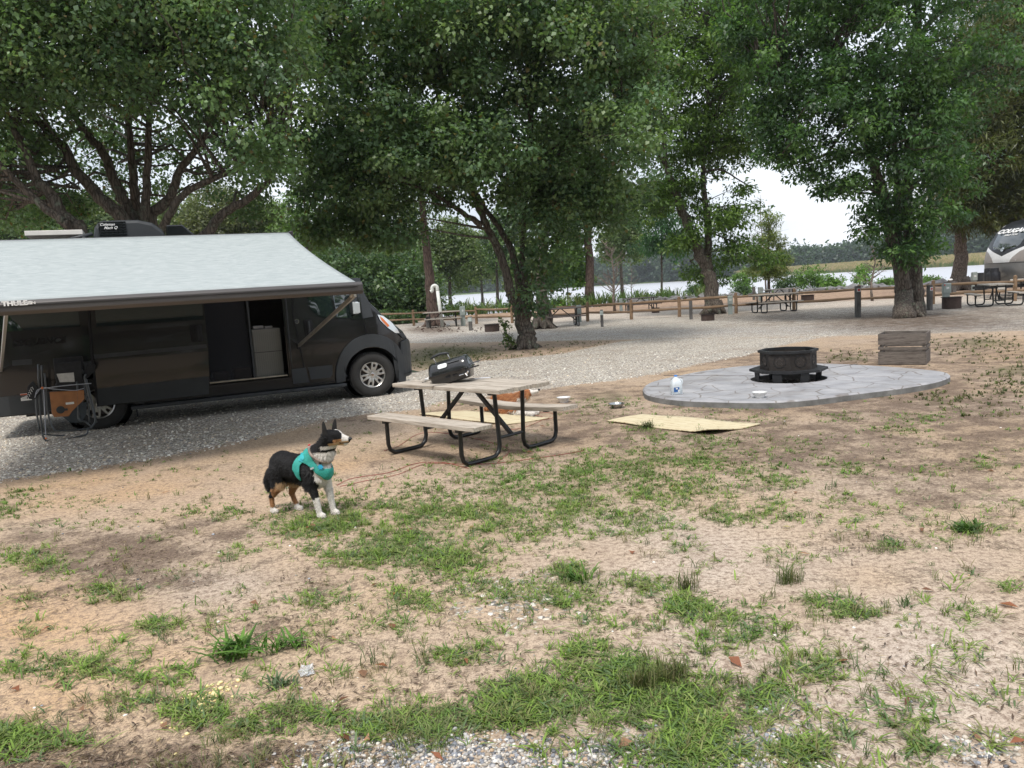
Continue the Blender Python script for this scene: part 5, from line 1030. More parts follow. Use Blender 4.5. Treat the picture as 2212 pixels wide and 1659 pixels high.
q=TP(930,835); mb=MB(); mb.bar((-.12,-.02,.004),(.14,.05,.008),.02,.003); mb.tube([(-.12,-.02,.005),(-.16,-.05,.005),(-.17,-.02,.005)],.002,5); o=mb.build('spatula',ALU); o.location=(q[0]+.02,q[1],.705); tag(o,'flat steel spatula lying under the left end of the grill','spatula')
q=TP(1050,817); mb=MB(); mb.tube([(-.18,.0,.006),(.05,.02,.006),(.07,.0,.006),(.055,-.03,.006),(.075,-.05,.006)],.003,5); mb.tube([(-.16,-.02,.006),(.05,-.01,.006)],.003,5); o=mb.build('wire_tongs',CHR); o.location=(q[0],q[1],.705); tag(o,'thin wire tongs lying right of the grill on the table','tongs')
# ---------------------------------------------------------------- patio, fire ring, crate, jug, bowls, mats
n=N('stamped_concrete'); v=n.coord('Object'); wv=n.mix(.16,v,n.n('TexNoise',i_Vector=v,i_Scale=2.).outputs['Color'],'ADD'); ve_=n.n('TexVoronoi',i_Vector=wv,i_Scale=2.3,feature='DISTANCE_TO_EDGE').outputs[0]
f=n.noise(v,3,5); g_dirt=n.ramp(n.noise(v,1.1,6,.7),[(.52,(0,0,0)),(.72,(.55,.55,.55))]); ln_=n.ramp(ve_,[(.0,(1,1,1)),(.014,(.8,.8,.8)),(.025,(0,0,0))])
c=n.ramp(f,[(.3,(.235,.235,.25)),(.52,(.325,.325,.34)),(.72,(.40,.395,.405))]); c=n.mix(g_dirt,c,(.20,.175,.15)); c=n.mix(n.math('MULTIPLY',ln_,.85),c,(.15,.13,.115)); c=n.mix(n.ramp(n.noise(v,9,4,.7),[(.62,(0,0,0)),(.72,(.5,.5,.5))]),c,(.28,.26,.25))
n.P(Base_Color=c,Roughness=.55,Specular_IOR_Level=.4,Normal=n.bump(n.math('ADD',n.math('MINIMUM',ve_,.04),n.math('MULTIPLY',f,.02)),.7,.06)); CONC=n.m
FRC=G(1703,816,.1)[:2]; PZ=.09
bm=bmesh.new(); Np=len(PATIO); hole=[FRC+.53*np.array([math.cos(a),math.sin(a)]) for a in np.linspace(0,2*math.pi,Np,endpoint=False)]
a_=[math.atan2(p[1]-FRC[1],p[0]-FRC[0])%(2*math.pi) for p in PATIO]; k0=int(np.argmin(a_)); PT=[PATIO[(k0+i)%Np] for i in range(Np)]
if (math.atan2(PT[3][1]-FRC[1],PT[3][0]-FRC[0])%(2*math.pi))<(math.atan2(PT[0][1]-FRC[1],PT[0][0]-FRC[0])%(2*math.pi)) or (math.atan2(PT[3][1]-FRC[1],PT[3][0]-FRC[0])%(2*math.pi))>math.pi: PT=[PT[0]]+PT[1:][::-1]
hole=[FRC+.53*np.array([math.cos(math.atan2(p[1]-FRC[1],p[0]-FRC[0])),math.sin(math.atan2(p[1]-FRC[1],p[0]-FRC[0]))]) for p in PT]
lv=[]
for pts,z,sh in ((PT,-.02,0),(PT,PZ-.02,0),(PT,PZ,.02),(hole,PZ,0),(hole,-.02,0)):
    row=[]
    for p in pts:
        p=np.array(p); d=FRC-p; d=d/np.linalg.norm(d); row.append(bm.verts.new((*(p+d*sh),z)))
    lv.append(row)
for a,b_ in zip(lv,lv[1:]):
    for j in range(Np): bm.faces.new((a[j],a[(j+1)%Np],b_[(j+1)%Np],b_[j]))
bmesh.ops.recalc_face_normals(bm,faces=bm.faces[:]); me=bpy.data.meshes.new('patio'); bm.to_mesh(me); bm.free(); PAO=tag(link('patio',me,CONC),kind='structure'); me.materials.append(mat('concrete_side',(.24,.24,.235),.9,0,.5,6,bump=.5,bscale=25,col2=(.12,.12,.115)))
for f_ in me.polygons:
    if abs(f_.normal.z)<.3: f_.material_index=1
for q in (((1434,811),(1628,812)),((1775,798),(1852,786))):
    a,b_=[G(*p,PZ) for p in q]; mb=MB(); mb.bar((a[0],a[1],PZ-.001),(b_[0],b_[1],PZ-.001),.018,.008); mb.build('control_joint',mat('joint_dark',(.10,.085,.075),.9),PAO)
jc=[]   # control joints
STL=mat('fire_steel',(.035,.029,.026),.7,.3,.4,6,bump=.25,bscale=30); RST=mat('fire_steel_dark',(.02,.021,.023),.6,.3)
fr=empty('fire_ring',(FRC[0],FRC[1],0),0,'octagonal black steel fire ring with star cutouts on the round patio','fire ring')
OFF=math.radians(7)
def octa(r,n_=8): return [(r*math.cos(OFF+math.pi/8+k*math.pi/4),r*math.sin(OFF+math.pi/8+k*math.pi/4)) for k in range(8)]
def octring(mb,r0,r1,z0,z1):
    a=[mb.bm.verts.new((*p,z)) for z in (z0,z1) for p in octa(r1)]; b_=[mb.bm.verts.new((*p,z)) for z in (z0,z1) for p in octa(r0)]
    for j in range(8):
        k=(j+1)%8
        mb.bm.faces.new((a[j],a[k],a[8+k],a[8+j])); mb.bm.faces.new((b_[j],b_[8+j],b_[8+k],b_[k])); mb.bm.faces.new((a[8+j],a[8+k],b_[8+k],b_[8+j])); mb.bm.faces.new((a[j],b_[j],b_[k],a[k]))
ZL=PZ+.15; ZT=PZ+.40
mb=MB(); octring(mb,.378,.392,ZL-.02,ZT); bw=mb.build('bowl',STL,fr)
mb=MB(); octring(mb,.375,.42,ZT-.005,ZT+.03); mb.build('rim',RST,fr)
mb=MB(); octring(mb,.41,.545,ZL-.025,ZL+.008); mb.build('ledge',RST,fr)
for k in range(8):
    if k%2==0 or k in(5,):
        a=OFF+k*math.pi/4; mb=MB(); mb.bar((.46*math.cos(a),.46*math.sin(a),-.02),(.48*math.cos(a),.48*math.sin(a),ZL-.03),.13,.02,(math.cos(a),math.sin(a),0)); mb.build('leg',RST,fr)
mb=MB(); mb.lathe([(0,ZL+.02),(.36,ZL+.02)],24); mb.build('ash_bed',mat('ash',(.06,.055,.05),.95,var=.6,scale=20),fr)
STARM=mat('cutout_pale',(.22,.19,.165),.7)
for k in range(8):
    a=OFF+k*math.pi/4; rr=.392*math.cos(math.pi/8)+.004; M=Matrix.Rotation(a,4,'Z')@Matrix.Translation((rr,0,(ZL+ZT)/2+.01))@Matrix.Rotation(math.pi/2,4,'Z')@Matrix.Rotation(math.pi/2,4,'X')
    if math.sin(a)>.3: continue
    mb=MB()
    for q in range(5):
        b_=q*2*math.pi/5+math.pi/2
        for s_ in (-.22,.22):
            r0,r1=.032,.06; mb.prism([(r0*math.cos(b_+s_*1.8),r0*math.sin(b_+s_*1.8)),(r0*1.25*math.cos(b_+s_*1.2),r0*1.25*math.sin(b_+s_*1.2)),(r1*math.cos(b_+s_*.3),r1*math.sin(b_+s_*.3)),(r1*.8*math.cos(b_+s_*.7),r1*.8*math.sin(b_+s_*.7))],0,.002,M)
    mb.build('star_cutout',STARM,bw)
    mb=MB(); mb.lathe([(.088,.0),(.088,.004),(.082,.004),(.082,0)],28,M); mb.build('cutout_rim',RST,bw)
r_=np.random.default_rng(77); a=r_.random(260)*6.283; q=.5*np.sqrt(r_.random(260)); W9=np.c_[FRC[0]+q*np.cos(a),FRC[1]+q*np.sin(a)]
o=pebbles(W9,.035,'charred_stones',78); o.data.materials.clear(); o.data.materials.append(mat('char',(.09,.075,.065),.9,var=.6,scale=4)); tag(o,kind='stuff')
cb=G(1900,788); ce=G(1998,788.5); cy=math.atan2(ce[1]-cb[1],ce[0]-cb[0]); CWd=float(np.linalg.norm(ce-cb))
cr8=empty('wooden_crate',((cb[0]+ce[0])/2,(cb[1]+ce[1])/2,0),cy+.03,'grey slatted wooden crate standing behind the patio','crate')
WC_=wood('crate_wood',(.155,.135,.12),(.075,.062,.054),(2,12,12))
D_=.62
for yy in (0,D_):
    for z0,z1 in ((.0,.20),(.24,.285),(.325,.50)):
        mb=MB(); mb.box((0,yy,(z0+z1)/2+.01),(CWd,.018,z1-z0)); mb.build('slat',WC_,cr8)
for s in (-1,1):
    for z0,z1 in ((.0,.20),(.24,.285),(.325,.50)):
        mb=MB(); mb.box((s*(CWd/2+.010),D_/2,(z0+z1)/2+.012),(.018,D_+.03,z1-z0)); mb.build('slat',WC_,cr8)
    mb=MB()
    for yy in (.028,D_-.028): mb.box((s*(CWd/2-.022),yy,.255),(.035,.035,.49))
    mb.build('corner_post',WC_,cr8)
mb=MB(); mb.box((0,D_/2,.05),(CWd-.03,D_-.03,.02)); mb.build('crate_floor',WC_,cr8)
# soil in the crate is out of sight
n=N('milk_plastic'); n.P(Base_Color=(.8,.86,.9),Roughness=.3,Transmission_Weight=.35,Specular_IOR_Level=.5); JUG=n.m
jp=G(1461,851,PZ); jg=empty('water_jug',(jp[0],jp[1],PZ+.001),.1,'clear gallon water jug with a blue cap on the left of the patio','jug')
mb=MB(); rows=[]
for (s,z) in ((.068,0),(.074,.006),(.075,.13),(.072,.15),(.060,.185),(.040,.212),(.020,.228),(.018,.245)):
    e=.55 if z<.2 else 1.
    rows.append([mb.bm.verts.new((s*math.copysign(abs(math.cos(t))**e,math.cos(t)),s*math.copysign(abs(math.sin(t))**e,math.sin(t)),z)) for t in np.linspace(0,2*math.pi,28,endpoint=False)])
for a,b_ in zip(rows,rows[1:]):
    for j in range(28): mb.bm.faces.new((a[j],a[(j+1)%28],b_[(j+1)%28],b_[j]))
mb.bm.faces.new(rows[0][::-1]); mb.build('bottle',JUG,jg,True)
mb=MB(); mb.tube(spline([(.045,-.02,.205),(.070,-.035,.19),(.078,-.04,.16),(.070,-.035,.135)],4),.009,8); mb.build('handle',JUG,jg,True)
mb=MB(); mb.lathe([(.021,0),(.021,.018),(0,.018)],20,Matrix.Translation((0,0,.24))); mb.build('cap',mat('cap_blue',(.03,.2,.6),.4),jg,True)
mb=MB(); mb.box((-.018,-.0765,.068),(.075,.002,.062)); lb_=mb.build('label',mat('label_blue',(.015,.10,.32),.5),jg)
mb=MB(); mb.prism(arc(0,0,.016,0,330,12,.010),0,.002,Matrix.Translation((-.016,-.0775,.082))@Matrix.Rotation(math.pi/2,4,'X')); mb.box((.009,-.0785,.052),(.018,.001,.03)); mb.build('label_print',WHT,lb_)
def bowl(loc,r,h,m,label,rz=0,group=None):
    o=empty('dog_bowl',loc,rz,label,'bowl',group); mb=MB()
    mb.lathe([(0,.004),(r*.55,.003),(r*.6,0),(r*.62,.01),(r*.82,h*.5),(r,h-.004),(r*1.03,h),(r*.97,h),(r*.78,h*.5),(r*.5,.012),(0,.012)],32); mb.build('bowl_shell',m,o,True,auto=50)
    mb=MB(); mb.lathe([(r*.86,h*.66),(0,h*.66)],28); 
    w__=N('bowl_water') if 'bw' not in MATS else None
    if w__: w__.P(Base_Color=(.35,.38,.38),Roughness=.03); MATS['bw']=w__.m
    mb.build('water_fill',MATS['bw'],o); return o
CER=pmat('ceramic_white',(.72,.72,.71),.25,coat=.4,var=.03)
bq=G(1218,869); wb=bowl((bq[0],bq[1],0),.098,.075,CER,'white ceramic bowl on bare soil beyond the picnic bench')
text_mesh('bowl_print','TE',.035,mat('letter_grey',(.3,.3,.3),.6),wb,Matrix.Translation((.045,-.078,.045))@Matrix.Rotation(math.radians(30),4,'Z')@Matrix.Rotation(math.radians(75),4,'X'),.001)
bq=G(1332,881); bowl((bq[0],bq[1],0),.105,.06,pmat('bowl_steel',(.42,.43,.44),.22,.95),'shiny steel bowl in the grass left of the patio')
bq=G(1641,859,PZ); bowl((bq[0],bq[1],PZ+.001),.095,.072,CER,'white ceramic bowl standing on the near edge of the patio')
n=N('mat_cloth'); v=n.coord('Object'); wv=n.n('TexWave',i_Vector=n.coord('Object',(1,1,1),(0,0,.06)),i_Scale=1.5,i_Distortion=2.2,i_Detail=2); wv.bands_direction='Y'
c=n.ramp(wv.outputs['Fac'],[(.0,(.52,.45,.30)),(.35,(.56,.50,.34)),(.55,(.34,.23,.14)),(.66,(.54,.47,.32))]); c=n.mix(n.ramp(n.noise(v,5,3),[(.5,(0,0,0)),(.66,(.6,.6,.6))]),c,(.56,.50,.35))
n.P(Base_Color=c,Roughness=.9,Specular_IOR_Level=.1); MATC=n.m
def floor_mat(c4,label,curl=0):
    c4=[np.array(c)[:2] for c in c4]; o_=sum(c4)/4; NU,NV=46,10; mb=MB(); g_=[]
    for i in range(NU+1):
        row=[]
        for j in range(NV+1):
            u,v_=i/NU,j/NV; p=(c4[0]*(1-u)+c4[1]*u)*(1-v_)+(c4[3]*(1-u)+c4[2]*u)*v_-o_
            p=p+ (.006*(i%2))*((c4[3]-c4[0])/np.linalg.norm(c4[3]-c4[0]))*((v_>.99)*1.-(v_<.01)*1.)*1.8
            z=.012+.005*(i%2)+curl*max(0,u-.85)*6*max(0,(.6-v_))*.1+.006*math.sin(u*9+v_*4)
            row.append(mb.bm.verts.new((p[0],p[1],z)))
        g_.append(row)
    for i in range(NU):
        for j in range(NV): mb.bm.faces.new((g_[i][j],g_[i+1][j],g_[i+1][j+1],g_[i][j+1]))
    o=mb.build('outdoor_mat',MATC,None,True); o.location=(o_[0],o_[1],0); thick(o,.012); return tag(o,label,'mat','ribbed cream mats lying on the soil')
floor_mat([G(1310,908,.02),G(1535,937,.02),G(1643,915,.02),G(1388,893,.02)],'ribbed cream mat on soil in front of the patio',1)
floor_mat([G(905,893,.02),G(1090,916,.02),G(1186,902,.02),G(1010,886,.02)],'ribbed cream mat lying behind the picnic table beside the brown dog')
# red tie-out cables
def cable(name,pts,label,r=.0026,z=.006):
    P_=spline([G(x,y)*np.array([1,1,0])+np.array([0,0,zz if (zz:=p[2] if len(p:=q)>2 else z) else z]) for q in pts for x,y in [q[:2]]],6)
    mb=MB(); mb.tube(P_,r,5); return tag(mb.build(name,mat('cable_red',(.30,.03,.025),.4),None,True),label,'cable','red tie-out cables for the dogs')
cable('tie_out_cable',[(728,1050),(760,1035),(840,1022),(900,1002),(955,1000),(985,1006),(1012,1013)],'red cable curving over the soil between the standing dog and the table')
cable('tie_out_cable',[(735,1052),(790,1040),(860,1026),(920,1003),(1000,1004),(1060,1003),(1120,996),(1200,985),(1260,975)],'longest red cable running from the standing dog under the table')
cable('tie_out_cable',[(1165,893),(1190,893),(1196,903),(1150,910),(1105,915),(1110,900),(1150,898),(1175,905),(1130,925),(1090,930)],'red cable tangled over the mat beside the brown dog')
cable('tie_out_cable',[(830,975),(860,965),(900,940),(940,935),(1010,945),(1070,960),(1100,975),(1075,1000)],'red cable lying in loops beneath the picnic table')
# crumpled clear wrapper and scattered corn
cq=G(663,1458); mb=MB(); mb.ico((0,0,.02),.028,2,(1.2,.9,.7)); rr=np.random.default_rng(3)
for v_ in mb.bm.verts: v_.co+=Vector(rr.normal(size=3)*.007)
n=N('clear_film'); n.P(Base_Color=(.9,.9,.9),Roughness=.15,Transmission_Weight=.6); o=mb.build('plastic_wrapper',n.m); o.location=(cq[0],cq[1],0); tag(o,'crumpled clear plastic wrapper on the bare ground','wrapper')
cq=G(440,1520)[:2]; r_=np.random.default_rng(81); W10=cq+r_.normal(size=(230,2))*np.array([.05,.085]); o=pebbles(W10,.0085,'spilled_corn',82); o.data.materials.clear(); o.data.materials.append(mat('corn_yellow',(.72,.55,.18),.6,col2=(.75,.68,.42),scale=60)); tag(o,kind='stuff')
cq=G(545,1610)[:2]; r_=np.random.default_rng(83); 
# ---------------------------------------------------------------- fence
FP=[(-16,48.5),(-12.6,46.4),(-9.1,44.0),(-5.03,41.2),(-1.58,38.7),(.2,36.9),(1.8,35.0),(3.5,33.9),(5.3,33.1),(7.3,32.8),(9.66,32.6),(11.89,32.0),(14.2,31.1),(16.55,29.96),(18.84,28.6),(21.1,27.4),(23.5,26.2),(26,25)]
FPP=G(1468,0+684)
FWD=wood('fence_wood',(.24,.16,.10),(.13,.085,.052),(2,2,2)); FWR=wood('fence_rail_wood',(.22,.15,.095),(.11,.072,.046),(1.2,1.2,14))
fe=empty('rail_fence',(0,34,0),0,'two-rail split wooden fence crossing the campground','fence'); r_=np.random.default_rng(90)
def fh(x): return np.interp(x,[-16,-2,5,20],[.84,.86,.84,.95])
for i,(x,y) in enumerate(FP):
    h=fh(x); mb=MB(); mb.tube([(x,y-34,-.1),(x+.01,y-34,h*.5),(x+.02*r_.normal(),y-34,h-.03),(x,y-34,h)],[.075,.07,.066,.045],8); mb.build('post',FWD,fe)
for i,((x0,y0),(x1,y1)) in enumerate(zip(FP,FP[1:])):
    for t in (.40,.80):
        if i==4 and t>.5: pass
        a=r_.normal(size=4)*.018; mb=MB(); h0,h1=fh(x0)*t,fh(x1)*t
        mb.tube([(x0-.05,y0-34+.02,h0+a[0]),((x0+x1)/2,(y0+y1)/2-34,(h0+h1)/2+a[1]),(x1+.05,y1-34-.02,h1+a[2])],[.04,.062,.04],7); mb.build('rail',FWR,fe)
# ---------------------------------------------------------------- marker posts, pedestals, fire pans, far tables
PG=wood('post_grey',(.13,.125,.12),(.06,.055,.052),(3,3,1)); MG=pmat('pedestal_grey',(.26,.30,.285),.5,var=.12)
def mpost(px,base,hh,wd,label,cap=None,dot=False):
    b=G(px,base); s=b[1]/F; h=hh*s; w_=wd*s; o=empty('marker_post',b,r_.normal()*.15,label,'post','grey site marker posts'); mb=MB(); mb.box((0,0,h/2-.05),(w_,w_,h+.1),None,.008); mb.build('post',PG,o)
    if cap: mb=MB(); mb.box((0,-.0,h-.12),(w_*1.12,w_*1.12,.16)); mb.build('number_plate',mat('plate_pale',(.45,.5,.48),.5),o)
    if dot: mb=MB(); mb.lathe([(.045,0),(.045,.006),(0,.006)],16,Matrix.Translation((0,-w_/2-.003,h-.13))@Matrix.Rotation(math.pi/2,4,'X')); mb.box((0,-w_/2-.002,h-.13),(w_*.9,.003,.12)); d_=mb.build('reflector',mat('plate_white',(.6,.6,.6),.5),o); mb=MB(); mb.lathe([(.04,0.006),(.04,.010),(0,.010)],16,Matrix.Translation((0,-w_/2-.003,h-.13))@Matrix.Rotation(math.pi/2,4,'X')); mb.build('red_dot',mat('red_dot',(.5,.02,.02),.4),d_)
mpost(1017,714,30,7,'grey post left of the small fire pan with pale number plate',True); mpost(1301,706,37,6,'thin grey post with pale top before the fence, centre of the gravel',True); mpost(1493,690,40,6,'grey post left of the leaning tree trunk')
mpost(1853,685,67,9.5,'tall dark grey post with a red dot, alone on the gravel',dot=True); mpost(2008,670,54,9,'dark grey post with a red dot just right of the twin trunk',dot=True); mpost(1943,655,58,8,'dark post half hidden at the left side of the twin trunk')
mpost(2072+15*0-12,636,28,7,'short grey post behind the fence left of the cedar trunk'); mpost(1629,648,28,5,'thin grey post behind the fence by the small conifer'); mpost(1358,677,22,5,'thin grey post behind the fence right of the pine'); mpost(925,708,24,7,'short dark post at the foot of the big pine'); mpost(1186,699,46,7,'orange brown post beside the split trunk')
def ped(px,base,hh,wd,label,num,red=False):
    b=G(px,base); s=b[1]/F; h=hh*s; w_=wd*s; o=empty('utility_pedestal',b,r_.normal()*.1,label,'pedestal','grey utility pedestals'); mb=MB(); mb.box((0,.02,h*.27-.05),(w_*.88,w_*.5,h*.58+.1),None,.01); mb.build('base',MG,o)
    mb=MB(); mb.prism([(-.02,h*.55),(w_*.62,h*.55),(w_*.62,h*.97),(.02,h),(-.02,h*.97)],-w_/2,w_/2,Matrix(((0,0,1,0),(1,0,0,-w_*.3),(0,1,0,0),(0,0,0,1)))); mb.build('meter_box',MG,o)
    if num: text_mesh('number',num,h*.13,WHT,o,Matrix.Translation((0,-w_*.3-.024,h*.78))@Matrix.Rotation(math.pi/2,4,'X'),.002,0,.004)
    if red: mb=MB(); mb.box((-w_*.42,-w_*.3-.022,h*.92),(w_*.14,.01,.05)); mb.build('red_tag',mat('red_dot',(.5,.02,.02),.4),o)
    return o
ped(1001,704,42,11,'utility box right of the far left picnic table','0'); ped(1252,696,37,10,'utility box before the fence left of the twin rail posts','1'); ped(1578,679,40,10,'utility box right of the leaning tree, numbered 21','21'); ped(2044,659,47,15,'largest utility box, numbered 24, beside the far fire pan','24',True)
ped(1342,672,27,7,'pale utility box beyond the fence by the bank grass',''); ped(1643,650,30,9,'pale utility box beyond the fence behind the grey picnic table',''); ped(2104,628,40,10,'utility box beyond the fence beside the trash can, numbered 26','26'); ped(787,702,22,9,'small utility box by the trees above the van mirror','')
def pan(px,base,wd,hh,label):
    b=G(px,base); s=b[1]/F; r=wd*s/2; h=hh*s; b=b+np.array([0,r,0]); o=empty('fire_pan',b,0,label,'fire pan','low rusty fire pans on the campsites'); mb=MB(); mb.lathe([(r*.95,-.02),(r*.95,h),(r*.90,h),(r*.90,.03),(0,.03)],20); mb.build('ring',mat('rust_brown',(.075,.05,.042),.8,.2),o,True,auto=40); mb=MB(); mb.lathe([(r*.90,h+.002),(r*1.06,h+.002),(r*1.06,h+.02),(r*.90,h+.02)],20); mb.build('lip',mat('rust_dark',(.04,.03,.028),.8,.2),o)
pan(1063,717,34,15,'fire pan nearest the middle tree'); pan(1533,693,30,13,'fire pan below the leaning tree'); pan(2067,667,40,24,'largest fire pan, right of the twin trunk'); pan(1750,649,28,11,'fire pan beyond the fence, centre right'); pan(1418,676,18,10,'dark fire pan beside the black table beyond the fence')
GW=wood('far_table_wood',(.36,.33,.29),(.2,.175,.15)); GP='picnic tables on the far campsites'
TD=dict(detail=False)
def ftab(px,base,rz,label,sc_=1.,wood_=None):
    b=G(px,base); o=picnic((b[0],b[1],0),rz,label,GP,L_=1.85*sc_,W2=.74*sc_,zt=.75*sc_,zb=.44*sc_,bx=.64*sc_,wood_=wood_ or GW,detail=False); return o
ftab(1672,674,.12,'picnic table with pale grey top right of the leaning tree'); ftab(2148,660,1.22,'picnic table seen end-on under the trailer at right'); ftab(958,706,.1,'picnic table left of the far utility box, white pipe behind'); ftab(1212,706,.05,'dark topped picnic table partly behind the split trunk',wood_=mat('table_dark',(.1,.08,.075),.7))
ftab(1385,674,.1,'black picnic table beyond the fence near the rocks',wood_=mat('table_dark',(.1,.08,.075),.7)); ftab(1684,655,.1,'white topped picnic table beyond the fence, mostly hidden'); ftab(2205,645,1.0,'picnic table at the right edge below the trailer')
# white pipes
def at_px(px,py,Y): return A(px,py,Y)
b=G(956,706); PV=pmat('pvc_white',(.62,.64,.6),.4,var=.08); mb=MB(); t0=A(945,628,b[1])-b; mb.tube([(0,0,0),tuple(t0*.5),tuple(t0)],.085,12); mb.tube(spline([tuple(t0),tuple(t0+np.array([-.01,0,.18])),tuple(t0+np.array([-.12,0,.26])),tuple(t0+np.array([-.24,0,.18])),tuple(t0+np.array([-.26,0,.02])),tuple(t0+np.array([-.34,0,-.03]))],4),.085,12); o=mb.build('vent_pipe',PV,None,True); o.location=b; tag(o,'tall white hooked pipe leaning beside the big pine','pipe')
b=G(1943,683); mb=MB(); mb.tube(spline([(0,0,0),(.0,0,.4),(.01,0,.58),(.05,0,.64),(.14,0,.64)],4),.07,12); o=mb.build('water_pipe',PV,None,True); o.location=b; tag(o,'short white elbow pipe against the left side of the twin trunk','pipe')
for px,py,r,lab in ((968,705,.09,'white ball-shaped stone under the far left picnic table'),(1246,702,.08,'white ball-shaped stone by the split trunk table'),(1524,689,.09,'white stone left of the fire pan under the leaning tree')):
    b=G(px,py); mb=MB(); mb.ico((0,0,r*.8),r,2,(1.1,1,.85)); o=mb.build('white_stone',WHT,None,True); o.location=b; tag(o,lab,'stone')
b=G(2047,652); o=empty('lantern_hook',b,0,'thin shepherd hook with a white lamp by the largest utility box','lamp hook'); mb=MB(); mb.tube(spline([(0,0,0),(0,0,.7),(.02,0,.86),(.12,0,.92),(.2,0,.84)],4),.014,6); mb.build('pole',mat('rust_brown',(.075,.05,.042),.8,.2),o); mb=MB(); mb.ico((.1,0,.88),.07,2,(1.5,1,.6)); mb.build('lamp_shade',WHT,o,True)
b=A(2120,627,G(2104,628)[1]+.3); b[2]=0; o=empty('trash_can',b,0,'black trash can beside the utility box below the trailer nose','trash can'); mb=MB(); mb.lathe([(.0,.02),(.27,.02),(.33,.85),(.35,.87),(.35,.90),(.31,.90),(.29,.1),(0,.1)],20); mb.build('can',PLAST,o,True,auto=40); mb=MB(); mb.tube([(-.35,0,.7),(-.40,0,.72),(-.40,0,.78),(-.35,0,.8)],.015,5); mb.build('handle',PLAST,o)
# pine cones and dark bits in the far left litter
r_=np.random.default_rng(95); W11=np.array([G(880+r_.random()*200,704+r_.random()*14)[:2] for _ in range(90)]); o=pebbles(W11,.045,'pine_cones',96); o.data.materials.clear(); o.data.materials.append(mat('cone_brown',(.07,.04,.03),.9)); tag(o,kind='stuff')
# ---------------------------------------------------------------- travel trailer at the right edge
NC=A(2208,640,31.0); FC=A(2137,640,32.9); tv=NC[:2]-FC[:2]; tw=float(np.linalg.norm(tv)); tyaw=math.atan2(tv[1],tv[0]); print('trailer width',tw,tyaw)
# local frame: x across the front (far corner -> near corner), y towards the rear, z up
TW=2.44; tr_=empty('travel_trailer',(NC[0]-math.cos(tyaw)*TW,NC[1]-math.sin(tyaw)*TW,0),tyaw,'white grey and black travel trailer parked beyond the fence at the right edge','trailer')
TPF=np.array([(.50,.35),(.75,.12),(1.05,.0),(1.5,-.02),(1.9,.06),(2.3,.26),(2.7,.55),(2.95,.85),(3.12,1.25),(3.22,1.8)])
def tf(z,x=None):
    y=np.interp(z,TPF[:,0],TPF[:,1]); 
    if x is not None: y+=.16*abs((x-TW/2)/(TW/2))**3
    return y
def tpanel(name,poly,off,m,parent=None,dz=.12,dx=.25,rear=None):
    bm=bmesh.new(); vs=[bm.verts.new((p[0],0,p[1])) for p in poly]; bm.faces.new(vs); bmesh.ops.triangulate(bm,faces=bm.faces[:])
    for a,b_,st,ax in ((min(p[0] for p in poly),max(p[0] for p in poly),dx,(1,0,0)),(min(p[1] for p in poly),max(p[1] for p in poly),dz,(0,0,1))):
        k=math.ceil(a/st)*st
        while k<b_-1e-6: bmesh.ops.bisect_plane(bm,geom=bm.verts[:]+bm.edges[:]+bm.faces[:],dist=1e-5,plane_co=Vector(ax)*k,plane_no=ax); k+=st
    for v_ in bm.verts: v_.co.y=tf(v_.co.z,v_.co.x)-off
    me=bpy.data.meshes.new(name); bmesh.ops.recalc_face_normals(bm,faces=bm.faces[:]); bm.to_mesh(me); bm.free(); o=link(name,me,m,parent or tr_,True); return o
TG=pmat('trailer_grey',(.22,.22,.22),.35,.3,coat=.3); TWH=pmat('trailer_white',(.72,.72,.72),.3,coat=.4); TBK=pmat('trailer_black',(.012,.013,.016),.35); TTN=pmat('trailer_taupe',(.30,.27,.25),.4)
tpanel('front_cap',[(0,.5),(TW,.5),(TW,1.40),(0,1.40)],0,TG); tpanel('white_band',[(0,1.40),(TW,1.40),(TW,2.1),(TW*.5,1.68),(0,2.1)],0,TWH); tpanel('trim_line',[(0,1.395),(TW,1.395),(TW,1.42),(0,1.42)],.006,TBK)
tpanel('black_cap',[(0,2.1),(TW*.5,1.68),(TW,2.1),(TW,3.2),(0,3.2)],0,TBK); 
for s in (0,1):
    q=[(0,1.43),(.75,1.43),(.62,1.62),(.3,1.85),(0,1.96)]; q=q if s==0 else [(TW-a,b_) for a,b_ in q][::-1]; tpanel('taupe_curve',q,.006,TTN)
wf=tpanel('front_window',[(.42,2.12),(.6,1.98),(1.84,1.98),(2.02,2.12),(2.16,2.72),(2.08,2.80),(.36,2.80),(.28,2.72)],.008,GLASS); 
cx=TW/2
def tplane(x,z,off): 
    a=math.atan2(tf(z+.05)-tf(z-.05),.1); return Matrix.Translation((x,tf(z,x)-off,z))@Matrix.Rotation(math.pi/2-a,4,'X')
text_mesh('lettering','COUGAR',.30,WHT,wf,tplane(cx-.1,2.70,.03),.004,.2,.012,1.25); text_mesh('lettering','HALF-TON',.11,WHT,wf,tplane(cx,2.54,.03),.002,.1,.003,1.4)
mb=MB(); mb.lathe([(.09,0),(.09,.02),(.06,.03),(0,.03)],20,tplane(cx,1.95,.03)@Matrix.Identity(4)); mb.build('emblem',CHR,wf); mb=MB(); mb.bar((cx-.65,tf(2.06,cx-.65)-.03,2.08),(cx-.08,tf(1.96,cx)-.03,1.97),.02,.05); mb.bar((cx+.65,tf(2.06,cx+.65)-.03,2.08),(cx+.08,tf(1.96,cx)-.03,1.97),.02,.05); mb.build('chrome_wing',CHR,wf)
mb=MB(); 
for xs_ in (0,TW):
    zz=[q[0] for q in TPF]; vs=[mb.bm.verts.new((xs_,tf(z,xs_)+.0,z)) for z in zz]+[mb.bm.verts.new((xs_,8.0,3.22)),mb.bm.verts.new((xs_,8.0,.5))]; mb.bm.faces.new(vs)
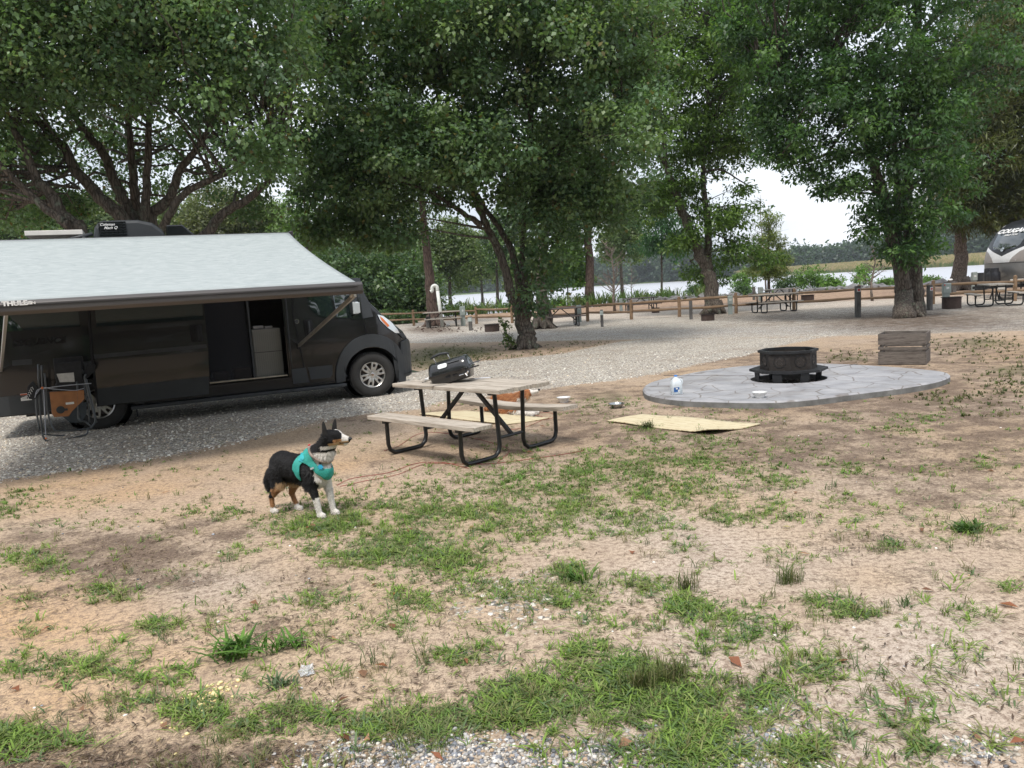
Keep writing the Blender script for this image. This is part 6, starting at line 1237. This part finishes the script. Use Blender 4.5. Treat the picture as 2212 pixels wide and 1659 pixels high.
vs=[mb.bm.verts.new(p) for p in ((0,tf(3.2),3.215),(TW,tf(3.2),3.215),(TW,8,3.22),(0,8,3.22))]; mb.bm.faces.new(vs); vs=[mb.bm.verts.new(p) for p in ((0,.4,.5),(TW,.4,.5),(TW,8,.5),(0,8,.5))]; mb.bm.faces.new(vs)
vs=[mb.bm.verts.new(p) for p in ((0,8,.5),(TW,8,.5),(TW,8,3.22),(0,8,3.22))]; mb.bm.faces.new(vs); sb=mb.build('side_wall',TWH,tr_)
mb=MB(); mb.box((TW+.004,.55,1.05),(.006,.05,1.1)); mb.tube([(TW+.004,tf(z,TW)+.03,z) for z in (.55,.9,1.4,1.9,2.4,2.8,3.1)],.03,6); mb.build('edge_trim',TBK,sb); mb=MB(); mb.box((TW+.006,1.1,1.25),(.006,.35,.06)); mb.build('red_stripe',mat('red_dot',(.5,.02,.02),.4),sb)
mb=MB(); 
for k in range(2): mb.lathe([(0,.62),(.16,.60),(.17,.5),(.17,-.02),(.0,-.05)],16,Matrix.Translation((TW/2-.17+.34*k,-.42,.62)))
mb.box((TW/2,-.40,.86),(.72,.36,.5),None,.12); mb.build('propane_cover',pmat('cover_black',(.018,.018,.022),.35),tr_,True,auto=40)
mb=MB(); mb.bar((TW*.15,.5,.45),(TW/2,-1.2,.45),.08,.12); mb.bar((TW*.85,.5,.45),(TW/2,-1.2,.45),.08,.12); mb.tube([(TW/2,-1.1,.0),(TW/2,-1.1,.7)],.04,8); mb.build('hitch_frame',DARK,tr_)
mb=MB(); mb.box((TW/2,2.4,3.36),(.8,1.1,.28),None,.08); mb.build('roof_air_conditioner',TWH,tr_,True)
mb=MB(); 
for y_ in (4.6,5.5): mb.lathe([(.2,-.1),(.36,-.1),(.36,.1),(.2,.1)],24,Matrix.Translation((TW-.12,y_,.36))@Matrix.Rotation(math.pi/2,4,'Y')); mb.lathe([(.2,-.1),(.36,-.1),(.36,.1),(.2,.1)],24,Matrix.Translation((.12,y_,.36))@Matrix.Rotation(math.pi/2,4,'Y'))
mb.build('wheel',RUB,tr_,True)
# ---------------------------------------------------------------- the dogs
def organic(prims,voxel,name,mat_,parent,colf,smooth_it=3,relax=.5):
    """one closed body grown over tapered limbs: prims are (p0,p1,r0,r1,(squash y))"""
    bm=bmesh.new()
    for q in prims:
        p0,p1=Vector(q[0]),Vector(q[1]); r0,r1=q[2],q[3]; d=p1-p0; L_=d.length; sq=q[4] if len(q)>4 else 1
        K=max(1,int(L_/(min(r0,r1)*.5)))
        for i in range(K+1):
            t=i/K; p=p0.lerp(p1,t); r=r0+(r1-r0)*t
            bmesh.ops.create_icosphere(bm,subdivisions=2,radius=r,matrix=Matrix.Translation(p)@Matrix.Diagonal((1,sq,1,1)))
    me=bpy.data.meshes.new(name+'_src'); bm.to_mesh(me); bm.free()
    o=bpy.data.objects.new(name+'_src',me); C.objects.link(o)
    m=o.modifiers.new('r','REMESH'); m.mode='VOXEL'; m.voxel_size=voxel
    s=o.modifiers.new('s','SMOOTH'); s.factor=relax; s.iterations=smooth_it
    dg=bpy.context.evaluated_depsgraph_get(); me2=bpy.data.meshes.new_from_object(o.evaluated_get(dg)); bpy.data.objects.remove(o)
    me2.name=name; k=len(me2.vertices); co=np.zeros(k*3,np.float32); me2.vertices.foreach_get('co',co); co=co.reshape(-1,3)
    no=np.zeros(k*3,np.float32); me2.vertices.foreach_get('normal',no); no=no.reshape(-1,3)
    col=colf(co,no); a=me2.attributes.new('tint','FLOAT_COLOR','POINT'); a.data.foreach_set('color',np.c_[col,np.ones(k)].astype(np.float32).ravel())
    me2.materials.clear(); ob=link(name,me2,mat_,parent,True); return ob,co,no,col
n=N('fur'); a=n.n('Attribute',attribute_name='tint').outputs['Color']; v=n.coord('Object',(9,9,25)); f=n.noise(v,7,4,.7)
n.P(Base_Color=n.mix(1.,a,n.ramp(f,[(.3,(.7,.7,.7)),(.7,(1.15,1.15,1.15))]),'MULTIPLY'),Roughness=.75,Specular_IOR_Level=.25,Normal=n.bump(f,.5,.01)); FUR=n.m
n=N('fur_hair'); a=n.n('Attribute',attribute_name='tint').outputs['Color']; n.P(Base_Color=a,Roughness=.6,Specular_IOR_Level=.3); HAIR=n.m
BLK=np.array((.006,.0055,.006)); WH=np.array((.66,.62,.57)); TAN=np.array((.34,.17,.075)); LTAN=np.array((.5,.33,.19))
def fur(name,co,no,col,n_,ln,parent,seed,dirf,skip=None,wd=.0013):
    r=np.random.default_rng(seed); i=r.integers(0,len(co),n_); 
    if skip is not None: i=i[~skip(co[i])]
    p=co[i]; nn=no[i]; d=dirf(p)+r.normal(size=p.shape)*.22; l=ln(p)*(.6+.8*r.random(len(i)))
    a=nn*.45+d; a/=np.linalg.norm(a,axis=1)[:,None]; s=np.cross(a,nn); s/=np.maximum(1e-6,np.linalg.norm(s,axis=1))[:,None]
    e=p+a*l[:,None]; m=p+a*(l*.5)[:,None]+nn*(l*.08)[:,None]
    V=np.stack([p-s*wd-nn*.002,p+s*wd-nn*.002,m+s*wd*.8,m-s*wd*.8,e+s*.0004,e-s*.0004],1).reshape(-1,3); k=np.arange(len(i))*6
    c=col[i]*(.8+.45*r.random((len(i),1)))
    return np_mesh(name,V,np.r_[np.c_[k,k+1,k+2,k+3],np.c_[k+3,k+2,k+4,k+5]],HAIR,parent,{'tint':('FACE',np.tile(c,(2,1)))})
RP=G(590,1108); FPp=G(693,1119); DYAW=math.atan2(FPp[1]-RP[1],FPp[0]-RP[0])
dog=empty('dog',(RP[0],RP[1],0),DYAW,'standing black, white and tan dog in a teal harness looking right','dog')
YB=.06
hd=np.array([math.cos(-DYAW),math.sin(-DYAW),0])      # head faces picture right
HC=np.array([.625,.068,.622]); hs=np.array([-hd[1],hd[0],0])
def hp_(f,s,u): return tuple(HC+hd*f+hs*s+np.array([0,0,u]))
P_=[ # trunk
 ((.10,YB,.385),(.22,YB,.375),.112,.108,.82),((.22,YB,.375),(.36,YB,.365),.108,.118,.85),((.36,YB,.365),(.46,YB,.37),.118,.112,.8),((.085,YB,.365),(.11,YB,.385),.100,.116,.8),
 ((.44,YB,.40),(.50,YB,.36),.11,.085,.8),((.47,YB,.31),(.44,YB,.27),.075,.055,.8),
 # neck
 ((.42,YB,.44),(.53,YB,.515),.095,.078,.9),((.53,YB,.515),(.605,.066,.595),.076,.064),
 # near and far hind legs
 ((.085,YB-.055,.34),(.095,YB-.062,.24),.078,.055,.7),((.095,YB-.062,.235),(.0,YB-.06,.135),.042,.022),((.0,YB-.06,.135),(.002,YB-.06,.04),.021,.017),((.0,YB-.06,.022),(.035,YB-.06,.018),.022,.020),
 ((.06,YB+.055,.34),(.15,YB+.062,.24),.08,.055,.7),((.15,YB+.062,.24),(.095,YB+.065,.14),.044,.024),((.095,YB+.065,.14),(.135,YB+.068,.04),.021,.017),((.135,YB+.068,.022),(.175,YB+.068,.018),.022,.020),
 # front legs
 ((.42,YB-.055,.36),(.435,YB-.06,.24),.07,.042,.75),((.435,YB-.06,.24),(.468,YB-.06,.13),.036,.026),((.468,YB-.06,.13),(.488,YB-.06,.03),.025,.021),((.488,YB-.06,.024),(.520,YB-.06,.02),.025,.023),
 ((.47,YB+.04,.36),(.50,YB+.045,.24),.06,.038,.75),((.50,YB+.045,.24),(.515,YB+.048,.13),.034,.026),((.515,YB+.048,.13),(.53,YB+.05,.03),.025,.021),((.53,YB+.05,.024),(.562,YB+.05,.02),.025,.023),
 # tail
 ((.02,YB,.38),(-.045,YB,.32),.028,.032),((-.045,YB,.32),(-.088,YB+.01,.25),.032,.034),((-.088,YB+.01,.25),(-.082,YB+.01,.185),.034,.022),
 # head
 (hp_(-.015,0,.0),hp_(.025,0,.004),.060,.056),(hp_(.03,0,-.005),hp_(.07,0,-.018),.048,.040),(hp_(.07,0,-.018),hp_(.106,0,-.026),.036,.030),(hp_(.03,0,-.028),hp_(.092,0,-.052),.036,.022),
 (hp_(.0,.03,-.02),hp_(.01,.03,-.03),.036,.03),(hp_(.0,-.03,-.02),hp_(.01,-.03,-.03),.036,.03),
]
def dcol(co,no):
    x,y,z=co.T; c=np.tile(BLK,(len(co),1))
    rel=co-HC; f=rel@hd; s=np.abs(rel@hs); u=rel[:,2]
    def put(m,cc): c[m]=cc
    rw=np.sin(x*90+z*130)*.008
    put((x<.3)&(z<.215+rw+(x-.05)*.2)&(x>.03),TAN); put((x<.22)&(z<.13),TAN); put((x<.02)&(z<.22)&(z>.13),BLK); put((x<.0)&(z>.125)&(x>-.03)&(z<.2),BLK); put((x<.3)&(z<.055),WH)
    put((x<-.03)&(z>.16),BLK)
    put((x>.36)&(z<.155+rw)&(y<.035),WH); put((x>.40)&(z<.26)&(y>.035),WH); put((x>.36)&(z<.1),WH)
    put((x>.485)&(z<.40)&(z>.2),WH); put((x>.50)&(z<.50)&(z>.3)&(f<.01),WH)
    put((x>.455)&(z>.40)&(z<.52)&(x-.455>(z-.40)*.35+rw)&(f<-.0),WH)
    put((z>.485)&(z<.53)&(x>.40)&(x<.47),WH)
    put((x>.12)&(x<.24)&(z<.265+rw)&(z>.2),LTAN*1.0)
    h=(f>-.08)&(z>.54)
    put(h&(f>.015)&(u<-.012),TAN); put(h&(f>-.02)&(u<-.035)&(f<.04),LTAN); put(h&(u<-.055)&(f<.06),WH)
    put(h&(f>.075)&(u>-.085)&(f+.5*u>.055),WH*.95); put(h&(f>.04)&(f+.5*u<=.055)&(u<-.03),LTAN); put(h&(f>.055)&(u<-.03)&(u>-.05)&(s>.012),LTAN)
    put(h&(s<.008)&(u>.0)&(f>.02),WH); put(h&(s<.014)&(f>.06),WH)
    put(h&(f>.035)&(f<.05)&(u>.018)&(u<.034)&(s>.012)&(s<.03),TAN)
    put(h&(f>.122)&(u>-.045),BLK*.7); put(h&(f>.05)&(f<.14)&(np.abs(u+.046+.06*(f-.1))<.0035),BLK)
    return c
ob,co,no,col=organic(P_,.0065,'body',FUR,dog,dcol,4)
def dirf(p):
    d=np.tile(np.array([-.75,0,-.55]),(len(p),1)); lg=p[:,2]<.22; d[lg]=(-.1,0,-1.); rel=p-HC; f=rel@hd; hh=(p[:,2]>.52)&(f>-.1); d[hh]=-hd*1.0+np.array([0,0,-.2]); t=p[:,0]<-.02; d[t]=(-.3,0,-1); nk=(p[:,0]>.42)&(p[:,2]<.52)&(p[:,2]>.3); d[nk]=(-.1,0,-1.); return d
def lnf(p):
    l=np.full(len(p),.013); rel=p-HC; f=rel@hd; l[(p[:,2]<.2)]=.008; l[(f>.0)&(p[:,2]>.55)]=.006; l[(p[:,0]>.44)&(p[:,2]>.3)&(p[:,2]<.52)]=.028; l[(p[:,0]>.1)&(p[:,0]<.45)&(p[:,2]<.29)&(p[:,2]>.22)]=.034; l[(p[:,0]<-.02)]=.024; l[(f<-.03)&(p[:,2]>.5)]=.02; l[(p[:,0]<.09)&(p[:,2]>.2)&(p[:,2]<.36)]=.022; return l
def inpoly(pts,poly): return sdf(pts,poly)>0
# harness: the side elevation of the teal pieces
Xc=lambda cx:(cx-245)/1265.; Zc=lambda cx,cy:(1395+(cx-245)*.105-cy)/1636.
HARN=[(Xc(a),Zc(a,b_)) for a,b_ in [(690,590),(800,590),(850,640),(880,760),(930,820),(1010,870),(1090,850),(1045,900),(985,990),(945,995),(915,920),(860,840),(800,770),(745,738),(712,770),(705,880),(695,970),(640,900),(606,800),(625,700)]]
def inh(p): return inpoly(p[:,[0,2]],HARN)&(p[:,2]>.2)&(p[:,2]<.56)
fur('coat_hair',co,no,col,60000,lnf,dog,5,dirf,skip=lambda p:((sdf(p[:,[0,2]],HARN)>-.02)&(p[:,2]>.24)&(p[:,2]<.57))|(((p-HC)@hd)>.05))
me=ob.data; bmh=bmesh.new(); bmh.from_mesh(me)
leg=lambda c_:(c_.z<.27)
kill=[f_ for f_ in bmh.faces if (lambda c_:(sdf(np.array([[c_.x,c_.z]]),HARN)[0]<=0) or c_.z<.235)(f_.calc_center_median())]
bmesh.ops.delete(bmh,geom=kill,context='FACES')
for k in range(3): bmesh.ops.smooth_vert(bmh,verts=bmh.verts[:],factor=.5,use_axis_x=True,use_axis_y=True,use_axis_z=True)
bmh.normal_update()
for v_ in bmh.verts: v_.co+=v_.normal*.009
m2=bpy.data.meshes.new('harness'); bmh.to_mesh(m2); bmh.free(); m2.materials.clear()
n=N('harness_mesh'); v=n.coord('Object'); vo=n.n('TexVoronoi',i_Vector=v,i_Scale=170.).outputs[0]; n.P(Base_Color=n.ramp(vo,[(.2,(.015,.19,.16)),(.6,(.03,.33,.28))]),Roughness=.7,Normal=n.bump(vo,.3,.003)); HM=n.m
ha=link('harness',m2,HM,dog,True); thick(ha,.006)
mb=MB(); pts=[(Xc(735),YB-.05,Zc(735,600)),(Xc(760),YB,Zc(760,575)),(Xc(735),YB+.05,Zc(735,600))]; mb.bar((Xc(715),YB-.088,Zc(715,715)),(Xc(742),YB-.070,Zc(742,625)),.045,.006,(0,-1,0)); mb.bar((Xc(735),YB-.092,Zc(735,690)),(Xc(752),YB-.078,Zc(752,650)),.03,.008,(0,-1,0)); mb.build('harness_strap',mat('strap_aqua',(.04,.45,.5),.5),ha)
mb=MB(); mb.bar((Xc(850),YB-.105,Zc(850,815)),(Xc(885),YB-.098,Zc(885,800)),.014,.004,(0,-1,0)); mb.build('harness_seam',mat('seam_grey',(.35,.38,.38),.6),ha)
mb=MB(); mb.ico((Xc(735),YB,.528),.018,1,(1.2,1,.8)); mb.tube([(Xc(720),YB-.01,.52),(Xc(745),YB-.01,.545),(Xc(770),YB-.01,.53)],.005,6); mb.build('leash_clip',ALU,ha); mb=MB(); mb.ico((Xc(730),YB+.01,.548),.012,1); mb.build('clip_tag',mat('red_dot',(.5,.02,.02),.4),ha)
# collar ring round the neck, tag
mb=MB(); cc=Vector((.50,YB,.49)); ax=Vector((.62,0,.78)).normalized(); e1=ax.cross(Vector((0,1,0))).normalized(); e2=Vector((0,1,0))
mb.tube([cc+(e1*math.cos(t)*.098+e2*math.sin(t)*.092) for t in np.linspace(0,2*math.pi,30,endpoint=False)],.010,8,closed=True); cl_=mb.build('collar',mat('collar_tan',(.38,.30,.24),.6,col2=(.12,.09,.08),scale=30),dog,True)
mb=MB(); star=[((.024 if k%2==0 else .016)*math.cos(k*math.pi/6),(.024 if k%2==0 else .016)*math.sin(k*math.pi/6)) for k in range(12)]; mb.prism(star,-.002,.002,Matrix.Translation((.548,YB-.07,.405))@Matrix.Rotation(math.radians(25),4,'Z')@Matrix.Rotation(math.pi/2,4,'X')); mb.build('collar_tag',mat('tag_blue',(.03,.38,.62),.4),cl_)
mb=MB(); mb.ico((.548,YB-.07,.437),.010,1); mb.tube([(.54,YB-.075,.45),(.56,YB-.05,.44),(.58,YB,.44)],.006,6); mb.build('collar_buckle',DARK,cl_)
# ears, eyes, nose
for s,(lean) in ((-1,.0),(1,.0)):
    b0_=np.array(hp_(-.045 if s<0 else .005,s*.034,.035)); tip=b0_+hd*(-.004 if s<0 else .022)+hs*s*.012+np.array([0,0,.125]); fwd=hd*(.034); sd2=hs*.026
    mb=MB(); bm_=mb.bm
    A0=[b0_-fwd,b0_+sd2*s*1.0,b0_+fwd,b0_-sd2*s*.4]; mid=[b0_*.45+tip*.55-fwd*.75,b0_*.45+tip*.55+sd2*s*.5,b0_*.45+tip*.55+fwd*.6,b0_*.45+tip*.55-sd2*s*.25]
    va=[bm_.verts.new(p-np.array([0,0,.01])) for p in A0]; vb=[bm_.verts.new(p) for p in mid]; vt=bm_.verts.new(tip)
    for j in range(4): bm_.faces.new((va[j],va[(j+1)%4],vb[(j+1)%4],vb[j])); bm_.faces.new((vb[j],vb[(j+1)%4],vt))
    o=mb.build('ear',mat('ear_black',(.007,.006,.006),.8,bump=.3,bscale=80),dog,True); m=o.modifiers.new('s','SUBSURF'); m.levels=m.render_levels=2
mb=MB(); mb.ico(hp_(.052,-.030,.012),.0085,2); mb.ico(hp_(.052,.030,.012),.0085,2); mb.build('eye',mat('eye_brown',(.02,.01,.006),.08,coat=1),dog,True)
mb=MB(); mb.ico(hp_(.131,0,-.020),.015,2,(1,1.1,.85)); mb.build('nose',mat('nose_black',(.01,.01,.01),.3,coat=.4),dog,True)
# ---- the brown and white dog lying behind the table
D0=G(1100,897); d2=empty('dog',(D0[0],D0[1],0),-.30,'fluffy brown and white dog lying on the soil behind the picnic bench','dog')
s=1.
HC2=np.array([.255,-.02,.285]); hd2=np.array([.93,.05,.30]); hd2/=np.linalg.norm(hd2)
def h2(f,s_,u): return tuple(HC2+hd2*f+np.array([0,s_,0])+np.array([-.3,0,.95])*u)
P2=[((-.22,.30,.13),(-.02,.14,.14),.125,.13),((-.02,.14,.14),(.10,.02,.17),.13,.12),((.08,.02,.17),(.15,0,.22),.10,.085),((.15,0,.22),(.235,-.02,.28),.08,.07),
 ((-.24,.28,.07),(-.05,.42,.05),.07,.035),((.08,-.03,.12),(.10,-.06,.05),.07,.05),((.10,-.06,.045),(.36,-.10,.032),.035,.026),((.13,.05,.05),(.38,.03,.032),.036,.027),((-.2,.12,.09),(-.08,.0,.05),.08,.045),((-.08,.0,.04),(.08,-.04,.03),.034,.028),
 (h2(-.01,0,0),h2(.03,0,0),.065,.058),(h2(.04,0,-.008),h2(.10,0,-.015),.042,.028),(h2(.10,0,-.015),h2(.155,0,-.02),.026,.021),((-.3,.34,.08),(-.42,.3,.04),.035,.03)]
BRN=np.array((.30,.115,.045)); BR2=np.array((.42,.19,.08))
def d2col(co,no):
    x,y,z=co.T; c=np.tile(BRN,(len(co),1)); r=np.sin(x*60)*np.sin(z*70+y*40)>.1; c[r]=BR2; rel=co-HC2; f=rel@hd2; u=rel[:,2]
    c[(x>.15)&(z<.10)]=WH; c[(x>.16)&(z<.26)&(f<.0)]=WH*.95; c[(f>.07)&(z>.23)]=WH; c[(f>.03)&(np.abs(y+.02)<.012)&(z>.28)]=WH; c[(f>.0)&(z<.26)&(z>.21)]=LTAN; c[(x>.02)&(x<.15)&(z<.08)]=WH; c[(f>.172)&(z>.28)]=BLK; return c
ob,co,no,col=organic(P2,.009,'body',FUR,d2,d2col,4)
def dir2(p): d=np.tile(np.array([-.5,.1,-.7]),(len(p),1)); return d
fur('coat_hair',co,no,col,15000,lambda p:np.where(((p-HC2)@hd2)>.04,.006,np.where(p[:,2]<.07,.015,.045)),d2,6,dir2,wd=.003)
for s_ in (-1,1):
    mb=MB(); q=np.array(h2(-.015,s_*.05,.035)); mb.tube(spline([tuple(q),tuple(q+np.array([-.02,s_*.03,-.02])),tuple(q+np.array([-.02,s_*.035,-.075]))],4),[.02]*3+[.03]*3+[.028]*2+[.012],8); mb.build('ear',mat('ear_brown',(.22,.085,.035),.8,bump=.3,bscale=60),d2,True)
mb=MB(); mb.ico(h2(.18,0,-.008),.016,2); mb.build('nose',mat('nose_black',(.01,.01,.01),.3,coat=.4),d2,True)
mb=MB(); mb.ico(h2(.065,-.032,.018),.009,2); mb.ico(h2(.065,.032,.018),.009,2); mb.build('eye',mat('eye_brown',(.02,.01,.006),.08,coat=1),d2,True)
# ---------------------------------------------------------------- woods behind the viewer, mirrored in the van's flank
rw=np.random.default_rng(500); Cw=[]
for k in range(46):
    x=-34+72*k/45+rw.normal(); y=-17-7*rw.random(); h_=9+5*rw.random(); d=rw.normal(size=(16,3)); d/=np.linalg.norm(d,axis=1)[:,None]
    Cw.append(np.array([x,y,h_*.5])+d*np.array([2.6,2.6,h_*.5]))
V,Fq,ct=leaves(np.concatenate(Cw),26,1.5,.9,.8,501,DK,.2,.9); tag(np_mesh('woods',V,Fq,LEAF,None,{'tint':('FACE',ct)}),kind='stuff')
# ---------------------------------------------------------------- air
HZ=True
if HZ:
    mb=MB(); mb.box((0,400,12),(2600,940,32)); hm=bpy.data.materials.new('haze_mat'); hm.use_nodes=True; t=hm.node_tree; t.nodes.clear(); o_=t.nodes.new('ShaderNodeOutputMaterial'); vp=t.nodes.new('ShaderNodeVolumePrincipled'); vp.inputs['Density'].default_value=.00026; vp.inputs['Color'].default_value=(.86,.92,.99,1); vp.inputs['Anisotropy'].default_value=.2
    t.links.new(vp.outputs[0],o_.inputs['Volume']); tag(mb.build('haze',hm),kind='stuff')
sc.cycles.volume_bounces=0
